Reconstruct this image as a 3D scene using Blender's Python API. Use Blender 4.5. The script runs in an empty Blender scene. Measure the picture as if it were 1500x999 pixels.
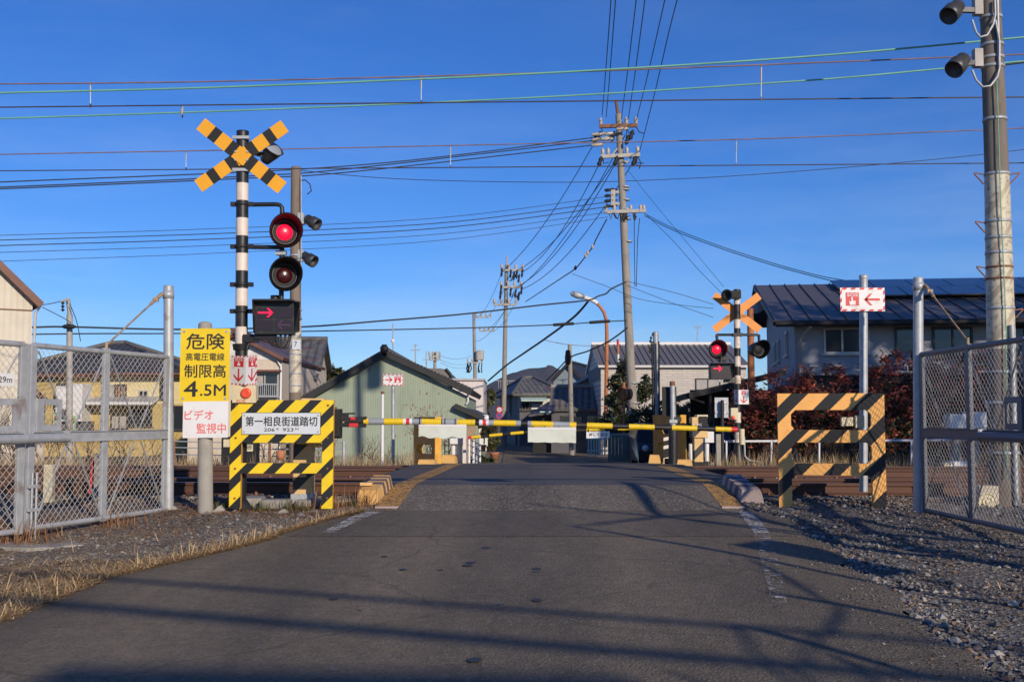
import bpy, bmesh, math, random
from mathutils import Vector as V, Matrix
R = math.radians
rnd = random.Random(7)
scn = bpy.context.scene
COL = scn.collection
# ------------------------------------------------------------------ camera geometry
FPX, H = 1600.0, 1.35
TH = math.atan(110.5/FPX)
FWD = V((0, math.cos(TH), math.sin(TH))); UPV = V((0, -math.sin(TH), math.cos(TH)))
def P(px, py, Y):
    d = FWD + V((1, 0, 0))*((px-750)/FPX) + UPV*((499.5-py)/FPX)
    t = Y/d.y
    return V((d.x*t, Y, H+d.z*t))
def lerp(tab, y):
    if y <= tab[0][0]: return tab[0][1]
    for (a, u), (b, w) in zip(tab, tab[1:]):
        if y <= b: return u+(w-u)*(y-a)/(b-a)
    return tab[-1][1]
ROADZ = [(-60, 0), (5, 0), (10.5, .19), (12.4, .285), (13.5, .44), (13.95, .487), (19.6, .490), (22, .42), (26, .1), (31, -.3), (400, -.3)]
OFFZ = [(-60, -.02), (5, -.02), (10.5, .16), (12.4, .26), (13.4, .29), (20, .29), (23.5, .33), (26, .1), (30.5, -.3), (400, -.3)]
zr = lambda y: lerp(ROADZ, y)
zo = lambda y: lerp(OFFZ, y)
def G(px, py, f=zr):
    lo, hi = 2.0, 60.0
    for Y in [2+.05*i for i in range(1200)]:
        if P(px, py, Y).z <= f(Y): return P(px, py, Y)
    return P(px, py, 60)
SUN_AZ, SUN_EL = R(152.3), R(20)
HAZE = .00016
SKY_AIR, SKY_DUST, SKY_OZ, SKY_STR, SUN_STR, EXPOSURE = 0.9, 0.0, 7.5, .128, 4.1, 0.0
TOSUN = V((math.sin(SUN_AZ)*math.cos(SUN_EL), math.cos(SUN_AZ)*math.cos(SUN_EL), math.sin(SUN_EL)))
# ------------------------------------------------------------------ materials
def mk(name):
    m = bpy.data.materials.new(name); m.use_nodes = True
    nt = m.node_tree; b = nt.nodes['Principled BSDF']
    return m, nt, b
def nd(nt, t, **kw):
    n = nt.nodes.new(t)
    for k, v in kw.items(): setattr(n, k, v)
    return n
def noise(nt, co, scale, detail=4, rough=.55):
    n = nd(nt, 'ShaderNodeTexNoise'); n.inputs['Scale'].default_value = scale
    n.inputs['Detail'].default_value = detail; n.inputs['Roughness'].default_value = rough
    nt.links.new(co, n.inputs['Vector']); return n.outputs['Fac']
def ramp(nt, fac, a, b, ca=(0, 0, 0, 1), cb=(1, 1, 1, 1)):
    r = nd(nt, 'ShaderNodeValToRGB'); e = r.color_ramp.elements
    e[0].position = a; e[1].position = b; e[0].color = ca; e[1].color = cb
    nt.links.new(fac, r.inputs['Fac']); return r.outputs['Color']
def mix(nt, fac, a, b, mode='MIX'):
    n = nd(nt, 'ShaderNodeMix', data_type='RGBA', blend_type=mode)
    for s, v in ((n.inputs[0], fac), (n.inputs[6], a), (n.inputs[7], b)):
        if isinstance(v, (int, float)): s.default_value = v
        elif isinstance(v, tuple): s.default_value = v if len(v) == 4 else (*v, 1)
        else: nt.links.new(v, s)
    return n.outputs[2]
def coords(nt, scale=None, kind='Object', rot=None):
    c = nd(nt, 'ShaderNodeTexCoord').outputs[kind]
    if scale or rot:
        mp = nd(nt, 'ShaderNodeMapping'); nt.links.new(c, mp.inputs['Vector'])
        if scale: mp.inputs['Scale'].default_value = scale
        if rot: mp.inputs['Rotation'].default_value = rot
        c = mp.outputs['Vector']
    return c
def bump(nt, b, h, strength, dist=.01):
    n = nd(nt, 'ShaderNodeBump'); n.inputs['Strength'].default_value = strength; n.inputs['Distance'].default_value = dist
    nt.links.new(h, n.inputs['Height']); nt.links.new(n.outputs['Normal'], b.inputs['Normal'])
def M(name, col, rough=.6, var=.12, scale=5, metal=0, bmp=0, bscale=50, dirt=None, da=.6, dlo=.5, dhi=.68, dscale=7, stretch=None):
    m, nt, b = mk(name); co = coords(nt, stretch)
    n = noise(nt, co, scale)
    lo = tuple(c*(1-var) for c in col); hi = tuple(min(1, c*(1+var)) for c in col)
    c = ramp(nt, n, .3, .7, (*lo, 1), (*hi, 1))
    if dirt:
        d = ramp(nt, noise(nt, co, dscale, 6, .65), dlo, dhi, (0, 0, 0, 1), (da, da, da, 1))
        c = mix(nt, d, c, dirt)
    nt.links.new(c, b.inputs['Base Color'])
    b.inputs['Roughness'].default_value = rough; b.inputs['Metallic'].default_value = metal
    if bmp: bump(nt, b, noise(nt, coords(nt), bscale, 5), bmp)
    return m
def Mglow(name, col, s):
    m, nt, b = mk(name)
    b.inputs['Base Color'].default_value = (*[c*.3 for c in col], 1)
    b.inputs['Emission Color'].default_value = (*col, 1); b.inputs['Emission Strength'].default_value = s
    b.inputs['Roughness'].default_value = .3
    return m
def Mstripe(name, ca, cb, period, off, sx=1, sz=-1, frac=.5, dirt=(.12, .09, .06), da=.5, rough=.5, dlo=.55):
    m, nt, b = mk(name); co = coords(nt)
    s = nd(nt, 'ShaderNodeSeparateXYZ'); nt.links.new(co, s.inputs[0])
    def mt(op, a, bb):
        n = nd(nt, 'ShaderNodeMath', operation=op)
        for i, v in enumerate((a, bb)):
            if isinstance(v, (int, float)): n.inputs[i].default_value = v
            else: nt.links.new(v, n.inputs[i])
        return n.outputs[0]
    t = mt('ADD', mt('MULTIPLY', s.outputs['X'], sx/period), mt('MULTIPLY', s.outputs['Z'], sz/period))
    t = mt('ADD', t, off+50)
    t = mt('FRACT', t, 0)
    t = mt('GREATER_THAN', t, frac)
    v1 = ramp(nt, noise(nt, co, 6), .3, .7, (*[c*.9 for c in ca], 1), (*[c*1.06 for c in ca], 1))
    d = ramp(nt, noise(nt, co, 14, 7, .7), dlo, dlo+.15, (0, 0, 0, 1), (da, da, da, 1))
    c = mix(nt, t, mix(nt, d, v1, dirt), (*cb, 1))
    nt.links.new(c, b.inputs['Base Color']); b.inputs['Roughness'].default_value = rough
    return m
def Mwave(name, col, period, axis='X', rough=.6, strength=.6, dist=.02, var=.1, rowz=None, dark=None, dirt=None, da=.4):
    """surface with parallel ribs (corrugated sheet, tile columns) as bump"""
    m, nt, b = mk(name); co = coords(nt)
    w = nd(nt, 'ShaderNodeTexWave', wave_type='BANDS', bands_direction=axis); w.inputs['Scale'].default_value = 2*math.pi/(20*period)
    nt.links.new(co, w.inputs['Vector'])
    h = w.outputs['Fac']
    c = ramp(nt, noise(nt, co, 3, 5), .3, .7, (*[k*(1-var) for k in col], 1), (*[k*(1+var) for k in col], 1))
    if rowz:
        w2 = nd(nt, 'ShaderNodeTexWave', wave_type='BANDS', bands_direction='Z', wave_profile='SAW'); w2.inputs['Scale'].default_value = 2*math.pi/(20*rowz)
        nt.links.new(co, w2.inputs['Vector'])
        a = nd(nt, 'ShaderNodeMath', operation='ADD'); nt.links.new(h, a.inputs[0]); nt.links.new(w2.outputs['Fac'], a.inputs[1]); h = a.outputs[0]
        tn = nd(nt, 'ShaderNodeTexVoronoi'); tn.inputs['Scale'].default_value = 1/period; nt.links.new(co, tn.inputs['Vector'])
        c = mix(nt, .35, c, mix(nt, 1.0, c, tn.outputs['Color'], 'MULTIPLY'))
    if dark: c = mix(nt, ramp(nt, w.outputs['Fac'], .05, .25), (*dark, 1), c)
    if dirt:
        d = ramp(nt, noise(nt, coords(nt, (1, 1, .25)), 2.2, 7, .7), .5, .72, (0, 0, 0, 1), (da, da, da, 1)); c = mix(nt, d, c, dirt)
    nt.links.new(c, b.inputs['Base Color']); b.inputs['Roughness'].default_value = rough
    bump(nt, b, h, strength, dist)
    return m
def Masphalt(name, col, speck=.5, grain=70, light=(.22, .21, .2), rough=.85, stain=.35):
    m, nt, b = mk(name); co = coords(nt)
    big = ramp(nt, noise(nt, coords(nt, (.9, .22, 1)), 1.3, 7, .68), .32, .68, (*[c*(1-stain) for c in col], 1), (*[c*(1+stain*.7) for c in col], 1))
    mid = ramp(nt, noise(nt, co, 9, 5, .7), .35, .65, (.82, .82, .82, 1), (1.15, 1.13, 1.1, 1))
    c = mix(nt, 1.0, big, mid, 'MULTIPLY')
    wt = nd(nt, 'ShaderNodeTexWave', wave_type='BANDS', bands_direction='X'); wt.inputs['Scale'].default_value = .19; wt.inputs['Distortion'].default_value = 1.6; wt.inputs['Detail'].default_value = 3; wt.inputs['Detail Scale'].default_value = .6
    nt.links.new(coords(nt, (1, .12, 1)), wt.inputs['Vector'])
    c = mix(nt, 1.0, c, ramp(nt, wt.outputs['Fac'], .1, .9, (.84, .84, .85, 1), (1.08, 1.07, 1.05, 1)), 'MULTIPLY')
    oil = ramp(nt, noise(nt, coords(nt, (1, .35, 1)), 2.6, 5, .6), .60, .72, (0, 0, 0, 1), (.38, .38, .38, 1))
    c = mix(nt, oil, c, tuple(k*.55 for k in col))
    v = nd(nt, 'ShaderNodeTexVoronoi'); v.inputs['Scale'].default_value = grain; nt.links.new(co, v.inputs['Vector'])
    sp = nd(nt, 'ShaderNodeSeparateColor'); nt.links.new(v.outputs['Color'], sp.inputs[0])
    s = ramp(nt, sp.outputs[0], .80, .97, (0, 0, 0, 1), (speck, speck, speck, 1))
    c = mix(nt, s, c, light)
    s2 = ramp(nt, sp.outputs[1], .0, .35, (.55, .55, .55, 1), (0, 0, 0, 1))
    c = mix(nt, s2, c, (*[k*.45 for k in col], 1))
    cr = nd(nt, 'ShaderNodeTexVoronoi', feature='DISTANCE_TO_EDGE'); cr.inputs['Scale'].default_value = .55
    nz = nd(nt, 'ShaderNodeTexNoise'); nz.inputs['Scale'].default_value = 2.5; nz.inputs['Detail'].default_value = 6; nt.links.new(co, nz.inputs['Vector'])
    nt.links.new(mix(nt, .25, co, nz.outputs['Color']), cr.inputs['Vector'])
    ck = ramp(nt, cr.outputs['Distance'], .002, .006, (.5, .5, .5, 1), (0, 0, 0, 1))
    c = mix(nt, ck, c, (*[k*.3 for k in col], 1))
    nt.links.new(c, b.inputs['Base Color']); b.inputs['Roughness'].default_value = rough
    a = nd(nt, 'ShaderNodeMath', operation='ADD'); nt.links.new(v.outputs['Distance'], a.inputs[0]); nt.links.new(noise(nt, co, 30, 6), a.inputs[1])
    bump(nt, b, a.outputs[0], .55, .012)
    return m
def Mworn(name, col, thr=.5, scale=14, rough=.8, wid=.06, streak=None):
    """road paint that is worn through: where it is gone the sheet is transparent and the asphalt shows"""
    m, nt, b = mk(name); co = coords(nt)
    d = ramp(nt, noise(nt, co, scale, 9, .8), thr-wid, thr+wid, (1, 1, 1, 1), (0, 0, 0, 1))
    v = nd(nt, 'ShaderNodeTexVoronoi'); v.inputs['Scale'].default_value = 60; nt.links.new(co, v.inputs['Vector'])
    sp = nd(nt, 'ShaderNodeSeparateColor'); nt.links.new(v.outputs['Color'], sp.inputs[0])
    d = mix(nt, 1.0, d, ramp(nt, sp.outputs[0], .18, .3), 'MULTIPLY')
    g = ramp(nt, noise(nt, co, 40, 5), .3, .7, (.72, .72, .72, 1), (1.08, 1.08, 1.08, 1))
    nt.links.new(mix(nt, 1.0, col, g, 'MULTIPLY'), b.inputs['Base Color']); b.inputs['Roughness'].default_value = rough
    nt.links.new(d, b.inputs['Alpha']); bump(nt, b, noise(nt, co, 70, 5), .4)
    return m
def Mbrick(name, c1, c2, mortar, bw, bh, rough=.7):
    m, nt, b = mk(name); co = coords(nt)
    s = nd(nt, 'ShaderNodeSeparateXYZ'); nt.links.new(co, s.inputs[0])
    k = nd(nt, 'ShaderNodeCombineXYZ'); nt.links.new(s.outputs['X'], k.inputs['X']); nt.links.new(s.outputs['Z'], k.inputs['Y'])
    t = nd(nt, 'ShaderNodeTexBrick'); nt.links.new(k.outputs[0], t.inputs['Vector'])
    t.inputs['Scale'].default_value = 1; t.inputs['Brick Width'].default_value = bw; t.inputs['Row Height'].default_value = bh; t.inputs['Mortar Size'].default_value = .012
    t.inputs['Color1'].default_value = (*c1, 1); t.inputs['Color2'].default_value = (*c2, 1); t.inputs['Mortar'].default_value = (*mortar, 1)
    nt.links.new(t.outputs['Color'], b.inputs['Base Color']); b.inputs['Roughness'].default_value = rough
    bump(nt, b, t.outputs['Fac'], -.4, .01)
    return m
def Mground(name, a, b_, c_, s1=.7, bmp=.9):
    m, nt, b = mk(name); co = coords(nt)
    c = mix(nt, ramp(nt, noise(nt, co, s1, 7, .65), .4, .62), a, b_)
    v = nd(nt, 'ShaderNodeTexVoronoi'); v.inputs['Scale'].default_value = 28; nt.links.new(co, v.inputs['Vector'])
    sp = nd(nt, 'ShaderNodeSeparateColor'); nt.links.new(v.outputs['Color'], sp.inputs[0])
    c = mix(nt, ramp(nt, sp.outputs[0], .55, .9, (0, 0, 0, 1), (.7, .7, .7, 1)), c, c_)
    c = mix(nt, 1.0, c, ramp(nt, noise(nt, co, 16, 6, .7), .3, .7, (.6, .6, .6, 1), (1.25, 1.25, 1.25, 1)), 'MULTIPLY')
    nt.links.new(c, b.inputs['Base Color']); b.inputs['Roughness'].default_value = .95
    ad = nd(nt, 'ShaderNodeMath', operation='ADD'); nt.links.new(v.outputs['Distance'], ad.inputs[0]); nt.links.new(noise(nt, co, 25, 6), ad.inputs[1])
    bump(nt, b, ad.outputs[0], bmp, .03)
    return m
def Mleaf(name, c1, c2, rough=.55, trans=.25):
    m, nt, b = mk(name)
    g = nd(nt, 'ShaderNodeNewGeometry')
    c = ramp(nt, g.outputs['Random Per Island'], .05, .95, (*c1, 1), (*c2, 1))
    nt.links.new(c, b.inputs['Base Color']); b.inputs['Roughness'].default_value = rough
    t = nd(nt, 'ShaderNodeBsdfTranslucent'); nt.links.new(c, t.inputs['Color'])
    mx = nd(nt, 'ShaderNodeMixShader'); mx.inputs[0].default_value = trans
    out = nt.nodes['Material Output']
    nt.links.new(b.outputs[0], mx.inputs[1]); nt.links.new(t.outputs[0], mx.inputs[2]); nt.links.new(mx.outputs[0], out.inputs['Surface'])
    return m
def Mglass(name, col, rough=.08):
    m, nt, b = mk(name); b.inputs['Base Color'].default_value = (*col, 1); b.inputs['Roughness'].default_value = rough
    b.inputs['Specular IOR Level'].default_value = .6
    return m
RUST = (.16, .07, .03)
GRIME = (.07, .06, .05)
m_black = M('black_paint', (.014, .014, .016), .45, .2, dirt=(.06, .055, .05), da=.5)
m_blackm = M('matt_black', (.010, .010, .011), .7, .2)
m_polewhite = M('white_band_paint', (.74, .66, .58), .5, .06, dirt=(.35, .24, .16), da=.5, dscale=5, stretch=(1, 1, .3))
m_polewhite2 = M('worn_white_band_paint', (.70, .62, .54), .5, .06, dirt=(.3, .15, .09), da=.8, dlo=.47, dscale=9)
m_amber = M('amber_sign_paint', (.80, .37, .012), .4, .05)
m_amberback = M('faded_orange_paint', (.80, .29, .045), .5, .08, dirt=(.5, .22, .06), da=.4)
m_yellow = M('yellow_sign_paint', (.80, .57, .012), .38, .06, scale=3, dirt=(.5, .36, .06), da=.35, dlo=.56, dscale=5)
m_yellowbar = M('yellow_bar_paint', (.78, .53, .012), .4, .06, dirt=(.25, .18, .08), da=.35, dlo=.55, stretch=(4, 1, 1))
m_ink = M('sign_ink_black', (.02, .02, .022), .5, .05)
m_white = M('white_enamel', (.74, .74, .74), .4, .04, dirt=(.35, .3, .25), da=.35, dlo=.58)
m_board = M('pale_board_enamel', (.62, .66, .70), .35, .03)
m_red = M('red_paint', (.62, .03, .035), .45, .1)
m_pinkred = M('faded_red_ink', (.75, .16, .16), .5, .08)
m_redlit = Mglow('lit_red_lamp', (1.0, .004, .035), 1.7)
m_arrowlit = Mglow('lit_red_arrow', (1.0, .008, .06), 1.6)
m_reddark = Mglass('dark_red_lens', (.045, .003, .004), .25)
m_cell = Mglass('dark_display_cell', (.016, .006, .011), .35)
m_celldim = Mglass('unlit_arrow', (.065, .025, .065), .4)
m_lampgrey = M('grey_hood_metal', (.07, .07, .075), .45, .2, metal=.3)
m_galv = M('galvanised_steel', (.42, .44, .46), .48, .14, scale=9, metal=.25, dirt=(.24, .18, .13), da=.5, dlo=.58)
m_galvrust = M('galvanised_with_rust', (.40, .41, .42), .5, .14, scale=9, metal=.2, dirt=RUST, da=.85, dlo=.53, dscale=3)
m_galvshade = M('shade_darkened_gate_steel', (.115, .125, .15), .5, .12, scale=9, dirt=(.10, .08, .07), da=.5, dlo=.58)  # darker copy of the gate steel; shade on this side put into the colour
m_chain = M('mesh_wire', (.52, .49, .44), .5, .2, scale=2, metal=.2, dirt=(.28, .19, .11), da=.6)
m_rustrod = M('rusty_rod', (.36, .25, .15), .7, .3, scale=12, dirt=RUST, da=.7)
m_concpole = M('pole_concrete', (.30, .27, .23), .85, .12, scale=3, bmp=.25, bscale=70, dirt=(.14, .12, .10), da=.6, stretch=(1, 1, .25))
m_concdark = M('weathered_pole_concrete', (.20, .17, .14), .9, .22, scale=6, bmp=.35, bscale=60, dirt=(.06, .055, .05), da=.7, stretch=(1, 1, .3))
m_concpost = M('post_concrete', (.34, .32, .28), .85, .08, scale=6, bmp=.3, bscale=70, dirt=(.2, .18, .15), da=.4)
m_conc = M('slab_concrete', (.30, .28, .25), .9, .15, scale=5, bmp=.5, bscale=40, dirt=(.12, .1, .09), da=.5)
m_wrapcream = Mstripe('faded_cream_wrap', (.60, .54, .40), (.40, .34, .24), .52, .1, sx=1.4, sz=-1, frac=.82, dirt=(.07, .06, .05), da=.75, dlo=.50)
m_wrapsmall = Mstripe('faded_cream_pole_wrap', (.58, .52, .40), (.30, .27, .22), .55, .3, sx=1.3, sz=-1, frac=.84, dirt=(.16, .13, .1), da=.6, dlo=.52)
m_guard = Mstripe('guard_stripes', (.84, .60, .012), (.012, .012, .013), .305, .62, frac=.56, da=.5, dlo=.58, dirt=(.42, .27, .05))
m_guardold = Mstripe('weathered_guard_stripes', (.95, .48, .13), (.012, .011, .011), .43, .30, frac=.55, da=.35, dlo=.56, dirt=(.45, .2, .07))
m_guardedge = M('guard_edge_orange', (.72, .36, .03), .5, .1, dirt=(.3, .14, .04), da=.4)
m_guardfar = Mstripe('far_guard_stripes', (.62, .25, .03), (.56, .22, .03), .4, .0, da=.5, dlo=.5, dirt=(.35, .16, .05))
m_machstripe = Mstripe('machine_stripes', (.70, .46, .19), (.03, .03, .03), .42, .55, frac=.62, dirt=(.3, .2, .1), da=.5)
m_peach = M('faded_yellow_machine_paint', (.70, .46, .19), .55, .1, dirt=(.35, .2, .1), da=.5)
m_blockpaint = M('faded_yellow_block_paint', (.68, .40, .13), .8, .12, bmp=.4, bscale=40, dirt=(.35, .28, .2), da=.7, dlo=.5, dscale=9)
m_blockstripe = Mstripe('block_stripes', (.68, .42, .17), (.10, .085, .10), .27, .2, sx=0, sz=0, frac=.6)
m_blockgrey = M('worn_block_stripe', (.12, .10, .115), .85, .2, bmp=.3)
m_blockpale = M('pale_block_paint', (.40, .31, .28), .85, .12, bmp=.4, dirt=(.3, .25, .22), da=.7)
m_rail = M('rusty_rail', (.10, .043, .025), .75, .18, scale=3, bmp=.3, bscale=60, dirt=(.07, .035, .025), da=.6, stretch=(.2, 1, 1))
m_railtop = M('worn_rail_head', (.36, .35, .35), .3, .1, metal=.6)
m_sleeper = M('sleeper_concrete', (.22, .19, .16), .9, .2, bmp=.4, dirt=(.1, .06, .04), da=.7)
ASPH = (.172, .137, .090)
m_asphalt = Masphalt('asphalt', ASPH, .45, 60)
m_asphrough = Masphalt('coarse_asphalt', (.15, .125, .094), .9, 62, (.36, .34, .31), .9)
m_deck = Masphalt('smooth_crossing_asphalt', (.116, .098, .079), .15, 70, rough=.75, stain=.25)
m_patch = Masphalt('patched_asphalt', (.135, .110, .077), .4, 60)
m_edgewhite = Mworn('worn_white_line', (.55, .54, .52, 1), .52, 9, wid=.07)
m_edgewhite2 = Mworn('very_worn_white_line', (.52, .51, .49, 1), .455, 11, wid=.05)
m_lineyellow = Mworn('worn_yellow_line', (.60, .33, .09, 1), .60, 6, wid=.12)
m_stain = M('tar_spot', (.034, .031, .029), .6, .2)
m_ground = Mground('dirt_and_gravel', (.14, .11, .085), (.30, .205, .115), (.20, .185, .17))
m_ballastbed = Mground('ballast_bed', (.07, .055, .045), (.11, .075, .05), (.15, .12, .10), 2)
m_stone1 = M('grey_stone', (.17, .165, .16), .85, .3, scale=2)
m_stone2 = M('brown_stone', (.17, .115, .08), .85, .3, scale=2)
m_stone3 = M('pale_stone', (.34, .31, .27), .85, .2, scale=2)
m_stone4 = M('dark_stone', (.085, .08, .078), .85, .2, scale=2)
m_straw = Mleaf('straw', (.36, .22, .10), (.66, .49, .27), .8, .2)
m_strawred = Mleaf('russet_dry_grass', (.22, .09, .04), (.42, .22, .09), .8, .2)
m_twig = M('bare_twig', (.13, .085, .06), .85, .25)
m_weedgreen = Mleaf('green_weed', (.06, .08, .02), (.16, .16, .05), .7, .2)
m_wire = M('black_cable', (.012, .012, .014), .6, .1)
m_wiregreen = M('green_feeder_cable', (.16, .42, .30), .55, .15, stretch=(.3, 1, 1))
m_wirerust = M('rusty_messenger_wire', (.22, .13, .12), .6, .35, scale=3)
m_wiredk = M('dark_contact_wire', (.055, .04, .045), .5, .2)
m_insul = M('white_insulator', (.42, .37, .31), .3, .05)
m_rustarm = M('rusty_crossarm', (.22, .10, .055), .8, .3, scale=6)
m_greyarm = M('grey_crossarm', (.38, .36, .33), .6, .15)
m_orangepole = M('rust_orange_pole', (.46, .165, .055), .65, .15, scale=4, dirt=(.25, .09, .04), da=.6)
m_cream = M('cream_enamel', (.66, .58, .38), .5, .06, dirt=(.4, .3, .2), da=.4)
m_btn = M('red_button', (.72, .08, .03), .4, .05)
m_panel = M('translucent_white_panel', (.60, .64, .56), .45, .05, dirt=(.4, .42, .33), da=.4)
m_greypaint = M('grey_arm_sleeve', (.28, .31, .35), .5, .1)
m_glass = Mglass('window_glass', (.025, .03, .035))
m_glasspale = Mglass('pale_window_glass', (.30, .36, .42), .2)
m_curtain = M('window_curtain', (.38, .36, .34), .8, .12)
m_sash = M('aluminium_sash', (.45, .43, .40), .45, .05, metal=.2)
m_sashdark = M('bronze_sash', (.05, .045, .04), .5, .1)
m_timber = M('shutter_wood', (.38, .20, .10), .7, .15)
m_wcream = Mwave('cream_corrugated_wall', (.62, .56, .45), .14, 'X', .6, .5, .02, .06, dirt=(.4, .32, .22), da=.35)
m_wmustard = M('mustard_wall', (.50, .37, .13), .85, .1, bmp=.2, dirt=(.36, .24, .08), da=.5)
m_wyellow = M('pale_yellow_wall', (.66, .56, .30), .85, .05, dirt=(.45, .36, .2), da=.4)
m_wcream2 = Mwave('cream_siding', (.60, .52, .42), .22, 'X', .65, .25, .01, .05, dirt=(.42, .34, .25), da=.35)
m_wwhite = M('white_plaster', (.70, .69, .68), .7, .05, dirt=(.4, .38, .35), da=.4)
m_wgreen = Mwave('green_corrugated_wall', (.30, .355, .265), .075, 'X', .6, .22, .012, .05, dirt=(.16, .20, .14), da=.45)
m_wpaleyel = M('cream_plaster', (.66, .58, .42), .8, .06, dirt=(.4, .32, .2), da=.3)
m_wdark = M('slate_grey_wall', (.10, .10, .115), .75, .1)
m_wblue = M('blue_grey_wall', (.22, .27, .31), .75, .08)
m_wbrick = Mbrick('pale_brick_wall', (.56, .51, .46), (.50, .455, .41), (.36, .33, .30), .45, .11)
m_wgrey = M('grey_render', (.36, .37, .40), .8, .06, bmp=.15)
m_wblack = M('black_timber_wall', (.02, .02, .02), .8, .2)
m_tile = Mwave('dark_roof_tile', (.065, .065, .072), .28, 'X', .55, .9, .05, .2, rowz=.14)
m_tileg = Mwave('grey_roof_tile', (.155, .15, .145), .30, 'X', .6, 1.0, .06, .3, rowz=.15)
m_tiley = Mwave('grey_roof_tile_side', (.16, .155, .15), .30, 'Y', .6, 1.0, .06, .3, rowz=.15)
m_tileedge = M('roof_ridge_tile', (.12, .115, .11), .7, .3, scale=8)
m_fascia = M('brown_fascia', (.17, .075, .05), .6, .15)
m_fasciadk = M('dark_verge', (.022, .021, .022), .6, .2)
m_roofgrey = M('grey_metal_roof', (.165, .15, .14), .5, .1)
m_roofdark = M('dark_metal_roof', (.10, .085, .078), .45, .12)
m_solar = Mglass('solar_glass', (.012, .018, .045), .12)
m_bluecar = M('blue_car_paint', (.10, .16, .28), .25, .05)
m_blackcar = M('black_car_paint', (.012, .013, .016), .2, .05)
m_tyre = M('tyre_rubber', (.015, .015, .015), .85, .1)
m_bark = M('bark', (.09, .065, .05), .9, .25, bmp=.4, bscale=20)
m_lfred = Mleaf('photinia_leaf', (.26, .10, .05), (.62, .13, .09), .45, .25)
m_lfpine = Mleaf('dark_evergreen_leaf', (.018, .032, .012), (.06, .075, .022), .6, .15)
m_lfrusset = Mleaf('russet_leaf', (.10, .035, .02), (.17, .08, .04), .6, .2)
m_lfolive = Mleaf('olive_leaf', (.06, .065, .015), (.16, .15, .04), .6, .2)
m_lftree = Mleaf('tree_leaf', (.045, .05, .018), (.12, .11, .035), .6, .2)
m_terra = M('terracotta', (.50, .20, .10), .8, .12)
m_blue = M('sign_blue', (.04, .09, .42), .5, .05)
m_mint = M('mint_metal', (.42, .55, .50), .6, .08)
m_hill = Mground('wooded_hill', (.060, .050, .052), (.075, .060, .055), (.045, .045, .045), .02, .2)
m_flag = M('green_banner', (.25, .55, .16), .7, .15)
# ------------------------------------------------------------------ mesh builder
_tc = {}
def text2d(body, off):
    k = (body, off)
    if k not in _tc:
        c = bpy.data.curves.new('lettering', 'FONT'); c.body = body; c.size = 1; c.resolution_u = 3; c.offset = off
        o = bpy.data.objects.new('lettering', c); COL.objects.link(o)
        bpy.context.view_layer.update()
        dg = bpy.context.evaluated_depsgraph_get()
        me = bpy.data.meshes.new_from_object(o.evaluated_get(dg))
        vs = [(v.co.x, v.co.y) for v in me.vertices]; fs = [tuple(p.vertices) for p in me.polygons]
        bpy.data.objects.remove(o); bpy.data.curves.remove(c); bpy.data.meshes.remove(me)
        xs = [v[0] for v in vs]; ys = [v[1] for v in vs]
        x0, x1, y0, y1 = min(xs), max(xs), min(ys), max(ys)
        _tc[k] = ([((x-x0)/(x1-x0)-.5, (y-y0)/(y1-y0)-.5) for x, y in vs], fs, (x1-x0)/(y1-y0))
    return _tc[k]
class Fr:
    """a flat face in space: origin, right, up; normal looks out of it"""
    def __init__(s, o, r=(1, 0, 0), u=(0, 0, 1)):
        s.o = V(o); s.r = V(r).normalized(); s.u = V(u).normalized(); s.n = s.r.cross(s.u).normalized()
    def p(s, x, y, d=0): return s.o + s.r*x + s.u*y + s.n*d
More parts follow.
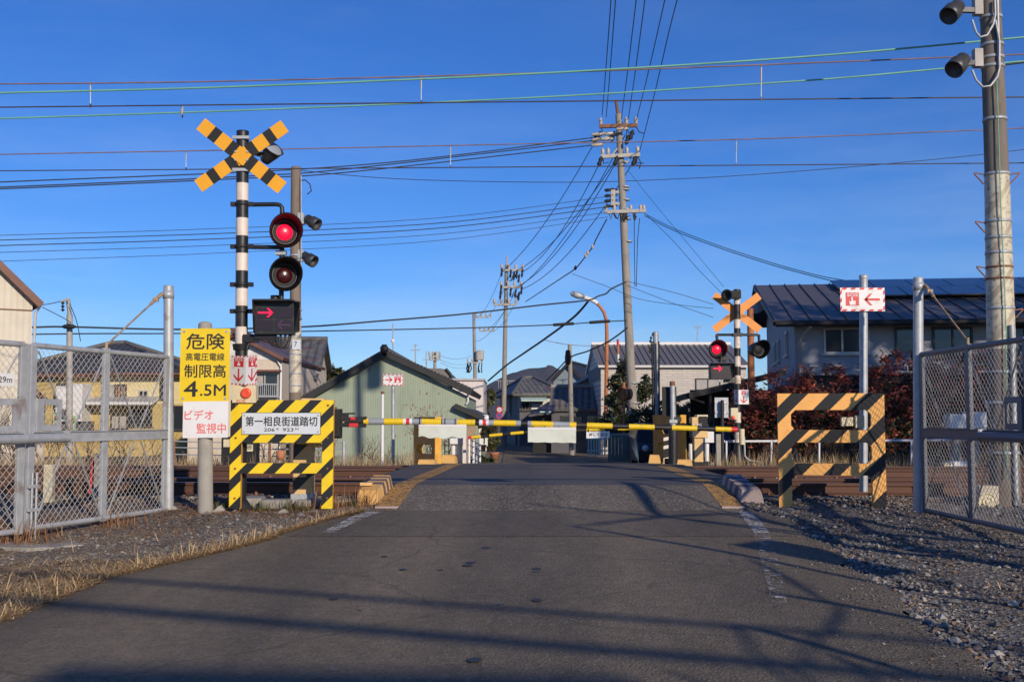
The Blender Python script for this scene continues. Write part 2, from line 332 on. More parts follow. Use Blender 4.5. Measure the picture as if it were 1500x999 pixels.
class MB:
    def __init__(s): s.v = []; s.f = []; s.m = []; s.sm = []; s.mats = []
    def mi(s, m):
        if m not in s.mats: s.mats.append(m)
        return s.mats.index(m)
    def add(s, vs, fs, m, smooth=False):
        b = len(s.v); s.v.extend(V(p) for p in vs); i = s.mi(m)
        for f in fs: s.f.append([b+k for k in f]); s.m.append(i); s.sm.append(smooth)
    def quad(s, pts, m): s.add(pts, [list(range(len(pts)))], m)
    def box(s, c, d, m, rot=None):
        c = V(c); hx, hy, hz = d[0]/2, d[1]/2, d[2]/2
        vs = [V((x, y, z)) for x in (-hx, hx) for y in (-hy, hy) for z in (-hz, hz)]
        if rot is not None: vs = [rot @ v for v in vs]
        s.add([c+v for v in vs], [(0, 1, 3, 2), (4, 6, 7, 5), (0, 4, 5, 1), (2, 3, 7, 6), (0, 2, 6, 4), (1, 5, 7, 3)], m)
    def bar(s, a, b, w, h, m, up=(0, 0, 1)):
        a, b = V(a), V(b); d = (b-a); L = d.length; x = d.normalized(); y = V(up).cross(x)
        if y.length < 1e-4: y = V((0, 1, 0)).cross(x)
        y.normalize(); z = x.cross(y)
        s.box((a+b)/2, (L, w, h), m, Matrix((x, y, z)).transposed())
    def cone(s, a, b, r0, r1, m, n=12, caps=True, capm=None):
        a, b = V(a), V(b); d = (b-a).normalized()
        x = d.cross(V((0, 0, 1)) if abs(d.z) < .95 else V((1, 0, 0))).normalized(); y = d.cross(x)
        vs = []
        for c, r in ((a, r0), (b, r1)):
            vs += [c+(x*math.cos(2*math.pi*k/n)+y*math.sin(2*math.pi*k/n))*r for k in range(n)]
        s.add(vs, [(k, k+n, (k+1) % n+n, (k+1) % n) for k in range(n)], m, True)
        if caps:
            if r0 > 1e-5: s.add(vs[:n], [list(range(n))], capm or m)
            if r1 > 1e-5: s.add(vs[n:], [list(range(n))[::-1]], capm or m)
    def tube(s, pts, r, m, n=8, caps=True):
        pts = [V(p) for p in pts]; N = len(pts); ring = []; px = None
        for i, p in enumerate(pts):
            d = (pts[min(i+1, N-1)]-pts[max(i-1, 0)]).normalized()
            if px is None:
                px = d.cross(V((0, 0, 1)) if abs(d.z) < .9 else V((1, 0, 0))).normalized()
            px = (px - d*px.dot(d)).normalized(); y = d.cross(px); rr = r[i] if isinstance(r, (list, tuple)) else r
            ring += [p+(px*math.cos(2*math.pi*k/n)+y*math.sin(2*math.pi*k/n))*rr for k in range(n)]
        fs = [(i*n+k, i*n+n+k, i*n+n+(k+1) % n, i*n+(k+1) % n) for i in range(N-1) for k in range(n)]
        s.add(ring, fs, m, n > 4)
        if caps: s.add(ring[:n], [list(range(n))], m); s.add(ring[-n:], [list(range(n))[::-1]], m)
    def extr(s, poly, fr, t, m, sidem=None):
        n = len(poly); a = [fr.p(x, y, 0) for x, y in poly]; b = [fr.p(x, y, -t) for x, y in poly]
        ar = sum(poly[i][0]*poly[(i+1) % n][1]-poly[(i+1) % n][0]*poly[i][1] for i in range(n))
        o = list(range(n)) if ar > 0 else list(range(n))[::-1]
        s.add(a, [o], m); s.add(b, [o[::-1]], m)
        s.add(a+b, [(o[k], o[k]+n, o[(k+1) % n]+n, o[(k+1) % n]) for k in range(n)], sidem or m)
    def flat(s, poly, fr, d, m):
        n = len(poly); ar = sum(poly[i][0]*poly[(i+1) % n][1]-poly[(i+1) % n][0]*poly[i][1] for i in range(n))
        p = poly if ar > 0 else poly[::-1]
        s.quad([fr.p(x, y, d) for x, y in p], m)
    def rect(s, fr, x0, y0, x1, y1, d, m): s.flat([(x0, y0), (x1, y0), (x1, y1), (x0, y1)], fr, d, m)
    def text(s, body, fr, cx, cy, w, h, m, d=.003, off=.0):
        vs, fs, asp = text2d(body, 0)
        if w is None: w = h*asp
        e = off*h*1.1 if asp < 1.2 else off*h*.75
        for i, (ex, ey) in enumerate(((0, 0), (e, 0), (-e, 0), (0, e), (0, -e)) if off else ((0, 0),)): s.add([fr.p(cx+x*w+ex, cy+y*h+ey, d+i*.0002) for x, y in vs], fs, m)
    def slab(s, q, t, m, edge=None):
        q = [V(p) for p in q]; n = (q[1]-q[0]).cross(q[-1]-q[0]).normalized()
        if n.z < 0: q = q[::-1]; n = -n
        k = len(q); lo = [p-n*t for p in q]
        s.add(q, [list(range(k))], m); s.add(lo, [list(range(k))[::-1]], edge or m)
        s.add(q+lo, [(i, i+k, (i+1) % k+k, (i+1) % k) for i in range(k)], edge or m)
    def lathe(s, c, prof, m, n=16, axis=(0, 0, 1), smooth=True):
        c = V(c); d = V(axis).normalized(); x = d.cross(V((0, 1, 0)) if abs(d.y) < .9 else V((1, 0, 0))).normalized(); y = d.cross(x)
        vs = []
        for r, z in prof: vs += [c+d*z+(x*math.cos(2*math.pi*k/n)+y*math.sin(2*math.pi*k/n))*max(r, 1e-4) for k in range(n)]
        fs = [(i*n+k, i*n+(k+1) % n, i*n+n+(k+1) % n, i*n+n+k) for i in range(len(prof)-1) for k in range(n)]
        s.add(vs, fs, m, smooth)
    def build(s, name, parent=None, label=None, cat=None, group=None, kind=None, loc=None, bevel=0):
        me = bpy.data.meshes.new(name)
        if parent is not None: inv = Matrix.Rotation(-parent.rotation_euler.z, 4, 'Z') @ Matrix.Translation(-parent.location)
        else: inv = Matrix.Translation(-V(loc)) if loc is not None else None
        vs = [tuple(inv @ v) if inv is not None and not s_local.on else tuple(v) for v in s.v]
        me.from_pydata(vs, [], s.f)
        for m in s.mats: me.materials.append(m)
        me.polygons.foreach_set('material_index', s.m); me.polygons.foreach_set('use_smooth', s.sm)
        me.update()
        o = bpy.data.objects.new(name, me); COL.objects.link(o)
        if parent is not None: o.parent = par_of(parent)
        elif loc is not None: o.location = loc
        if bevel:
            md = o.modifiers.new('soften', 'BEVEL'); md.width = bevel; md.segments = 2; md.limit_method = 'ANGLE'; md.angle_limit = R(50)
        tag(o, label, cat, group, kind)
        return o
class _L: on = False
s_local = _L()
class Sub:
    """wrapper so that sub-parts can be parented to a part while keeping the thing's frame"""
    def __init__(s, part, thing): s.part = part; s.location = thing.location; s.rotation_euler = thing.rotation_euler
def par_of(p): return p.part if isinstance(p, Sub) else p
def tag(o, label=None, cat=None, group=None, kind=None):
    if label: o['label'] = label
    if cat: o['category'] = cat
    if group: o['group'] = group
    if kind: o['kind'] = kind
def T(name, label, cat, loc, rz=0, group=None):
    o = bpy.data.objects.new(name, None); COL.objects.link(o); o.empty_display_size = .2
    o.location = loc; o.rotation_euler = (0, 0, rz); tag(o, label, cat, group); return o
class local:
    def __enter__(s): s_local.on = True
    def __exit__(s, *a): s_local.on = False
def dup(root, loc, label, rz=None):
    r = root.copy(); COL.objects.link(r); r.location = loc; r['label'] = label
    if rz is not None: r.rotation_euler = (0, 0, rz)
    for ch in list(root.children):
        c = ch.copy(); COL.objects.link(c); c.parent = r
        for g in list(ch.children):
            d = g.copy(); COL.objects.link(d); d.parent = c
    return r
def circ(cx, cy, r, n=20, a0=0, a1=2*math.pi): return [(cx+r*math.cos(a0+(a1-a0)*k/n), cy+r*math.sin(a0+(a1-a0)*k/n)) for k in range(n)]
def arrow2d(cx, cy, L, h, w, d=1):
    """open arrow of stroke w pointing to d along x: list of polygons"""
    hx = cx+d*L/2
    a = h/2
    shaft = [(cx-d*L/2, cy-w/2), (hx-d*w*.6, cy-w/2), (hx-d*w*.6, cy+w/2), (cx-d*L/2, cy+w/2)]
    up = [(hx, cy), (hx-d*a, cy+a), (hx-d*a-d*w*1.2, cy+a), (hx-d*w*1.3, cy)]
    dn = [(hx, cy), (hx-d*a, cy-a), (hx-d*a-d*w*1.2, cy-a), (hx-d*w*1.3, cy)]
    return [shaft, up, dn]
# ================================================================== SETTING
def structure(mb, name, **k): return mb.build(name, kind='structure', **k)
XL = [(-30, -5.6), (4, -4.6), (5.5, -3.75), (6.9, -3.25), (8.5, -3.12), (9.9, -2.53), (11.7, -1.95), (12.6, -1.60), (13.2, -1.54), (14.4, -1.52), (14.6, -2.0), (19.6, -1.75), (22, -1.5), (25, -1.05), (30, -.36), (60, -.35), (140, -.2)]
XR = [(-30, 2.6), (4, 2.35), (5.5, 2.4), (8.3, 2.72), (11.5, 2.95), (12.6, 2.72), (14.4, 2.70), (14.6, 3.1), (19.6, 3.05), (22, 2.95), (26, 3.2), (60, 3.8), (140, 4.2)]
def wob(y, s): return .05*math.sin(y*3.1+s)+.035*math.sin(y*7.7+2*s)+.02*math.sin(y*17+s)
def gz(x, y):
    z = zo(y); r = zr(y)-.035
    l, h = lerp(XL, y), lerp(XR, y)
    d = max(l-x, x-h)              # distance outside the road
    if d < -.05: return r-.03
    t = min(1, max(0, d/.9)); return r*(1-t)+z*t+.018*math.sin(x*3.3+y*2.1)*t+.012*math.sin(x*7.1-y*5.3)*t
def frange(a, b, s):
    out = []
    while a < b-1e-6: out.append(a); a += s
    return out
gx = [-500, -250, -120, -60, -35, -22, -14, -10]+frange(-8, 8, .2)+[8, 10, 14, 22, 35, 60, 120, 250, 500]
gy = [-60, -30, -12, -5, 0]+frange(2, 26, .2)+frange(26, 34, .5)+frange(34, 60, 2)+[60, 80, 120, 200, 350, 600, 1000]
g = MB(); nx = len(gx)
g.add([(x, y, gz(x, y)) for y in gy for x in gx], [(j*nx+i, j*nx+i+1, (j+1)*nx+i+1, (j+1)*nx+i) for j in range(len(gy)-1) for i in range(nx-1)], m_ground, True)
structure(g, 'ground')
def sheet(name, y0, y1, xl, xr, dz, m, step=.25, ragged=0, n=6, label=None):
    mb = MB(); ys = frange(y0, y1, step)+[y1]; vs = []
    for j, y in enumerate(ys):
        a, b = xl(y), xr(y)
        if ragged: a += wob(y, 1)*ragged; b += wob(y, 2.3)*ragged
        for i in range(n+1): vs.append((a+(b-a)*i/n, y, zr(y)+dz))
    k = n+1
    mb.add(vs, [(j*k+i, j*k+i+1, (j+1)*k+i+1, (j+1)*k+i) for j in range(len(ys)-1) for i in range(n)], m, True)
    return structure(mb, name)
el, er = (lambda y: lerp(XL, y)), (lambda y: lerp(XR, y))
sheet('road', -30, 13.98, el, er, 0, m_asphalt, .2, 1)
sheet('road_patch', 10.62, 12.42, lambda y: el(y)+.12, lambda y: er(y)-.1, .004, m_patch, .2, .5)
sheet('rough_road_strip', 12.42, 13.9, lambda y: el(y)+.12, lambda y: er(y)-.1, .0045, m_asphrough, .1, .3)
sheet('crossing_road', 13.9, 20.4, el, er, .005, m_deck, .25)
sheet('far_road', 20.38, 140, el, er, 0, m_asphalt, .8)
gm_ = Mground('grey_gravel_bed', (.125, .110, .095), (.19, .16, .125), (.24, .225, .20), 1.4)
gb = MB(); ys = frange(2.5, 13.2, .25); k = 13
vs = [(er(y)-.06+wob(y, 4)*.6+(9-er(y))*(i/(k-1))**1.6, y, gz(er(y)+(9-er(y))*(i/(k-1))**1.6, y)+.010 if i else zr(y)-.012) for y in ys for i in range(k)]
gb.add(vs, [(j*k+i, j*k+i+1, (j+1)*k+i+1, (j+1)*k+i) for j in range(len(ys)-1) for i in range(k-1)], gm_, True)
structure(gb, 'gravel_ground')
# tar spots and joints on the road
st = MB()
for px, py, r in ((712, 803, 7), (690, 825, 8), (685, 829, 8), (786, 834, 7), (784, 838, 7), (645, 836, 5), (563, 816, 5), (590, 835, 5), (787, 880, 8), (732, 886, 8), (489, 878, 7), (695, 968, 11), (757, 884, 4), (526, 895, 4), (884, 955, 3), (693, 768, 5), (813, 768, 5)):
    p = G(px, py); w = r*p.y/FPX
    st.flat([(p.x+w*(1+.12*rnd.uniform(-1, 1))*math.cos(a), p.y+w*1.5*(1+.12*rnd.uniform(-1, 1))*math.sin(a)) for a in [k*.45 for k in range(14)]], Fr((0, 0, p.z+.0085), (1, 0, 0), (0, 1, 0)), 0, m_stain)
structure(st, 'road_stains')
def ribbon(name, pts, w, m, dz=.009, n=24):
    mb = MB(); vs = []
    tot = len(pts)-1
    for k in range(n+1):
        t = k/n*tot; i = min(int(t), tot-1); f = t-i
        a, b = pts[i], pts[i+1]; x = a[0]+(b[0]-a[0])*f; y = a[1]+(b[1]-a[1])*f; ww = a[2]+(b[2]-a[2])*f if len(a) > 2 else w
        for s in (-.5, .5): vs.append((x+s*ww, y, zr(y)+dz))
    mb.add(vs, [(2*k, 2*k+1, 2*k+3, 2*k+2) for k in range(n)], m)
    return structure(mb, name)
def gp(px, py, *r): p = G(px, py); return (p.x, p.y, *r)
ribbon('road_marking', [(-1.43, 12.6, .27), (-1.33, 14.2, .26), (-1.16, 17.4, .25), (-1.0, 20.3, .24)], .26, m_lineyellow, .010)
ribbon('road_marking', [(2.52, 12.6, .24), (2.55, 14.2, .25), (2.63, 18.5, .25), (2.68, 20.3, .24)], .26, m_lineyellow, .010)
ribbon('road_marking', [gp(480, 781, .12), gp(528, 758, .17), gp(549, 751, .17)], .15, m_edgewhite)
ribbon('road_marking', [gp(1116, 782, .15), gp(1107, 770, .16), gp(1091, 750, .15)], .15, m_edgewhite)
ribbon('road_marking', [gp(1142, 885, .10), gp(1133, 845, .13), gp(1121, 800, .15), gp(1116, 782, .15)], .15, m_edgewhite2)
# reflectors / joint strip at the end of the yellow lines
js = MB()
for x in (-1.43, 2.52):
    js.box((x, 12.56, zr(12.56)+.012), (.26, .06, .02), m_blockpale)
for k in range(9):
    x = -1.0+k*.38+.1*math.sin(k*5); js.box((x, 12.5+.04*math.sin(k*2), zr(12.5)+.0075), (.04+.05*(k*k % 3), .025, .006), m_stone1)
structure(js, 'road_studs')
# ---------------------------------------------------------------- railway
YAW = -.025
def rail_prof(): return [(-.064, 0), (.064, 0), (.064, .012), (.012, .03), (.010, .105), (.033, .118), (.033, .150), (.026, .153), (-.026, .153), (-.033, .150), (-.033, .118), (-.010, .105), (-.012, .03), (-.064, .012)]
for yc, lab in ((14.8, 'near railway track with rusty rails crossing the road in front'), (18.6, 'far railway track with rusty rails beyond the nearer track')):
    t = T('railway_track', lab, 'railway track', (0, yc, .342), math.atan(YAW), 'railway tracks')
    with local():
        for s in (-.533, .533):
            m = MB(); pr = rail_prof(); n = len(pr)
            vs = [(x, s+y, z) for x in (-32, 32) for y, z in pr]
            for i in range(n):
                q = (i+1) % n; m.add([vs[i], vs[n+i], vs[n+q], vs[q]], [(0, 1, 2, 3)], m_railtop if i in (7,) else m_rail)
            m.build('rail', t)
        m = MB(); m.box((0, 0, -.07), (.22, 2.0, .13), m_sleeper)
        for s in (-.533, .533):
            for q in (-.1, .1): m.cone((.0, s+q, -.005), (.0, s+q, .045), .022, .018, m_rustarm, 8)
        first = None
        for k in list(range(-30, -3))+list(range(5, 30)):
            if abs(k*.66) > 14: continue
            if first is None: first = m.build('sleeper', t, bevel=.01); first.location = (k*.66, 0, 0)
            else:
                o = first.copy(); COL.objects.link(o); o.parent = t; o.location = (k*.66, 0, 0)
    # flangeway grooves in the crossing surface
    gv = MB()
    for s in (-.533, .533):
        for q in (.065, -.065):
            y = yc+s+q
            gv.slab([(-1.9, y-.03+YAW*-1.9, zr(y)+.0095), (3.0, y-.03+YAW*3, zr(y)+.0095), (3.0, y+.03+YAW*3, zr(y)+.0095), (-1.9, y+.03+YAW*-1.9, zr(y)+.0095)], .003, m_stain)
    structure(gv, 'crossing_grooves')
bb = MB()
for x0, x1 in ((-30, -2.0), (3.05, 30)):
    ys = [13.0, 13.5, 13.9, 14.8, 16.7, 18.6, 19.6, 20.6]; zs = [.20, .30, .325, .335, .33, .335, .325, .22]
    xs = frange(x0, x1, .5)+[x1]
    vs = [(x, y+YAW*x, z+.012*math.sin(x*5+y*9)) for y, z in zip(ys, zs) for x in xs]; k = len(xs)
    bb.add(vs, [(j*k+i, j*k+i+1, (j+1)*k+i+1, (j+1)*k+i) for j in range(len(ys)-1) for i in range(k-1)], m_ballastbed, True)
structure(bb, 'ballast_ground')
def stones(name, spots, kind='stuff'):
    mb = MB()
    base = [V((1, 0, 0)), V((-.2, .95, .1)), V((-.9, -.3, 0)), V((.1, -1, .1)), V((.2, .2, .75)), V((-.3, -.2, .8)), V((.1, 0, -.7))]
    fs = [(0, 1, 4), (1, 2, 5), (1, 5, 4), (2, 3, 5), (3, 0, 4), (3, 4, 5), (1, 0, 6), (2, 1, 6), (3, 2, 6), (0, 3, 6)]
    for x, y, z, r, m in spots:
        a = rnd.uniform(0, 6.28); c, s = math.cos(a), math.sin(a); sx, sy, sz = rnd.uniform(.7, 1.3), rnd.uniform(.6, 1.1), rnd.uniform(.55, .95)
        mb.add([(x+r*(c*v.x*sx-s*v.y*sy)*rnd.uniform(.8, 1.15), y+r*(s*v.x*sx+c*v.y*sy)*rnd.uniform(.8, 1.15), z+r*v.z*sz) for v in base], fs, m)
    return mb.build(name, kind=kind)
sp = []
gm = [m_stone1]*8+[m_stone4]*7+[m_stone2]*2+[m_stone3]
while len(sp) < 20000:            # verge on the right of the road
    y = rnd.uniform(4.6, 13.3); x = er(y)+.02+abs(rnd.gauss(0, .18) if rnd.random() < .2 else rnd.uniform(0, 3.8))
    r = min(.045, .006+rnd.expovariate(1/.0066)); sp.append((x, y, gz(x, y)+.010+r*.3, r, rnd.choice(gm+[m_stone3]*2+[m_stone2]*2)))
for k in range(700):
    y = rnd.uniform(5, 12.8); x = er(y)-abs(rnd.gauss(0, .22)); sp.append((x, y, zr(y)+.004, rnd.uniform(.005, .013), rnd.choice(gm)))
stones('gravel', sp)
sp = []
while len(sp) < 9500:            # grey gravel patch on the left verge
    y = rnd.uniform(8.0, 12.7); x = el(y)-.02-rnd.uniform(0, 3.2)*rnd.random()
    if y > 9.2 or rnd.random() < .12:
        r = min(.032, .005+rnd.expovariate(1/.0055)); sp.append((x, y, gz(x, y)+r*.2, r, rnd.choice(gm)))
for px, py, r in ((322, 752, .095), (302, 757, .05), (415, 751, .06), (345, 750, .05), (395, 756, .04), (440, 756, .05), (462, 752, .045), (255, 753, .07), (480, 760, .05)):
    p = G(px, py, zo); sp.append((p.x, p.y, gz(p.x, p.y)+r*.3, r, m_stone3 if r > .05 else m_stone1))
stones('gravel', sp)
sp = []
bm_ = [m_stone2]*5+[m_stone1]*2+[m_stone3]+[m_stone4]*2
while len(sp) < 15000:            # ballast
    y = rnd.choice((rnd.uniform(12.9, 14.2), rnd.uniform(12.9, 14.2), rnd.uniform(14.3, 19), rnd.uniform(19, 20.6)))
    x = rnd.uniform(3.1, 9.5) if rnd.random() < .58 else rnd.uniform(-9.5, -2.15)
    r = rnd.uniform(.013, .03); yy = y+YAW*x
    zz = lerp([(13, .24), (13.5, .31), (19.6, .335), (20.6, .24)], y)
    sp.append((x, yy, zz+r*.3+rnd.uniform(-.01, .02), r, rnd.choice(bm_)))
stones('ballast_gravel', sp)
def grass(name, spots, m):
    mb = MB()
    for x, y, z, L, lean in spots:
        a = rnd.uniform(0, 6.28); w = rnd.uniform(.0025, .005); h = L*math.sin(lean); d = L*math.cos(lean)
        dx, dy = math.cos(a)*d, math.sin(a)*d; px_, py_ = -math.sin(a)*w, math.cos(a)*w
        mb.add([(x-px_, y-py_, z), (x+px_, y+py_, z), (x+dx*.55+px_*.7, y+dy*.55+py_*.7, z+h*.75), (x+dx*.55-px_*.7, y+dy*.55-py_*.7, z+h*.75), (x+dx, y+dy, z+h)], [(0, 1, 2, 3), (3, 2, 4)], m)
    return mb.build(name, kind='stuff')
sp = []
clumps = [(rnd.uniform(-6.5, -2.4), rnd.uniform(5.5, 10.7), rnd.uniform(.15, .55)) for k in range(100)]
while len(sp) < 62000:
    q = rnd.random()
    if q < .5:                  # thick flattened straw along the road edge, widening towards the viewer
        y = rnd.uniform(5.4, 10.6); x = el(y)+.05-abs(rnd.gauss(0, .10+.42*max(0, (10.4-y)/4)))
    elif q < .92:
        c = rnd.choice(clumps); x, y = c[0]+rnd.gauss(0, c[2]), c[1]+rnd.gauss(0, c[2]*.6)
    else:
        y = rnd.uniform(10.5, 12.5); x = el(y)-.02-abs(rnd.gauss(0, .07))
    if x > el(y)+.09 or x < -7.5: continue
    if 9.3 < y < 12.2 and -4.3 < x < el(y)-.30 and rnd.random() < .85: continue
    hi = rnd.random()
    sp.append((x, y, max(gz(x, y), zr(y)-.015 if x > el(y)-.12 else -9)+rnd.uniform(.004, .03), rnd.uniform(.03, .10) if hi < .985 else rnd.uniform(.1, .2), abs(rnd.gauss(.13, .13)) if hi < .985 else rnd.uniform(.3, 1.0)))
grass('dry_grass', sp, m_straw)
sp = []
for k in range(4200):
    if rnd.random() < .6: x, y = rnd.uniform(-4.3, -1.9), rnd.gauss(12.55, .35)
    else: x, y = rnd.uniform(-6, -3.2), rnd.gauss(11.3, .5)
    if x > el(y)-.05: continue
    sp.append((x, y, gz(x, y)+rnd.uniform(.005, .02), rnd.uniform(.03, .12), abs(rnd.gauss(.1, .22))))
for k in range(420):
    a = rnd.choice(((-5.0, 10.9), (-4.75, 10.4), (-4.5, 10.3), (-4.2, 11.6), (-2.15, 12.75), (-1.75, 12.8)))
    x, y = a[0]+rnd.gauss(0, .14), a[1]+rnd.gauss(0, .14); sp.append((x, y, gz(x, y), rnd.uniform(.08, .3), rnd.uniform(.7, 1.5)))
grass('russet_grass', sp, m_strawred)
sp = []
for k in range(2600):
    x = er(1)+rnd.uniform(.9, 3.2); y = rnd.uniform(4.8, 9.5)
    if math.sin(x*2.3+y*1.7)+math.sin(x*4.1-y*.9) < .5: continue
    sp.append((x, y, gz(x, y)+.005, rnd.uniform(.03, .14), abs(rnd.gauss(.15, .25))))
for k in range(6500):           # dead weeds beyond the tracks, on both sides
    x = rnd.choice((rnd.uniform(-11, -1.9), rnd.uniform(-11, -1.9), rnd.uniform(3.4, 11))); y = rnd.uniform(20.6, 23.6)
    sp.append((x, y, gz(x, y)-.02, rnd.uniform(.08, .42), rnd.uniform(.5, 1.5)))
grass('dry_grass', sp, m_straw)
sp = []
for k in range(3000):
    x = rnd.choice((rnd.uniform(-12, -2.2), rnd.uniform(3.6, 12))); y = rnd.uniform(20.8, 24); sp.append((x, y, gz(x, y)-.02, rnd.uniform(.08, .3), rnd.uniform(.5, 1.5)))
for k in range(350):
    x, y = rnd.choice(((-2.5, 12.75), (-2.95, 12.8), (-3.35, 12.8), (-1.85, 12.9))); x += rnd.gauss(0, .1); y += rnd.gauss(0, .05); sp.append((x, y, gz(x, y), rnd.uniform(.05, .16), rnd.uniform(.6, 1.5)))
grass('green_weeds', sp, m_weedgreen)
# ---------------------------------------------------------------- far hill
hb = MB(); prof = [(560, 612), (640, 606), (680, 590), (700, 574), (720, 560), (745, 548), (770, 540.5), (800, 537.5), (830, 543), (855, 553), (885, 566), (930, 584), (1000, 598), (1100, 612)]
hx = frange(-140, 220, 4)
ridge = lambda x: lerp([(P(a, b, 1000).x, P(a, b, 1000).z) for a, b in prof], x)
HY = [820, 850, 880, 910, 940, 970, 1000, 1040, 1090]
vs = []
for j, y in enumerate(HY):
    f = math.sin(min(1, (y-820)/180)*math.pi/2) if y <= 1000 else 1-(y-1000)/120
    for x in hx: vs.append((x, y, -2+(ridge(x)+2)*f*(.9+.1*math.sin(x*.09+y*.05)+.06*math.sin(x*.23-y*.11))*(1 if y != 1000 else 1/(.9+.1*math.sin(x*.09+y*.05)+.06*math.sin(x*.23-y*.11)))+rnd.uniform(-.5, .5)))
k = len(hx)
hb.add(vs, [(j*k+i, j*k+i+1, (j+1)*k+i+1, (j+1)*k+i) for j in range(len(HY)-1) for i in range(k-1)], m_hill, True)
structure(hb, 'hill')
# ================================================================== NEAR OBJECTS
def wpx(n, Y): return n*Y/FPX
def fr_at(px, py, Y, r=(1, 0, 0), u=(0, 0, 1)): return Fr(P(px, py, Y), r, u)
def pxrect(m, fr0, Y, x0, y0, x1, y1, cx, cy, d, mat):
    k = Y/FPX; m.rect(fr0, (x0-cx)*k, (cy-y1)*k, (x1-cx)*k, (cy-y0)*k, d, mat)
def ray_uncurve(*a): pass
def lamp(thing, c, face, lens_m, r=.2, hood=.27, tilt=None):
    """a round signal lamp: back body, round black plate, hood and lens; face = direction it shines"""
    c = V(c); f = V(face).normalized(); c = c+V((0, .12, 0))
    m = MB()
    m.lathe(c, [(.0, -.24), (.09, -.235), (.125, -.20), (.15, -.10), (.162, -.01), (.162, 0), (.10, .004), (0, .005)], m_black, 28, f)
    q = m.build('lamp', thing)
    h = MB()
    ring = []
    n = 32; up = V((0, 0, 1)); x = f.cross(up).normalized(); y = x.cross(f)
    for r0, r1 in ((.160, r), (.150, r-.013)):
        for L in (0, 1):
            for k in range(n):
                a = 2*math.pi*k/n; l = (hood*(.66+.34*math.sin(a))) if L else .0
                ring.append(c+f*l+(x*math.cos(a)+y*math.sin(a))*(r1 if L else r0))
    fs = []
    for b in (0, 2*n): fs += [(b+k, b+n+k, b+n+(k+1) % n, b+(k+1) % n) for k in range(n)]
    fs += [(n+k, 3*n+k, 3*n+(k+1) % n, n+(k+1) % n) for k in range(n)]
    h.add(ring, fs, m_black, True)
    h.lathe(c, [(.142, .008), (.150, .02), (.142, .034), (.128, .02), (.142, .008)], m_lampgrey, 28, f)
    h.build('hood', Sub(q, thing))
    l = MB(); l.lathe(c, [(.095, .018), (.088, .03), (.065, .042), (.03, .05), (0, .052)], lens_m, 24, f)
    l.add([c+f*.018+(x*math.cos(2*math.pi*k/n)+y*math.sin(2*math.pi*k/n))*.142 for k in range(n)], [list(range(n))], m_blackm)
    l.build('lens', Sub(q, thing))
    return q
def crossbuck(thing, fr, half, wid, angs, mb_, dark, back=False):
    seq = [(-1, -.74, 0), (-.74, -.565, 1), (-.565, -.315, 0), (-.315, -.145, 1), (-.145, .145, 0), (.145, .315, 1), (.315, .565, 0), (.565, .74, 1), (.74, 1, 0)]
    m = MB()
    for i, a in enumerate(angs):
        c, s = math.cos(a), math.sin(a); d = -.012*i
        f2 = Fr(fr.o+fr.n*d, fr.r*c+fr.u*s, fr.u*c-fr.r*s)
        m.extr([(-half, -wid/2), (half, -wid/2), (half, wid/2), (-half, wid/2)], f2, .005, mb_)
        if not back:
            for u, v, k in seq: m.rect(f2, u*half, -wid/2, v*half, wid/2, .0015, dark if k else mb_)
    if not back:
        for sx in (-.07, .07):
            for sy in (-.05, .05): p = fr.p(sx, sy, 0); m.cone(p, p+fr.n*.014, .014, .012, m_galv, 10)
    else:
        m.box(fr.p(0, 0, -.04), (.13, .06, .12), m_blackm)
        for sy in (-.045, .045): m.box(fr.p(0, sy, -.01), (.16, .03, .02), m_galv)
    return m.build('crossbuck', thing)
def bands(m, xz, Y, r, seq, top, n=20, r1=None):
    """seq: [(py_bottom_of_band, mat)] downwards from py top; pole axis px given by xz(py)"""
    py = top
    for pb, mt in seq:
        a = P(xz(pb), pb, Y); b = P(xz(py), py, Y); m.cone((a.x, Y, a.z), (b.x, Y, b.z), r, r, mt, n, False); py = pb
FRONT = (1, 0, 0)
# ---- near crossing signal (left)
YS = 12.8; base = V((P(353.5, 600, YS).x, YS, zo(YS)))
sig = T('crossing_signal', 'near level crossing signal with striped yellow crossbuck and two stacked round lamps, upper lit red', 'crossing signal', base, 0, 'level crossing signals')
ax = lambda py: 355.5-(py-195)*.006
m = MB()
bands(m, ax, YS, .072, [(269, m_black), (294.5, m_polewhite), (320, m_black), (346, m_polewhite), (371.5, m_black), (397, m_polewhite), (423, m_black), (448.5, m_polewhite), (479, m_black), (505, m_polewhite), (540, m_black), (566, m_polewhite), (600, m_black), (626, m_polewhite)], 194)
a = P(ax(626), 626, YS); m.cone(base, a, .075, .072, m_black, 20, False)
a = P(ax(194), 194, YS); m.cone(a, a+V((0, 0, .012)), .076, .07, m_black, 20)
m.cone(base, base+V((0, 0, .12)), .16, .08, m_black, 20)
m.build('pole', sig)
f = fr_at(353.6, 228.5, YS-.10)
crossbuck(sig, f, .62, .168, [-R(38.2), R(35.6)], m_amber, m_blackm)
for py in (204, 251):
    m = MB(); a = P(ax(py), py, YS); m.lathe(a-V((0, 0, .02)), [(.073, 0), (.079, 0), (.079, .04), (.073, .04)], m_galv, 20); m.box(a+V((0, -.082, 0)), (.2, .02, .035), m_galv); m.build('clamp', sig)
for py in (299.5, 361.5, 417, 456):
    m = MB(); a = P(ax(py), py, YS); m.lathe(a-V((0, 0, .02)), [(.073, 0), (.085, .005), (.085, .035), (.073, .04)], m_black, 20)
    for s in (-.1, .1): m.box(a+V((s, 0, 0)), (.07, .05, .05), m_black)
    m.build('clamp', sig)
m = MB()
m.tube([P(362, 300, YS), P(404, 299.5, YS), P(410, 300.5, YS), P(413, 304, YS), P(413.5, 316, YS)], .026, m_black, 10)
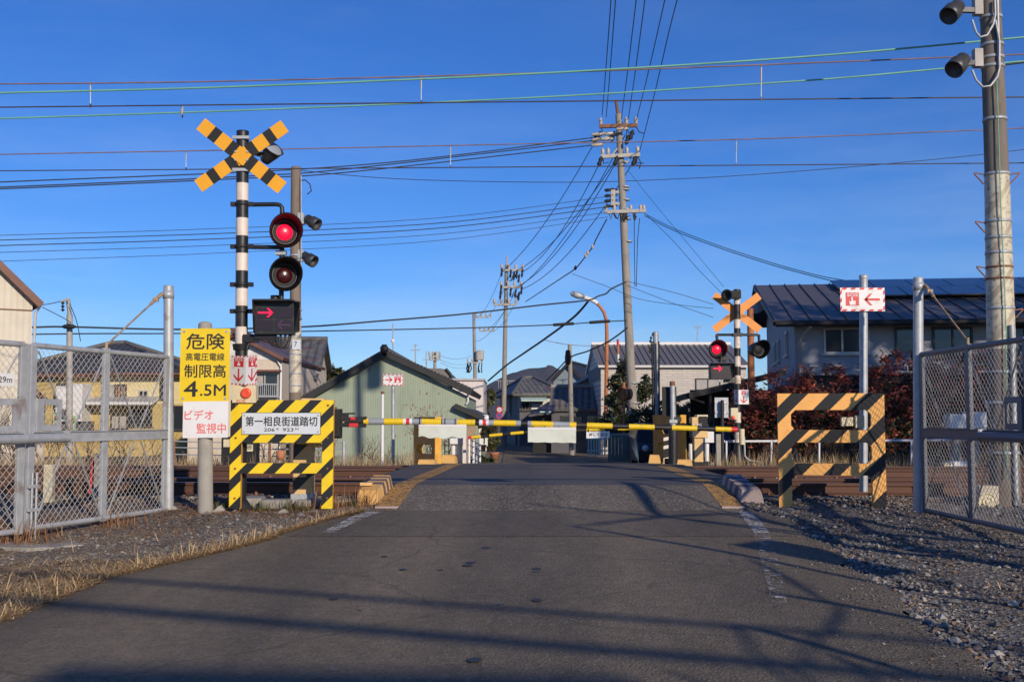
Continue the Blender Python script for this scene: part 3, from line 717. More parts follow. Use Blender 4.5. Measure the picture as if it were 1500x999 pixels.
m.tube([P(362, 362, YS), P(409, 362.5, YS)], .026, m_black, 10)
m.tube([P(413.5, 310, YS+.05), P(412, 440, YS+.05)], .03, m_black, 10)
m.box(P(412, 371, YS+.05), (.12, .10, .05), m_galv)
m.cone(P(403, 433, YS+.1), P(403, 445, YS+.1), .055, .055, m_black, 14)
m.build('lamp_arm', sig)
fd = V((.34, -1, .0))
lamp(sig, P(413.5, 338.5, YS-.12), fd, m_redlit, .195); lamp(sig, P(413.0, 402, YS-.12), fd, m_reddark, .195)
# bell horn
m = MB(); m.lathe(P(391, 232, YS+.1), [(.0, -.07), (.06, -.05), (.075, 0), (.105, .1), (.12, .16), (.128, .165), (.10, .13), (.03, .1), (0, .1)], m_lampgrey, 20, V((.62, -.45, .62)))
m.lathe(P(398, 220, YS+.03), [(.118, .03), (.09, .05), (.04, .058), (0, .06)], m_greypaint, 20, V((.62, -.45, .62)))
m.bar(P(360, 222, YS), P(389, 228, YS+.08), .05, .05, m_black)
m.build('bell_horn', sig)
# direction display
k = YS/FPX
f = fr_at(401.5, 465.5, YS-.18, (1, .05, 0))
m = MB()
m.extr([(-28.5*k, -23.5*k), (27*k, -23.5*k), (28.5*k, 23.5*k), (-28.5*k, 23.5*k)], Fr(f.o-f.n*.004, f.r, f.u), .22, m_black)
m.box(f.p(0, 24.5*k, .05), (57*k, .16, .02), m_black)
m.slab([f.p(27*k, 24*k, 0), f.p(27*k, -23*k, 0), f.p(36*k, -20*k, .0), f.p(38*k, 22*k, .12)], .01, m_black)
m.slab([f.p(-28*k, 24*k, 0), f.p(-28*k, -23*k, 0), f.p(-29*k, -20*k, .04), f.p(-29*k, 24*k, .14)], .01, m_black)
for s in range(12): m.box(f.p((-26+s*4.8)*k, 25.8*k, .02), (.014, .02, .014), m_galv)
disp = m.build('direction_display', sig)
m = MB()
for (x0, y0, x1, y1) in ((377, 451, 401, 466), (404, 451, 428, 466), (377, 469, 401, 484), (404, 469, 428, 484)):
    m.rect(f, (x0-401.5)*k, (465.5-y1)*k, (x1-401.5)*k, (465.5-y0)*k, .004, m_cell)
for q in arrow2d(-12.3*k, 7.2*k, 22*k, 13*k, 2.3*k, 1): m.flat(q, f, .008, m_arrowlit)
for q in arrow2d(14*k, -10.5*k, 20*k, 13*k, 2.3*k, -1): m.flat(q, f, .008, m_celldim)
m.build('arrow_panel', Sub(disp, sig))
m = MB()
m.box(P(368, 496, YS-.02), (.16, .16, .09), m_black); m.box(P(388, 494, YS-.05), (.22, .14, .05), m_black); m.box(P(400, 497, YS-.05), (.12, .12, .07), m_black)
m.cone(P(353, 504, YS), P(353, 513, YS), .10, .088, m_black, 18)
for c0, c1, dp in (((404, 490), (418, 490), 18), ((411, 490), (424, 490), 20)):
    pts = [P(c0[0]+(c1[0]-c0[0])*(1-math.cos(t))/2+0*t, c0[1]+dp*math.sin(t), YS-.1-.05*math.sin(t)) for t in [math.pi*i/12 for i in range(13)]]
    m.tube(pts, .013, m_black, 8)
m.tube([P(394, 492, YS-.1), P(398, 505, YS-.12), P(412, 510, YS-.15), P(424, 500, YS-.1), P(427, 488, YS-.1)], .013, m_black, 8)
m.tube([P(366, 500, YS-.05), P(362, 508, YS-.08), P(361, 520, YS-.08), P(360, 545, YS-.08)], .012, m_black, 8)
m.build('display_bracket', sig)
# ---- emergency button on the signal pole
YE = 12.68; kE = YE/FPX
eb = T('emergency_button', 'cream emergency box with red button under a folded SOS sign on the near signal pole', 'emergency button', P(360, 590, YE))
m = MB(); m.box(P(359.5, 577, YE-.05), (34*kE, .13, 26*kE), m_cream)
fb = fr_at(360.5, 576, YE-.117)
m.lathe(fb.o, [(.062, 0), (.06, .02), (.045, .03), (.03, .026), (0, .026)], m_btn, 24, fb.n)
m.text('SOS', fb, -.06, -.088, .1, .035, m_red, .0, .02)
for i in range(9): m.box(fb.p((-14+i*3.4)*kE, 12*kE, .001), (.008, .004, .008), m_fascia)
m.build('button_box', eb, bevel=.006)
m = MB(); a, b, c = P(337.5, 563, YE-.05), P(359.8, 564.2, YE-.17), P(376, 562.5, YE+.05); hgt = 42*kE
for p0, p1, nar in ((a, b, 0), (b, c, 1)):
    f = Fr(p0, p1-p0, (0, 0, 1)); L = (p1-p0).length
    m.extr([(0, 0), (L, 0), (L, hgt), (0, hgt)], f, .004, m_white)
    m.rect(f, L*.22, hgt*.62, L*.85, hgt*.93, .002, m_red)
    m.text('SOS', f, L*.53, hgt*.865, L*.48, hgt*.09, m_white, .0035, .02)
    m.flat([(L*.46, hgt*.66), (L*.64, hgt*.66), (L*.64, hgt*.74), (L*.57, hgt*.74), (L*.57, hgt*.81), (L*.5, hgt*.81), (L*.5, hgt*.74), (L*.44, hgt*.74)], f, .0035, m_white)
    cx = L*.53
    m.rect(f, cx-.012, hgt*.12, cx+.012, hgt*.56, .002, m_red)
    for s in (-1, 1): m.flat([(cx, hgt*.10), (cx+s*L*.32, hgt*.30), (cx+s*L*.32, hgt*.375), (cx, hgt*.19)], f, .0025, m_red)
    for i in range(4):
        x = L*(.02+.25*i); m.flat([(x, hgt*.955), (x+L*.12, hgt*.955), (x+L*.19, hgt), (x+L*.07, hgt)], f, .002, m_red); m.flat([(x, 0), (x+L*.12, 0), (x+L*.19, hgt*.045), (x+L*.07, hgt*.045)], f, .002, m_red)
    if nar:
        for i in range(4): y = hgt*(.06+.24*i); m.flat([(L*.84, y), (L, y+hgt*.08), (L, y+hgt*.18), (L*.84, y+hgt*.10)], f, .0022, m_red)
m.build('folded_sign', eb)
# ---- concrete post with two boards
YC = 12.4; k = YC/FPX; p = P(301, 748, YC)
cs = T('clearance_sign', 'yellow height limit board above a white camera notice on a short concrete post', 'warning sign', (p.x, YC, zo(YC)))
m = MB(); t = P(300.5, 476, YC); m.cone((p.x, YC, zo(YC)-.05), t, .086, .076, m_concpost, 24); m.lathe(t, [(.076, 0), (.07, .02), (.04, .035), (0, .04)], m_concpost, 24); m.build('post', cs)
f = fr_at(300, 534.5, YC-.10)
kk = (YC-.1)/FPX
def prow(m, f, cx0, cy0, s, body, x0, y0, x1, y1, mat, off=.012, d=.003): m.text(body, f, ((x0+x1)/2-cx0)*s, (cy0-(y0+y1)/2)*s, (x1-x0)*s, (y1-y0)*s, mat, d, off)
m = MB(); m.extr([(-36.3*kk, -53.5*kk), (36.3*kk, -53.5*kk), (36.3*kk, 53.5*kk), (-36.3*kk, 53.5*kk)], f, .004, m_yellow)
pr = lambda b, *a, **q: prow(m, f, 300, 534.5, kk, b, *a, m_ink, **q)
pr('危険', 272.5, 488.5, 328.5, 511.5, off=.018); pr('高電圧電線', 272, 517, 328.5, 528.2); pr('制限高', 270.5, 534, 331, 553, off=.018)
pr('4', 270.5, 558.5, 290, 580.5, off=.02); pr('.5M', 294, 563.5, 331.5, 579.5, off=.02)
for sx in (-31, 31):
    for sy in (-49, 49): q = f.p(sx*kk, sy*kk, 0); m.cone(q, q+f.n*.008, .016, .014, m_galv, 10)
m.box(f.p(0, 40*kk, -.02), (.2, .03, .03), m_galv); m.box(f.p(0, -40*kk, -.02), (.2, .03, .03), m_galv)
m.build('sign_board', cs)
f = fr_at(301, 614.5, YC-.105, (1, 0, .012)); m = MB()
m.extr([(-33*kk, -26.5*kk), (33*kk, -26.5*kk), (33*kk, 26.5*kk), (-33*kk, 26.5*kk)], f, .004, m_white)
prow(m, f, 301, 614.5, kk, 'ビデオ', 270.5, 600.5, 312, 614.5, m_pinkred, .02); prow(m, f, 301, 614.5, kk, '監視中', 288.5, 620, 331, 634.5, m_pinkred, .015)
m.box(f.p(0, .1, -.02), (.2, .03, .03), m_galv)
m.build('notice_board', cs)
# ---- striped guards
def guard_mesh(W, Ht, pw, bars, mat, edge, dep=.10, cham=.05, inner=None):
    """local frame: x along, y depth, z up; bars = [(z0,z1)], posts at both ends; openings have chamfered corners"""
    m = MB(); f = Fr((0, 0, 0)); zs = sorted(bars)
    with_holes = []
    m.extr([(0, 0), (pw, 0), (pw, Ht), (0, Ht)], f, dep, mat, edge)
    m.extr([(W-pw, 0), (W, 0), (W, Ht), (W-pw, Ht)], f, dep, mat, edge)
    for z0, z1 in zs:
        m.extr([(pw, z0), (W-pw, z0), (W-pw, z1), (pw, z1)], Fr((0, -.0, 0)), dep, mat, edge)
        for x, sx in ((pw, 1), (W-pw, -1)):
            if z0 > .05: m.extr([(x, z0-cham), (x+sx*cham, z0), (x, z0)], f, dep, mat, edge)
            if z1 < Ht-.02: m.extr([(x, z1), (x+sx*cham, z1), (x, z1+cham)], f, dep, mat, edge)
    return m
def flipy(m):
    for i, v in enumerate(m.v): m.v[i] = V((v.x, -v.y if False else v.y, v.z))
    return m
YG = 12.6; k = YG/FPX; p0 = P(335.3, 745, YG)
W = 150.5*k; Ht = 157.5*k
gl = T('guard_barrier', 'bright yellow and black striped guard frame carrying the white crossing name board', 'guard barrier', (p0.x, YG, p0.z), 0, 'striped guard frames')
with local():
    gm2 = guard_mesh(W, Ht, .128, [(Ht-62*k, Ht), (51*k, 66*k)], m_guard, m_guardedge, .07, .001)
    gm2.build('striped_rails', gl, bevel=.004)
    for x in (.064, W-.064):
        for z in (.12, 58*k, Ht-.06, Ht-55*k): b_ = MB(); b_.cone((x, .002, z), (x, -.012, z), .014, .012, m_rustarm, 8); b_.build('bolt', gl)
f = fr_at(411.7, 620.3, YG-.012); m = MB()
m.extr([(-57*k, -15.3*k), (57*k, -15.3*k), (57*k, 15.3*k), (-57*k, 15.3*k)], f, .006, m_board)
m.extr([(-57.6*k, -16*k), (57.6*k, -16*k), (57.6*k, 16*k), (-57.6*k, 16*k)], Fr(f.o-f.n*.004, f.r, f.u), .004, m_blackm)
prow(m, f, 411.7, 620.3, k, '第一相良街道踏切', 360, 610, 464.5, 624, m_ink, .02)
prow(m, f, 411.7, 620.3, k, '206', 387, 626.8, 402.5, 631.5, m_ink, .02); prow(m, f, 411.7, 620.3, k, 'K', 405.5, 626.8, 409, 629.5, m_ink, .02)
prow(m, f, 411.7, 620.3, k, '923', 414.5, 626.8, 430, 631.5, m_ink, .02); prow(m, f, 411.7, 620.3, k, 'M', 432.8, 626.8, 437.2, 629.5, m_ink, .02)
for sx in (-54, 54):
    for sy in (-12, 12): q = f.p(sx*k, sy*k, 0); m.cone(q, q+f.n*.006, .012, .01, m_galv, 10)
m.build('name_board', gl)
YG2 = 12.85; k = YG2/FPX; p0 = P(1141.5, 745, YG2); W = 1.20; Ht = 167*k
gr = T('guard_barrier', 'weathered orange and black striped guard frame beside the gravel on the right of the road', 'guard barrier', (p0.x, YG2, p0.z), -R(11), 'striped guard frames')
with local(): guard_mesh(W, Ht, .15, [(Ht-24*k, Ht), (96*k, 114*k), (49*k, 66*k)], m_guardold, m_guardedge, .11, .05).build('striped_rails', gr, bevel=.006)
def far_guard(px, py, Y, label, wd=1.2):
    q = P(px, py, Y)
    g_ = T('guard_barrier', label, 'guard barrier', (q.x, Y, q.z), -R(65), 'striped guard frames')
    with local(): guard_mesh(wd, 1.0, .17, [(.78, 1.0), (.46, .62), (.12, .28)], m_guardfar, m_guardedge, .13, .06).build('painted_rails', g_, bevel=.006)
    return g_
far_guard(605.5, 684, 22.0, 'brown and orange guard frame turned edge-on beside the green shed side of the crossing')
far_guard(957, 680, 22.3, 'orange guard frame turned edge-on left of the far crossing signal', 1.0)
# ---- kerb blocks
def block(label, a, b, w, h, mat_end, stripes, n=3, lift=0):
    """long low concrete block from a (near end centre) to b, tapering sides"""
    a, b = V(a), V(b); d = b-a; L = math.hypot(d.x, d.y); rz = math.atan2(d.y, d.x)
    o = T('concrete_block', label, 'kerb block', a, rz, 'painted concrete blocks')
    m = MB(); t = .04; dz = b.z-a.z
    segs = stripes
    with local():
        prof = [(-w/2, 0), (w/2, 0), (w/2-t*.6, h*.75), (w/2-t, h), (-w/2+t, h), (-w/2+t*.6, h*.75)]
        x = 0
        xs = [0]+[s[0]*L for s in segs]
        for i, (e, mt) in enumerate(segs):
            x0, x1 = xs[i], e*L; n_ = len(prof)
            o0 = .045 if i == 0 else 0; o1 = .045 if i == len(segs)-1 else 0
            A = [(x0+(o0 if z > h*.5 else 0), y, z+dz*x0/L) for y, z in prof]; B = [(x1-(o1 if z > h*.5 else 0), y, z+dz*x1/L) for y, z in prof]
            m.add(A+B, [(k_, k_+n_, (k_+1) % n_+n_, (k_+1) % n_) for k_ in range(n_)], mt)
            if i == 0: m.add(A, [list(range(n_))], mat_end)
            if i == len(segs)-1: m.add(B, [list(range(n_))[::-1]], mt)
        m.build('striped_body', o)
    return o
bp, bg, bw = m_blockpaint, m_blockgrey, m_blockpale
bl = block('pale orange concrete block with grey stripes left of the road mouth', (-1.70, 12.9, .285), (-1.62, 13.75, .42), .29, .20, bp, [(.40, bp), (.52, bg), (.62, bp), (.73, bg), (.83, bp), (.93, bg), (1, bp)])
m = MB(); c = P(536, 709, 13.1); m.box((c.x, 13.15, c.z), (.14, .11, .035), m_peach); m.build('bolt_cover', bl)
block('faded pinkish concrete block with grey stripes right of the road mouth', (2.83, 12.95, .285), (2.79, 13.95, .42), .30, .20, bw, [(.18, bw), (.34, bg), (.46, bw), (.58, bg), (.70, bw), (.82, bg), (1, bw)])
for px, py, Y, w, lab in ((623.5, 690, 20.0, .36, 'orange concrete block at the foot of the brown guard beside the green shed'), (656, 683, 21.6, .32, 'small orange concrete block behind the brown guard on the far left kerb'),
                          (959, 683, 21.6, .26, 'narrow orange concrete block at the far foot of the orange guard'), (1003, 690, 20.0, .32, 'orange concrete block nearest the far crossing signal')):
    q = P(px, py, Y); block(lab, q, q+V((.04, .34, 0)), w, wpx(16.5, Y), bp, [(1, bp)])
# ---- near barrier machine with the long arm
YB = 13.25; k = YB/FPX; pb = P(445, 722, YB)
bmach = T('barrier_gate', 'near crossing barrier, long yellow and black arm lowered over the road with two pale panels', 'barrier gate', (pb.x, YB, .30), 0, 'crossing barriers')
m = MB(); a = P(445, 650, YB); m.box((pb.x, YB, (.36+a.z)/2+.1), (27*k, .24, a.z-.36+.2), m_machstripe); m.box((pb.x, YB, .36), (32*k, .3, .14), m_galv); m.box(P(462, 652, YB), (16*k, .2, 6*k), m_peach); m.build('pillar', bmach, bevel=.01)
m = MB(); c = P(460, 618, YB); m.box((c.x, YB, c.z), (44*k, .3, 64*k), m_peach); m.box(P(460, 587, YB), (34*k, .26, 7*k), m_peach); m.box(P(446, 586, YB), (8*k, .2, 5*k), m_blackm); m.build('housing', bmach, bevel=.02)
m = MB()
m.box(P(493, 619, YB), (14*k, .16, 40*k), m_blackm); m.bar(P(488, 615, YB), P(537, 613, YB), .07, .05, m_black); m.bar(P(488, 622, YB), P(536, 623, YB), .09, .05, m_black)
m.box(P(494, 634, YB), (12*k, .1, 16*k), m_blackm); m.bar(P(500, 606, YB), P(520, 605.5, YB), .03, .02, m_black); m.box(P(503, 610, YB), (14*k, .1, 8*k), m_black)
m.box(P(518, 622.5, YB-.045), (13*k, .02, 5.5*k), m_red); m.box(P(517, 613, YB-.045), (7*k, .02, 4*k), m_red)
m.box(P(490, 602, YB), (6*k, .06, 12*k), m_rustarm)
m.build('arm_clamp', bmach)
arm_y = lambda px: lerp([(505, 617.3), (600, 617.4), (700, 619), (755, 620), (860, 623), (960, 625.8), (1080, 629.2)], px)
arm_r = lambda px: lerp([(505, .042), (1080, .031)], px)
yb, gy_, bk_, rd_, wh_ = m_yellowbar, m_greypaint, m_black, m_red, m_white
segs = [(533, bk_), (540, yb), (563, gy_), (591, yb), (595, wh_), (600, rd_), (604, wh_), (618, gy_), (646.5, yb), (648, bk_), (670, gy_), (696, yb), (702, bk_), (707, wh_), (712, rd_), (716, wh_), (723.5, gy_), (755.5, yb), (763, gy_), (773, bk_), (778.5, gy_), (810, yb), (834.5, gy_), (844, yb), (859.5, bk_), (897, yb), (921, bk_), (958.5, yb), (984, bk_), (1021, yb), (1048, bk_), (1071, yb), (1080, rd_)]
m = MB(); x0 = 505
for x1, mt in segs:
    rr = 1.0 if mt not in (bk_,) else .9
    m.cone(P(x0, arm_y(x0), YB), P(x1, arm_y(x1), YB), arm_r(x0)*rr, arm_r(x1)*rr, mt, 14); x0 = x1
for x in (615, 667, 700, 652): m.lathe(P(x, arm_y(x), YB), [(.03, -.006), (arm_r(x)+.004, -.006), (arm_r(x)+.004, .006), (.03, .006)], m_black, 14, (1, 0, 0))
arm = m.build('barrier_arm', bmach)
for i, (x0, x1, y0, y1, ragged) in enumerate(((613.5, 683, 623, 641, 1), (773.5, 843.5, 627, 648, 0))):
    m = MB(); f = fr_at((x0+x1)/2, (y0+y1)/2, YB-.03, (1, 0, -.012)); w = (x1-x0)*k/2; h = (y1-y0)*k/2; n = 24
    prof = [(-w+2*w*j/n, -h+(.010*math.sin(j*.85)+.008*math.sin(j*.37+1) if ragged else .002*math.sin(j))) for j in range(n+1)]
    m.extr([(-w, h)]+prof+[(w, h)], f, .012, m_panel)
    m.rect(f, -w, h-.02, w, h, .004, m_white); m.box(f.p(0, h+.004, -.006), (2*w, .03, .012), m_white)
    for s in (-.8, -.3, .3, .8): m.box(f.p(s*w, h+.03, -.01), (.02, .015, .06), m_black)
    m.build('hanging_panel', Sub(arm, bmach))
# ---- gates
def chain(m, W, z0, z1, mat, pitch=.079, r=.0028, x0=0, y=0):
    Hh = z1-z0
    for s in (1, -1):
        c = -Hh if s > 0 else 0
        n0 = int(c/pitch)-1
        for i in range(n0, int((W+Hh)/pitch)+2):
            o = i*pitch                      # line: x = o + s*z  (z from 0..Hh)
            za = max(0, (0-o)/s if s > 0 else (W-o)/s); zb = min(Hh, (W-o)/s if s > 0 else (0-o)/s)
            if zb-za < .01: continue
            a, b = V((x0+o+s*za, y+s*.002, z0+za)), V((x0+o+s*zb, y+s*.002, z0+zb))
            m.tube([a, b], r, mat, 4, False)
def gate(label, A, B, zt, zb, bays, mats, plate=True, side=-1, bar_at=None, drop=False, sign=None, rise=(0, 0)):
    """leaf from A to B (x,y), top zt bottom zb; local x from A to B; side: which local y the viewer is on"""
    d = V(B)-V(A); L = d.length; rz = math.atan2(d.y, d.x); mf, mc = mats
    o = T('wire_mesh_gate', label, 'gate', (A[0], A[1], zb), rz, 'chain link track gates')
    Hh = zt-zb; mid = Hh*.50
    with local():
        m = MB()
        for x in (0, L): m.box((x, 0, Hh/2), (.085, .04, Hh+.02), mf)
        m.tube([(0, 0, Hh), (L, 0, Hh)], .028, mf, 10); m.tube([(0, 0, .02), (L, 0, .02)], .028, mf, 10)
        for i in range(1, bays): m.box((L*i/bays, 0, Hh/2+.015), (.09, .045, Hh+.05), mf)
        m.box((L/2, 0, mid), (L, .05, .10), mf)
        for z in (mid-.05, mid+.05): m.box((L/2, side*.012, z), (L, .06, .012), mf)
        m.build('gate_tubes', o, bevel=.008)
        m = MB()
        for i in range(bays):
            x0, x1 = L*i/bays+.05, L*(i+1)/bays-.05; xc = (x0+x1)/2; s = side*.02
            for x in (x0, x1):
                m.bar((x, s, Hh-.05), (xc+(.03 if x > xc else -.03), s, mid+.07), .016, .006, mf); m.bar((xc+(.06 if x > xc else -.06), s, mid-.07), (x, s, .05), .016, .006, mf)
        m.build('brace', o)
        m = MB()
        for i in range(bays):
            x0, x1 = L*i/bays+.04, L*(i+1)/bays-.04
            chain(m, x1-x0, .04, mid-.06, mc, x0=x0); chain(m, x1-x0, mid+.06, Hh-.02, mc, x0=x0)
        m.build('wire_mesh', o)
        if plate:
            m = MB(); x1 = L-.04; f0 = Fr((0, side*.03, 0), (1, 0, 0)) if side < 0 else Fr((0, side*.03, 0), (-1, 0, 0)); sg = 1 if side < 0 else -1
            zc = mid+.06
            for (a, b, c, e) in ((x1-.34, zc, x1, zc+.06), (x1-.34, zc+.25, x1, zc+.31), (x1-.34, zc+.06, x1-.29, zc+.25), (x1-.09, zc+.06, x1, zc+.25)): m.box(((a+c)/2, side*.03, (b+e)/2), (c-a, .02, e-b), mf)
            m.build('lock_plate', o)
        if bar_at:
            m = MB(); m.tube([(bar_at[0], side*.075, mid-.01), (bar_at[1], side*.075, mid-.01)], .045, mf, 12)
            for x in bar_at: m.box((x, side*.05, mid), (.03, .08, .12), m_galv)
            m.build('slide_bolt', o)
        if drop:
            m = MB()
            for x in (L-.03, L+.03): m.tube([(x, side*.06, .55), (x, side*.06, -.09)], .011, m_galv, 8)
            for z in (.2, .42): m.box((L-.0, side*.05, z), (.12, .04, .03), m_galv)
            m.build('drop_rod', o)
        if sign:
            m = MB(); f0 = Fr((sign[0], side*.045, sign[1]), (1, 0, 0)) if side < 0 else Fr((sign[0], side*.045, sign[1]), (-1, 0, 0))
            m.extr([(-.13, -.06), (.13, -.06), (.13, .06), (-.13, .06)], f0, .003, m_white); m.text(sign[2], f0, .0, 0, .2, .055, m_ink, .003, .01); m.build('number_plate', o)
    return o
def gxy(px, py, Y): q = P(px, py, Y); return (q.x, Y)
A = gxy(243, 600, 12.55); B = gxy(46, 600, 10.45)
zb_ = .27
gate('silver chain link gate with two bays, left of the yellow height board', A, B, 2.03, zb_, 2, (m_galv, m_chain), True, 1, (1.75, 2.85), True)
d = (V(B)-V(A)).normalized(); C = V(B)+d*.13; D = C+d*2.4+V((-.35, .2, 0)) if False else V((C.x-.9, C.y-2.1))
gate('silver chain link gate cut off by the left edge of the photograph', (D.x, D.y), (C.x, C.y), 2.03, .26, 2, (m_galvrust, m_chain), True, -1, None, False, (2.02, 1.43, '929m'))
sl = MB(); q = P(38, 795, 10.2)
sl.extr([(q.x+.52*math.cos(a)*rr, q.y+.24*math.sin(a)*rr) for a, rr in [(k*.449, rnd.uniform(.8, 1.15)) for k in range(14)]], Fr((0, 0, .172), (1, 0, 0), (0, 1, 0)), .1, m_conc)
sl.build('concrete_footing', None, 'rough grey concrete patch in the ground under the meeting stiles of the silver gates', 'concrete patch', bevel=.015)
AR = gxy(1352, 600, 12.5); BR = (AR[0]+.03, 10.02)
gate('dark shaded chain link gate with two bays in front of the large concrete pole', AR, BR, 2.06, .27, 2, (m_galvshade, m_chain), True, -1, (1.62, 2.7), False)
gate('chain link gate leaf outside the right edge, its shadow on the gravel', (BR[0]+.02, 9.88), (BR[0]+.25, 7.3), 2.06, .2, 2, (m_galvshade, m_chain), True, -1)
for px, pt, pbm, lab, tx, ty, mt, k2 in ((247, 420, 750, 'grey steel gate post with rusty stay rod left of the height board', 147, 499, m_galv, 1), (1345, 408, 744, 'grey steel gate post with stay rod in front of the dark house', 1433, 488, m_galv, -1)):
    Y = 12.62; a = P(px, pt, Y); q = P(px, pbm, Y)
    o = T('gate_post', lab, 'post', (q.x, Y, .25), 0, 'gate posts')
    m = MB(); m.cone((q.x, Y, .2), a, .058, .056, mt, 20); m.lathe(a, [(.056, 0), (.05, .012), (.0, .02)], mt, 20); m.lathe(a-V((0, 0, .14)), [(.056, 0), (.064, 0), (.064, .09), (.056, .09)], m_galv, 20); m.build('post_tube', o)
    m = MB(); e = V((AR[0]+.01, 11.25, 2.13)) if k2 < 0 else V((*(V(A)*.5+V(B)*.5), 2.1))
    s = a-V((0, 0, .09))+V((-.06*k2, -.05, 0)); md = s.lerp(e, .18)
    m.tube([s, s.lerp(e, .08)], .022, m_rustrod, 8); m.tube([s.lerp(e, .06), s.lerp(e, .22)], .018, m_rustrod, 8); m.tube([s.lerp(e, .2), e], .010, m_rustrod, 8); m.box(s.lerp(e, .12), (.06, .04, .05), m_rustrod)
    m.tube([e+V((0, 0, .03)), e-V((0, 0, .12))], .018, m_rustrod, 8); m.build('stay_rod', o)
# ================================================================== POLES
def floodlight(m, o, c, aim, s=1.0, bx=1):
    c = V(c); a = V(aim).normalized()
    m.lathe(c, [(0, -.16*s), (.07*s, -.15*s), (.085*s, -.13*s), (.085*s, -.02*s), (.108*s, -.01*s), (.11*s, .12*s), (.1*s, .125*s), (.09*s, .05*s), (0, .04*s)], m_lampgrey, 20, a)
YR = 13.1
def big_pole():
    b = P(1472.5, 742, YR); t = P(1449, -60, YR); b = V((b.x, YR, .25))
    o = T('lighting_pole', 'large concrete pole with two floodlights and peeling cream wrap behind the dark gate', 'utility pole', b, 0)
    rr = lambda py: lerp([(-60, .115), (0, .121), (250, .138), (500, .158), (745, .178)], py)
    cx = lambda py: lerp([(-60, 1448.5), (0, 1450.5), (250, 1460), (500, 1466.5), (745, 1473)], py)
    m = MB()
    for p0, p1, mt, e in ((-60, 254, m_concdark, 0), (254, 512, m_wrapcream, .004), (512, 745, m_concdark, 0)):
        ys = [p0+(p1-p0)*i/6 for i in range(7)]
        for y0, y1 in zip(ys, ys[1:]): m.cone(P(cx(y1), y1, YR), P(cx(y0), y0, YR), rr(y1)+e, rr(y0)+e, mt, 28, False)
    m.cone(b-V((0, 0, .2)), P(cx(745), 745, YR), .18, .178, m_concdark, 28, False)
    a = P(cx(-60), -60, YR); m.cone(a, (a.x-.12, YR, 14.2), .115, .09, m_concdark, 24); m.build('pole', o)
    for z, w_ in ((13.7, 2.2), (12.9, 2.0), (11.6, 1.6)):
        m = MB(); m.box((a.x-.1, YR-.15, z), (w_, .1, .1), m_greyarm)
        for s in (-.9, -.45, .45, .9): m.lathe((a.x-.1+s*w_/2, YR-.15, z+.05), [(.02, 0), (.05, .04), (.035, .08), (.05, .12), (0, .2)], m_insul, 8)
        m.build('crossarm', o)
    for s in (-.55, .5): m = MB(); m.cone((a.x-.1+s, YR, 10.4), (a.x-.1+s, YR, 11.3), .24, .24, m_greyarm, 14); m.box((a.x-.1+s/2, YR, 10.9), (abs(s), .08, .08), m_greyarm); m.build('transformer', o)
    for py, mt in ((67, m_galv), (86, m_galv), (99, m_galv), (176, m_galv), (27, m_galv), (256, m_galv), (325, m_galv), (349, m_galv), (371, m_galv), (392, m_rustarm), (409, m_rustarm), (452, m_galv), (545, m_galv), (590, m_galv), (663, m_galv)):
        m = MB(); c = P(cx(py), py, YR); r = rr(py); h = .018 if mt is not m_rustarm else .012
        m.lathe(c-V((0, 0, h)), [(r, 0), (r+.01, 0), (r+.01, 2*h), (r, 2*h)], mt, 28); m.build('band', o)
    for py, l, r_ in ((256, 1, 1), (327, 1, 0), (393, 1, 0), (455, 0, 1)):
        for s, on in ((-1, l), (1, r_)):
            if not on: continue
            c = P(cx(py)+s*17, py, YR); e = P(cx(py)+s*33, py-2.5, YR-.02); f_ = P(cx(py)+s*19, py+14, YR-.02)
            m = MB(); m.tube([c, e, e+V((0, 0, -.012)), f_], .009, m_rustarm, 6); m.build('climbing_step', o)
    m = MB()
    m.tube([P(1458, 30, YR-.17), P(1464, 60, YR-.18), P(1464, 100, YR-.16), P(1461, 113, YR-.19), P(1451, 126, YR-.22), P(1440, 128, YR-.2), P(1430, 118, YR-.17), P(1424, 103, YR-.15)], .014, m_galv, 8)
    m.tube([P(1457, 0, YR-.16), P(1458, 22, YR-.17), P(1455, 36, YR-.2), P(1446, 52, YR-.2), P(1436, 55, YR-.2), P(1430, 48, YR-.17), P(1424, 30, YR-.15)], .014, m_galv, 8)
    m.tube([P(1459, -60, YR-.15), P(1464, 98, YR-.16)], .018, m_galv, 8)
    m.tube([P(1460, 118, YR-.17), P(1462, 170, YR-.17), P(1466, 300, YR-.18), P(1472, 430, YR-.19), P(1474, 490, YR-.2), P(1476, 700, YR-.21)], .006, m_wiregreen, 6)
    m.tube([P(1482, 476, YR-.19), P(1489, 740, YR-.2)], .03, m_galv, 10)
    m.build('conduit', o)
    for py, ax_, b_y in ((17, 1396, 12), (95, 1404, 88)):
        m = MB(); c = P(ax_, py, YR-.12)
        floodlight(m, o, c, V((-.62, -.42, -.62)), 1.05)
        q = m.build('floodlight', o)
        m = MB(); m.bar(P(ax_+9, py-2, YR-.1), P(1438, b_y+4, YR-.05), .05, .06, m_lampgrey); m.box(P(1432, b_y-2, YR-.05), (.10, .1, .22), m_greyarm)
        m.build('bracket', Sub(q, o))
big_pole()
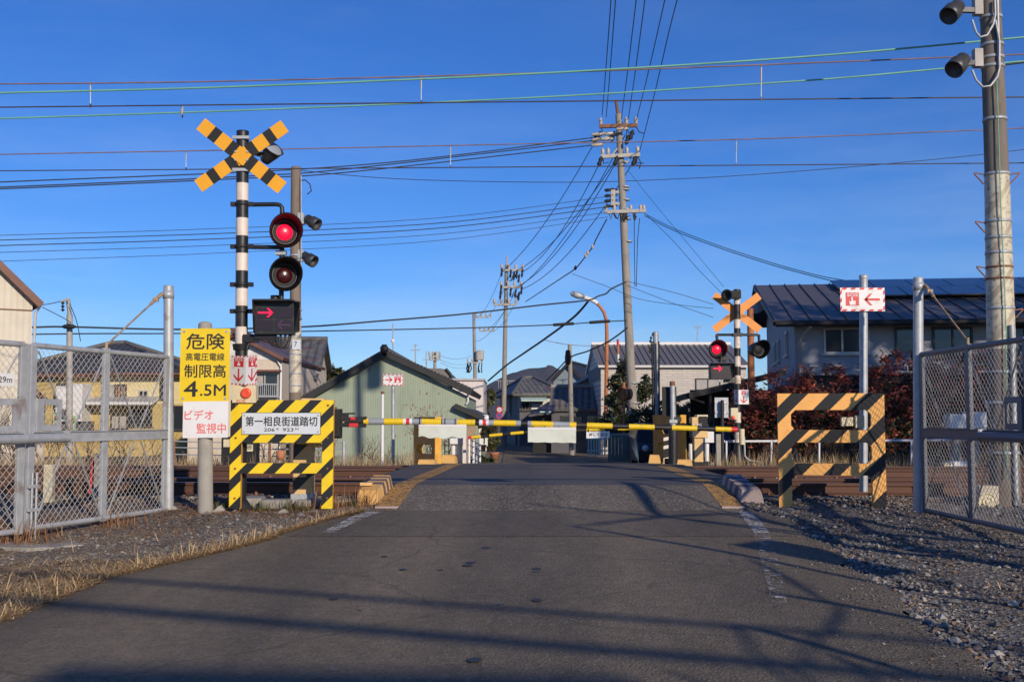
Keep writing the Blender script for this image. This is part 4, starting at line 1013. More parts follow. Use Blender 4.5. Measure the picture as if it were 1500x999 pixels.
def pole(name, label, Y, top, base, r0, r1, mat, z_ext=0, group=None, cat='utility pole', wrap=None):
    a, b = P(*top, Y), P(*base, Y); d = (a-b)
    b2 = b-d*(z_ext/max(.01, d.length))
    o = T(name, label, cat, b2, 0, group)
    m = MB(); N = 8
    for i in range(N): m.cone(b2.lerp(a, i/N), b2.lerp(a, (i+1)/N), r0+(r1-r0)*i/N, r0+(r1-r0)*(i+1)/N, mat, 20, False)
    m.lathe(a, [(r1, 0), (r1*.8, .02), (0, .03)], mat, 20)
    if wrap:
        w0, w1, wm = wrap; t0 = (w0-b.z)/(a.z-b.z)
        for z0, z1 in ((w0, w1),):
            f0, f1 = (z0-b2.z)/(a.z-b2.z), (z1-b2.z)/(a.z-b2.z)
            m.cone(b2.lerp(a, f0), b2.lerp(a, f1), r0+(r1-r0)*f0+.006, r0+(r1-r0)*f1+.006, wm, 20, False)
    m.build('pole', o)
    return o
# left pole behind the signal
YL = 21.6
o = pole('lighting_pole', 'slim concrete pole with two small floodlights behind the near crossing signal', YL, (433.5, 246), (432, 690), .128, .098, M('brown_grey_concrete', (.21, .165, .125), .9, .15, 4, bmp=.25, dirt=(.1, .085, .07), da=.6, stretch=(1, 1, .3)), .4, wrap=(P(0, 575, YL).z, P(0, 470, YL).z, m_wrapsmall))
for px, py in ((456, 325.5), (451, 379.5)):
    m = MB(); floodlight(m, o, P(px+2, py, YL-.08), V((.75, -.35, -.45)), 1.15); q = m.build('floodlight', o)
    m = MB(); m.bar(P(440, py+3, YL-.03), P(px-6, py, YL-.06), .06, .05, m_lampgrey); m.box(P(441, py-5, YL-.05), (.12, .1, .22), m_galv); m.build('bracket', Sub(q, o))
m = MB(); m.tube([P(441, 265, YL-.1), P(447, 264, YL-.1), P(454, 270, YL-.12), P(456, 280, YL-.1), P(450, 285, YL-.1)], .012, m_wire, 6); m.tube([P(441, 258, YL-.1), P(441, 400, YL-.12)], .012, m_galv, 6); m.build('conduit', o)
f = fr_at(434, 505, YL-.135); m = MB(); k = YL/FPX; m.extr([(-6*k, -7*k), (6*k, -7*k), (6*k, 7*k), (-6*k, 7*k)], f, .004, m_board); m.text('7', f, -.015, .01, None, .1, m_ink, .003); m.build('number_plate', o)
for py in (322, 376, 455, 468, 520, 548, 566): m = MB(); c = P(433, py, YL); m.lathe(c, [(.1, 0), (.128, 0), (.128, .03), (.1, .03)], m_galv, 18); m.build('band', o)
# tall utility pole right of the road
YM = 40.0
up = pole('utility_pole', 'tallest concrete utility pole with rusty and grey crossarms right of the street', YM, (906, 168), (931, 690), .19, .115, m_concpole, .8, 'utility poles along the street')
def insulator(m, c, s=1.0): m.lathe(c, [(.02*s, 0), (.05*s, .03*s), (.035*s, .06*s), (.055*s, .09*s), (.04*s, .12*s), (.05*s, .15*s), (0, .2*s)], m_insul, 10)
m = MB(); m.bar(P(878, 185.5, YM-.2), P(933.5, 184, YM-.2), .12, .13, m_rustarm); m.tube([P(907, 183, YM), P(902.4, 147, YM)], .06, m_rustarm, 8); m.tube([P(903, 152, YM), P(912, 184, YM)], .03, m_rustarm, 6)
m.bar(P(868+12, 204, YM-.6), P(905, 197, YM+.2), .08, .08, m_greyarm); m.build('crossarm', up)
m = MB(); m.bar(P(880, 230, YM-.2), P(937.5, 227, YM-.2), .12, .13, m_greyarm); m.tube([P(895, 229, YM-.25), P(906, 216, YM)], .03, m_greyarm, 6); m.tube([P(917, 240, YM-.25), P(925, 230, YM)], .03, m_greyarm, 6); m.build('crossarm', up)
def one(fn, nm, o_): m = MB(); fn(m); m.build(nm, o_)
for px, py in ((880, 183.5), (917.5, 182.5), (931.5, 182), (883, 228), (891, 227.5), (918.5, 226), (934, 225)): one(lambda m: insulator(m, P(px, py, YM-.2), 1.45), 'insulator', up)
for px, py in ((876, 197), (876, 204.5), (876, 212.5), (890, 196), (890, 204), (912, 189)): one(lambda m: m.lathe(P(px, py, YM-.4), [(.02, -.25), (.07, -.2), (.05, -.1), (.08, -.02), (.05, .06), (.07, .14), (.02, .22)], m_insul, 8, (1, .1, .1)), 'insulator', up)
for px, py in ((877, 200), (872, 203), (898, 200), (925, 198), (919, 205), (929, 236), (879, 237), (902, 236)): one(lambda m: m.lathe(P(px, py, YM-.3), [(.02, -.22), (.09, -.12), (.06, 0), (.09, .1), (.02, .22)], m_blackm, 8, (.3, .2, .9)), 'insulator', up)
for py in (278.5, 286.8, 294.3, 302): one(lambda m: m.lathe(P(893, py, YM-.1), [(.02, -.2), (.07, -.12), (.05, 0), (.07, .1), (.02, .3)], m_blackm, 8, (1, .0, .08)), 'insulator', up)
for px in (888, 900, 924, 938.5, 943): one(lambda m: insulator(m, P(px, 309.5, YM-.1), 1.3), 'insulator', up)
m = MB(); m.box(P(898, 290, YM-.1), (.16, .12, .6), m_greyarm); m.bar(P(898, 281, YM), P(908, 282, YM), .1, .1, m_greyarm); m.bar(P(898, 299, YM), P(909, 299, YM), .1, .1, m_greyarm); m.bar(P(886, 311, YM-.15), P(946, 309, YM-.15), .12, .12, m_greyarm); m.build('low_bracket', up)
for i in range(16):
    m = MB(); x0 = rnd.uniform(887, 940); y0 = 312; x1 = x0+rnd.uniform(-6, 8); m.tube([P(x0, y0, YM-.2), P((x0+x1)/2, y0+rnd.uniform(5, 14), YM-.3), P(x1, y0+rnd.uniform(2, 10), YM-.2)], .018, m_wire, 5); m.build('jumper_cable', up)
for pts in (((930, 313), (929, 330), (930, 420)), ((937, 320), (934, 350), (932, 420))): one(lambda m: m.tube([P(*p, YM-.15) for p in pts], .014, m_wire, 5), 'jumper_cable', up)
for i in range(9):
    m = MB(); x0, y0 = rnd.choice(((880, 186), (883, 228), (918, 187), (932, 186), (934, 229))); m.tube([P(x0, y0, YM-.2), P(x0+rnd.uniform(-3, 6), y0+rnd.uniform(6, 14), YM-.25), P(x0+rnd.uniform(2, 14), y0+rnd.uniform(8, 20), YM-.2)], .02, m_wire, 5); m.build('jumper_cable', up)
for px, py in ((914, 239), (915.5, 275), (915.7, 279), (916.5, 294), (917.2, 308), (917.5, 322), (920, 355), (927.5, 562), (928.5, 591)):
    m = MB(); q = P(px, py, YM); m.lathe(q, [(.1, 0), (.165, 0), (.165, .05), (.1, .05)] if py < 500 else [(.1, 0), (.2, 0), (.2, .05), (.1, .05)], m_galv, 16); m.build('band', up)
for px, py, s in ((914, 337, -1), (919, 336, 1), (916, 354, -1), (920, 369, 1), (919, 387, -1)): one(lambda m: m.tube([P(px+s*1, py, YM), P(px+s*4.5, py, YM)], .015, m_galv, 5), 'climbing_step', up)
def simple_pole(label, Y, top, base, r0, r1, arms, mat=None, ext=.4, pin=None, tr=None):
    o = pole('utility_pole', label, Y, top, base, r0, r1, mat or m_concpole, ext, 'utility poles along the street')
    if arms:
        for (x0, x1, y, w) in arms:
            m = MB(); m.bar(P(x0, y, Y-.2), P(x1, y-.3, Y-.2), w, w, m_greyarm)
            for j in range(4): insulator(m, P(x0+1+(x1-x0-2)*j/3, y-1, Y-.2), 1.6)
            m.build('crossarm', o)
    if pin: m = MB(); m.tube([P(top[0], top[1], Y), P(*pin, Y)], .05, m_greyarm, 6); m.build('pole_pin', o)
    if tr:
        m = MB(); 
        for px, py in tr: c = P(px, py, Y-.3); m.cone(c-V((0, 0, .35)), c+V((0, 0, .35)), .25, .25, m_greyarm, 12); 
        m.build('transformer', o)
    return o
p2 = simple_pole('second concrete utility pole down the street with three crossarms', 60, (742, 388), (736.5, 665.5), .155, .095, ((734, 767, 396, .12), (733.5, 764.5, 421, .12), (723, 757, 446.5, .12)), pin=(742.5, 375))
for x, y in ((735, 399), (748, 401), (753, 404), (757, 402), (760, 408), (765, 400), (734, 424), (748, 428), (755, 430), (760, 434), (764, 425), (733, 432)): one(lambda m: m.lathe(P(x, y, 59.7), [(.02, -.26), (.07, -.14), (.05, 0), (.07, .13), (.02, .26)], m_blackm, 7, (.1, .1, 1)), 'insulator', p2)
for i in range(10): m = MB(); x = rnd.uniform(748, 764); y = rnd.choice((402, 428)); m.tube([P(x, y, 59.7), P(x-3, y+8, 59.7), P(x-6, y+rnd.uniform(3, 12), 59.7)], .022, m_wire, 4); m.build('jumper_cable', p2)
p3 = simple_pole('distant utility pole with a transformer seen above the white shed', 85, (694, 458), (696, 560), .17, .11, ((697, 720, 465, .1), (702, 724, 485, .1), (684, 707, 531.5, .1)), ext=4, tr=((701, 521), (704, 520)))
for i in range(10): m = MB(); x = rnd.choice((685, 689, 702, 706)); m.tube([P(x, 532, 84.7), P(x+rnd.uniform(-3, 3), 540, 84.7), P(x+rnd.uniform(-2, 2), 546, 84.7)], .04, m_wire, 4); m.build('jumper_cable', p3)
p4 = simple_pole('plain concrete pole in the middle of the street scene, without crossarms', 47, (834.5, 505), (837.5, 665), .12, .085, ())
m = MB(); m.lathe(P(832, 524, 46.8), [(0, -.35), (.12, -.25), (.14, 0), (.1, .3), (0, .35)], m_blackm, 8); m.build('splice_box', p4)
p5 = simple_pole('slim grey pole between the tallest pole and the far crossing signal', 30, (960.5, 487), (963, 650), .10, .075, (), m_galv, 1.2)
m = MB()
for x in (955, 957.5, 965): m.tube([P(x, 500, 29.8), P(x+.5, 560, 29.8), P(x+1, 640, 29.8)], .022, m_wire, 5)
for i in range(6): m.lathe(P(955+rnd.uniform(-3, 2), 490+i*5, 29.8), [(0, -.06), (.04, 0), (0, .06)], m_wire, 6)
m.build('cable_run', p5)
p6 = simple_pole('slim grey pole in front of the yellow house, behind the silver gate', 27, (102, 461.5), (101.5, 662), .085, .07, (), m_greyarm, .6, pin=(99.5, 437))
m = MB(); m.lathe(P(101, 478.5, 26.8), [(0, -.2), (.05, -.12), (.06, 0), (.05, .12), (0, .2)], m_blackm, 10, (1, 0, 0)); m.bar(P(90, 441, 26.8), P(100, 439, 26.8), .05, .05, m_greyarm)
for y in (444, 449, 454): m.lathe(P(92, y, 26.8), [(0, -.05), (.05, 0), (0, .05)], m_blackm, 8)
m.build('cable_fittings', p6)
p7 = simple_pole('small far utility pole above the ridge of the grey round roof', 75, (637, 517), (637, 545), .13, .10, ((628, 645, 522, .1), (629, 645, 527.5, .1)), ext=4)
# rust orange street lamp
YT = 44
o = T('street_lamp', 'rust orange curved street lamp reaching over the street', 'street lamp', P(887, 655, YT))
m = MB(); m.tube([P(886.5, 655, YT), P(888.3, 560, YT), P(889, 490, YT), P(888.3, 470, YT), P(885, 458, YT), P(878, 448, YT), P(869, 441, YT), P(858, 436.5, YT)], [.085, .08, .075, .07, .066, .062, .06, .055], m_orangepole, 12); m.build('pole', o)
m = MB(); m.tube([P(875, 444.5, YT), P(868, 440, YT), P(858, 436.3, YT), P(850, 434, YT)], [.085, .09, .08, .06], m_white, 10); m.lathe(P(847, 432.8, YT), [(.0, -.34), (.10, -.28), (.14, -.05), (.12, .2), (.05, .33), (0, .36)], m_galv, 14, V((1, 0, -.28))); m.build('lamp_head', o)
# rusty pole behind the far signal
YO = 25.2; o = T('sign_pole', 'tall rust orange steel pole right behind the far crossing signal', 'steel pole', P(1101, 678, YO))
m = MB(); m.cone(P(1101.5, 690, YO), P(1101, 600, YO), .105, .10, m_orangepole, 18, False); m.cone(P(1101, 600, YO), P(1099, 452, YO), .082, .075, m_orangepole, 18); m.build('pole_tube', o)
# distant red-white pole
o = T('marker_pole', 'thin red and white pole rising above the long brick house roof', 'pole', P(905, 580, 45)); m = MB()
for y0, y1, mt in ((497, 507, m_red), (507, 519, m_orangepole), (519, 531, m_white), (531, 575, m_white)): m.cone(P(905+(y1-497)*.02, y1, 45), P(905+(y0-497)*.02, y0, 45), .05, .05, mt, 8)
m.build('pole_tube', o)
# ================================================================== FAR CROSSING GEAR
YF = 23.5; k = YF/FPX; base = P(1081, 678, YF)
fs_ = T('crossing_signal', 'far level crossing signal with plain orange crossbuck back and two lamps side by side', 'crossing signal', base, 0, 'level crossing signals')
fx = lambda py: 1079.5+(py-425)*.006
m = MB(); bands(m, fx, YF, .070, [(446, m_polewhite2), (468, m_black), (481, m_polewhite2), (493, m_black), (510, m_polewhite2), (522, m_black), (537, m_polewhite2), (550, m_black), (562, m_polewhite2), (604, m_black), (619, m_polewhite2), (633, m_black), (648, m_polewhite2), (678, m_black)], 427)
m.cone(base, P(1081, 652, YF), .15, .075, m_black, 18); m.cone(P(1079.5, 427, YF), P(1079.5, 424, YF), .08, .07, m_black, 18)
m.build('pole', fs_)
crossbuck(fs_, fr_at(1079.5, 458, YF+.1), .62, .168, [-R(38), R(37)], m_amberback, m_blackm, True)
m = MB(); m.box(P(1076, 432, YF-.05), (.24, .22, .16), m_blackm); m.lathe(P(1069, 433, YF-.1), [(.06, 0), (.08, .08), (.13, .18), (.12, .2), (.05, .1), (0, .09)], m_blackm, 14, V((-.5, -.8, -.05))); m.build('bell_horn', fs_)
m = MB(); m.tube([P(1049, 494, YF), P(1050, 490.5, YF), P(1110, 490.5, YF), P(1112, 494, YF)], .028, m_black, 8); m.box(P(1080, 490.5, YF), (.2, .16, .07), m_black)
m.tube([P(1050, 490, YF), P(1050.5, 500, YF)], .03, m_black, 8); m.tube([P(1111.5, 490, YF), P(1112, 500, YF)], .03, m_black, 8); m.box(P(1062, 525, YF), (.14, .1, .08), m_black); m.tube([P(1056, 522, YF), P(1056, 533, YF)], .05, m_black, 8)
m.build('lamp_arm', fs_)
lamp(fs_, P(1051, 511.5, YF-.08), V((.02, -1, -.03)), m_redlit, .205); lamp(fs_, P(1111.5, 511.5, YF-.05), V((.30, -.95, -.03)), m_blackm, .205)
f = fr_at(1057, 544, YF-.2); m = MB(); m.extr([(-16*k, -11.5*k), (15.5*k, -11.5*k), (15.5*k, 11.5*k), (-16*k, 11.5*k)], Fr(f.o-f.n*.004, f.r, f.u), .25, m_black); m.box(f.p(0, 12*k, .06), (32*k, .14, .02), m_black)
m.slab([f.p(-16*k, 11*k, 0), f.p(-16*k, -11*k, 0), f.p(-18*k, -8*k, .05), f.p(-19*k, 11*k, .14)], .01, m_black); m.slab([f.p(15.5*k, 11*k, 0), f.p(15.5*k, -11*k, 0), f.p(17*k, -8*k, .05), f.p(17*k, 11*k, .14)], .01, m_black)
disp = m.build('direction_display', fs_)
m = MB()
for x0, y0 in ((-14, .8), (.8, .8), (-14, -9.8), (.8, -9.8)): m.rect(f, x0*k, y0*k, (x0+13)*k, (y0+9)*k, .003, m_cell)
for q in arrow2d(-5.5*k, 4.2*k, 13*k, 8.2*k, 1.7*k, 1): m.flat(q, f, .007, m_arrowlit)
m.build('arrow_panel', Sub(disp, fs_))
m = MB(); m.bar(P(1060, 558, YF-.05), P(1079, 558, YF), .1, .08, m_black)
for x in (1054, 1058): m.box(P(x, 557.5, YF-.15), (.03, .05, .05), m_galv)
m.build('display_bracket', fs_)
eb2 = T('emergency_button', 'small cream emergency box under a folded SOS down-arrow sign on the far signal pole', 'emergency button', P(1075, 616, YF-.1))
m = MB(); m.box(P(1075, 606, YF-.15), (10.5*k, .15, 17*k), m_cream); q = P(1074, 611.5, YF-.23); m.lathe(q, [(.045, 0), (.04, .02), (0, .022)], m_btn, 14, (0, -1, 0)); m.build('button_box', eb2, bevel=.006)
m = MB(); hgt = 21*k
for p0, p1, nar in ((P(1075.5, 592, YF+.0), P(1082, 592.2, YF-.16), 1), (P(1082, 592.2, YF-.16), P(1097, 592, YF-.02), 0)):
    f = Fr(p0, p1-p0); L = (p1-p0).length; m.extr([(0, 0), (L, 0), (L, hgt), (0, hgt)], f, .004, m_white); cx = L*.5
    m.rect(f, L*.3, hgt*.66, L*.7, hgt*.94, .002, m_red); m.text('SOS', f, cx, hgt*.86, L*.34, hgt*.09, m_white, .004); m.rect(f, cx-.014, hgt*.1, cx+.014, hgt*.6, .002, m_red)
    m.rect(f, cx-L*.06, hgt*.69, cx+L*.06, hgt*.79, .004, m_white)
    for s in (-1, 1): m.flat([(cx, hgt*.07), (cx+s*L*.3, hgt*.26), (cx+s*L*.3, hgt*.35), (cx, hgt*.17)], f, .0025, m_red)
m.build('folded_sign', eb2)
# boards and posts beside it
o = T('board_post', 'grey board seen from behind on a black and white post left of the far signal', 'sign post', P(1058.5, 680, 22.8)); k = 22.8/FPX
m = MB(); m.cone(P(1058.5, 682, 22.8), P(1058, 586, 22.8), .036, .036, m_black, 12); m.cone(P(1058.2, 606, 22.8), P(1058.2, 590, 22.8), .038, .038, m_black, 12); m.build('post', o)
m = MB(); f = fr_at(1057, 597, 22.9); m.extr([(-10*k, -14.7*k), (10*k, -14.7*k), (10*k, 14.7*k), (-10*k, 14.7*k)], f, .006, m_galv)
for y in (7.3, -7): m.box(f.p(0, y*k, .012), (20*k, .02, .035), m_galv); m.box(f.p(1*k, y*k, .09), (.11, .02, .04), m_white)
m.build('board', o)
o = T('board_post', 'black board seen from behind on a thick grey post beside the orange guard', 'sign post', P(986, 690, 18.9+1.2)); Yp = 20.1; k = Yp/FPX
m = MB(); m.cone(P(986, 692, Yp), P(986, 625, Yp), .085, .085, m_black, 16, False); m.cone(P(986, 625, Yp), P(985, 560, Yp), .052, .048, m_galv, 16); m.cone(P(985, 565, Yp), P(984.8, 558.5, Yp), .054, .05, m_rustarm, 16); m.box(P(986, 617, Yp-.02), (.14, .12, .06), m_galv); m.box(P(992, 614, Yp), (.14, .1, .08), m_black); m.build('post', o)
m = MB(); f = fr_at(980.5, 588, Yp+.1); m.extr([(-10.5*k, -21.5*k), (10.5*k, -21.5*k), (10.5*k, 21.5*k), (-10.5*k, 21.5*k)], f, .03, m_blackm); m.build('board', o)
o = T('marker_post', 'low black and white striped marker plates at the foot of the black board post', 'marker', P(977, 685, 20.6)); m = MB(); k = 20.6/FPX
for i, y in enumerate((643, 649, 655, 661, 667, 673, 679)):
    mt = m_polewhite if i in (0, 2, 5, 6) else m_blackm
    m.slab([P(972, y+3, 20.6), P(982, y+1, 20.6), P(982, y-4, 20.6), P(972, y-2, 20.6)], .02, mt)
m.box(P(977, 683, 20.62), (.1, .04, .3), m_blackm); m.build('striped_plate', o)
# far barrier on the right
YQ = 20.9; k = YQ/FPX; q = P(1026, 680, YQ)
fb_ = T('barrier_gate', 'far crossing barrier with cream and black machine, arm pointing left and PUSH-TO-EXIT plate', 'barrier gate', q, 0, 'crossing barriers')
fb_['label'] = 'far crossing barrier, its machine between orange guard and far signal, arm with lettered white plate'
m = MB(); m.box((q.x-.05, YQ, P(0, 660, YQ).z), (13*k, .26, 42*k), m_machstripe); m.box(P(1026, 679, YQ), (26*k, .3, 6*k), m_blackm); m.build('pillar', fb_, bevel=.01)
m = MB(); c = P(1023, 626, YQ); m.box(c, (23*k, .34, 30*k), m_machstripe); m.box(P(1027, 609.5, YQ), (16*k, .3, 4*k), m_cream); m.box(P(1030, 620, YQ-.18), (13*k, .02, 20*k), m_blackm); f = fr_at(1023.5, 622, YQ-.19); m.text('W12', f, .0, 0, 8*k, 3.6*k, m_white, .004, .01); m.build('housing', fb_, bevel=.02)
m = MB(); seg = [(685, 641.2), (690.5, 640.5), (704.5, 639.3), (717, 638), (736, 636.2), (748, 635), (767, 633.3), (790, 632), (844, 630.5), (859, 630), (886, 629), (905, 628), (940, 626.5), (975, 625), (1013, 623)]
mts = [m_red, m_yellowbar, m_blackm, m_yellowbar, m_blackm, m_yellowbar, m_blackm, m_yellowbar, m_blackm, m_yellowbar, m_blackm, m_yellowbar, m_blackm, m_blackm]
for (a, b), mt in zip(zip(seg, seg[1:]), mts): m.cone(P(*a, YQ), P(*b, YQ), .028+.00004*(a[0]-685), .028+.00004*(b[0]-685), mt, 12)
arm2 = m.build('barrier_arm', fb_)
f = fr_at(876, 636.4, YQ-.04, (1, 0, .03)); m = MB(); m.extr([(-17*k, -5*k), (17*k, -5*k), (17*k, 4.6*k), (-17*k, 4.6*k)], f, .01, m_mint); m.rect(f, -17*k, -5*k, 17*k, 4.6*k, .002, m_white); m.text('押して出る', f, 0, -.1*k, 27*k, 5*k, m_ink, .005, .02)
for s in (-14, 14): m.box(f.p(s*k, 6.2*k, 0), (.02, .02, .06), m_black)
m.build('hanging_panel', Sub(arm2, fb_))
def trackside(label, cat, name, loc, parts):
    o = T(name, label, cat, loc)
    for nm, fn in parts: m = MB(); fn(m); m.build(nm, o, bevel=.006)
    return o
def wb(m): m.box(P(1038, 640, 21.6), (wpx(13, 21.6), .2, wpx(16, 21.6)), m_white)
def wp(m): m.cone(P(1035.5, 680, 21.6), P(1035.5, 648, 21.6), .042, .042, m_white, 14); m.box(P(1037, 679, 21.6), (.2, .2, .06), m_conc)
trackside('white junction box on a white pipe beside the far barrier machine', 'junction box', 'junction_box', P(1036, 680, 21.6), (('box_case', wb), ('pipe', wp)))
o = T('pipe_post', 'short white pipe post just left of the far barrier machine', 'post', P(1012, 680, 21.6)); m = MB(); m.cone(P(1012, 680, 21.6), P(1011.5, 650, 21.6), .042, .042, m_white, 12); m.build('pipe', o)
o = T('concrete_stake', 'short grey concrete stake right of the far barrier machine', 'post', P(1052, 682, 22)); m = MB(); m.box(P(1052, 659, 22), (wpx(7, 22), .1, wpx(46, 22)), m_concpost); m.build('stake', o, bevel=.008)
# white railing on the far right
o = T('pipe_railing', 'white pipe railing behind the far right of the track', 'railing', P(1200, 680, 23.8)); m = MB()
for y in (646.5,): m.tube([P(1057, y, 23.8), P(1200, y-.6, 23.5), P(1345, y-1.5, 23.2), P(1520, y-3, 22.8)], .028, m_white, 8)
for x in (1057, 1064, 1130, 1200, 1270, 1335, 1400, 1470): m.cone(P(x, 684, 23.6-(x-1057)*.0016), P(x, 646, 23.6-(x-1057)*.0016), .022, .022, m_white, 8)
m.build('pipes', o)
o = T('cable_duct', 'grey bent conduit at the foot of the far signal', 'conduit', P(1094, 676, 23)); m = MB(); m.tube([P(1090, 640, 23), P(1091, 668, 23), P(1097, 674, 23), P(1106, 676, 23), P(1114, 677, 22.8), P(1118, 682, 22.6)], .022, m_galv, 8); m.tube([P(1087, 651, 23), P(1086.5, 628, 23)], .06, m_cream, 8); m.build('conduit', o)
# left far machine: white cylinders and frame
o = T('signal_equipment', 'white two-legged equipment cabinet under a shiny cap, beside the brown far guard', 'cabinet', P(669, 680, 22)); m = MB()
for x, r in ((664, .05), (672.5, .062)): m.cone(P(x, 681, 22), P(x, 650, 22), r, r, m_white, 14)
m.build('leg', o); m = MB(); m.box(P(669, 646, 22), (wpx(20, 22), .26, wpx(9, 22)), m_white); m.build('cap', o, bevel=.02)
o = T('hoop_stand', 'white upright board edge standing right of the white equipment cabinet', 'post', P(681, 682, 21.8)); m = MB(); m.box(P(681, 652, 21.8), (wpx(4.5, 21.8), .3, wpx(60, 21.8)), m_polewhite); m.build('upright', o)
o = T('step_ladder', 'rusty brown bracket ladder between the far guard and the white cabinet', 'ladder', P(654, 680, 22.4)); m = MB()
for x in (651.5, 657.5): m.tube([P(x, 682, 22.4), P(x, 642, 22.4)], .012, m_rustarm, 6)
for y in (646, 652, 661, 668): m.tube([P(651, y, 22.4), P(658, y+1, 22.4)], .01, m_rustarm, 6)
m.build('rungs', o)
o = T('guard_rail', 'white handrail along the left side of the far road', 'railing', P(694, 682, 24)); m = MB()
a0, a1 = (686, 645, 23), (708, 640, 27)
for (x, yt, yb_, Y) in ((687, 641, 681, 23), (693.5, 644, 682, 24.4), (698, 646, 683, 25.6), (703, 640, 683, 27)): m.cone(P(x, yb_, Y), P(x, yt, Y), .028, .028, m_white, 8)
for t in (0, 9, 18, 28): m.tube([P(684, 641+t, 22.6), P(694, 646+t*.95, 24.4), P(704, 652+t*.9, 27)], .014, m_galv, 6)
m.build('rails', o)
# left trackside
o = T('relay_cabinet', 'black relay cabinet with cream label plates behind the yellow and black guard', 'cabinet', P(352, 683, 21.5)); k = 21.5/FPX
m = MB(); m.box(P(352.5, 662, 21.5), (51*k, .3, 44*k), m_blackm); m.build('case', o, bevel=.012)
m = MB(); m.box(P(332, 649, 21.33), (9*k, .02, 11*k), m_cream); m.build('label_plate', o); m = MB(); m.box(P(363, 656, 21.33), (15*k, .02, 10*k), m_cream)
for j in range(3): m.box(P(363, 652.5+j*2.2, 21.315), (11*k, .01, .012), m_ink)
m.build('label_plate', o)
o = T('flower_pot', 'round terracotta pot among dry weeds seen through the striped guard', 'pot', P(411, 675, 21.8)); m = MB(); m.lathe(P(411, 674, 21.8), [(0, 0), (.05, 0), (.085, .08), (.09, .15), (.06, .19), (.05, .2), (0, .18)], m_terra, 16); m.build('pot', o)
o = T('marker_post', 'cream painted marker post by the rails behind the silver gate', 'marker', P(72, 735, 13.4)); m = MB(); m.box(P(72, 708, 13.4), (.11, .09, .46), m_cream); m.build('post', o, bevel=.006)
o = T('marker_post', 'thin red post by the rails behind the silver gate', 'marker', P(131, 720, 13.7)); m = MB(); m.cone(P(131, 725, 13.7), P(137, 672, 13.7), .022, .022, m_red, 10); m.build('post', o)
o = T('timber_post', 'short weathered wooden post behind the silver gate', 'post', P(147, 735, 13.6)); m = MB(); m.box(P(147, 700, 13.6), (.13, .1, .6), m_conc); m.build('post', o, bevel=.008)
for px, py, Y, w, d, h, lab in ((362, 728, 13.2, .40, .5, .12, 'flat concrete slab lying on the ballast behind the left post of the striped guard'), (404, 737, 12.95, .34, .25, .11, 'rough concrete lump between the legs of the striped guard'), (455, 735, 13.1, .3, .3, .10, 'concrete base slab under the near barrier machine'), (506, 733, 13.3, .34, .3, .09, 'grey concrete slab right of the striped guard')):
    c = P(px, py, Y); o = T('concrete_slab', lab, 'concrete slab', (c.x, Y, .25), R(rnd.uniform(-8, 8)), 'loose concrete slabs'); m = MB()
    with local(): m.box((0, 0, h/2+.02), (w, d, h), m_conc); m.build('slab_body', o, bevel=.02)
# railway side wire fence
o = T('wire_fence', 'low wire fence with thin posts along the far side of the tracks on the left', 'fence', P(300, 682, 22.6)); m = MB()
for x in (262, 330, 500, 560): pass
for x, mt in ((255, m_rustarm), (330, m_galv), (395, m_rustarm), (488.5, m_rustarm), (503.5, m_galv)):
    m = MB(); m.cone(P(x, 690, 22.6), P(x, 646, 22.6), .038 if mt is m_galv else .026, .038 if mt is m_galv else .026, mt, 10); m.build('post', o)
m = MB()
for y in (648, 657, 667): m.tube([P(240, y-2, 22.6), P(330, y, 22.6), P(420, y+1, 22.6), P(503, y, 22.6)], .012, m_galv, 5)
m.build('wires', o)
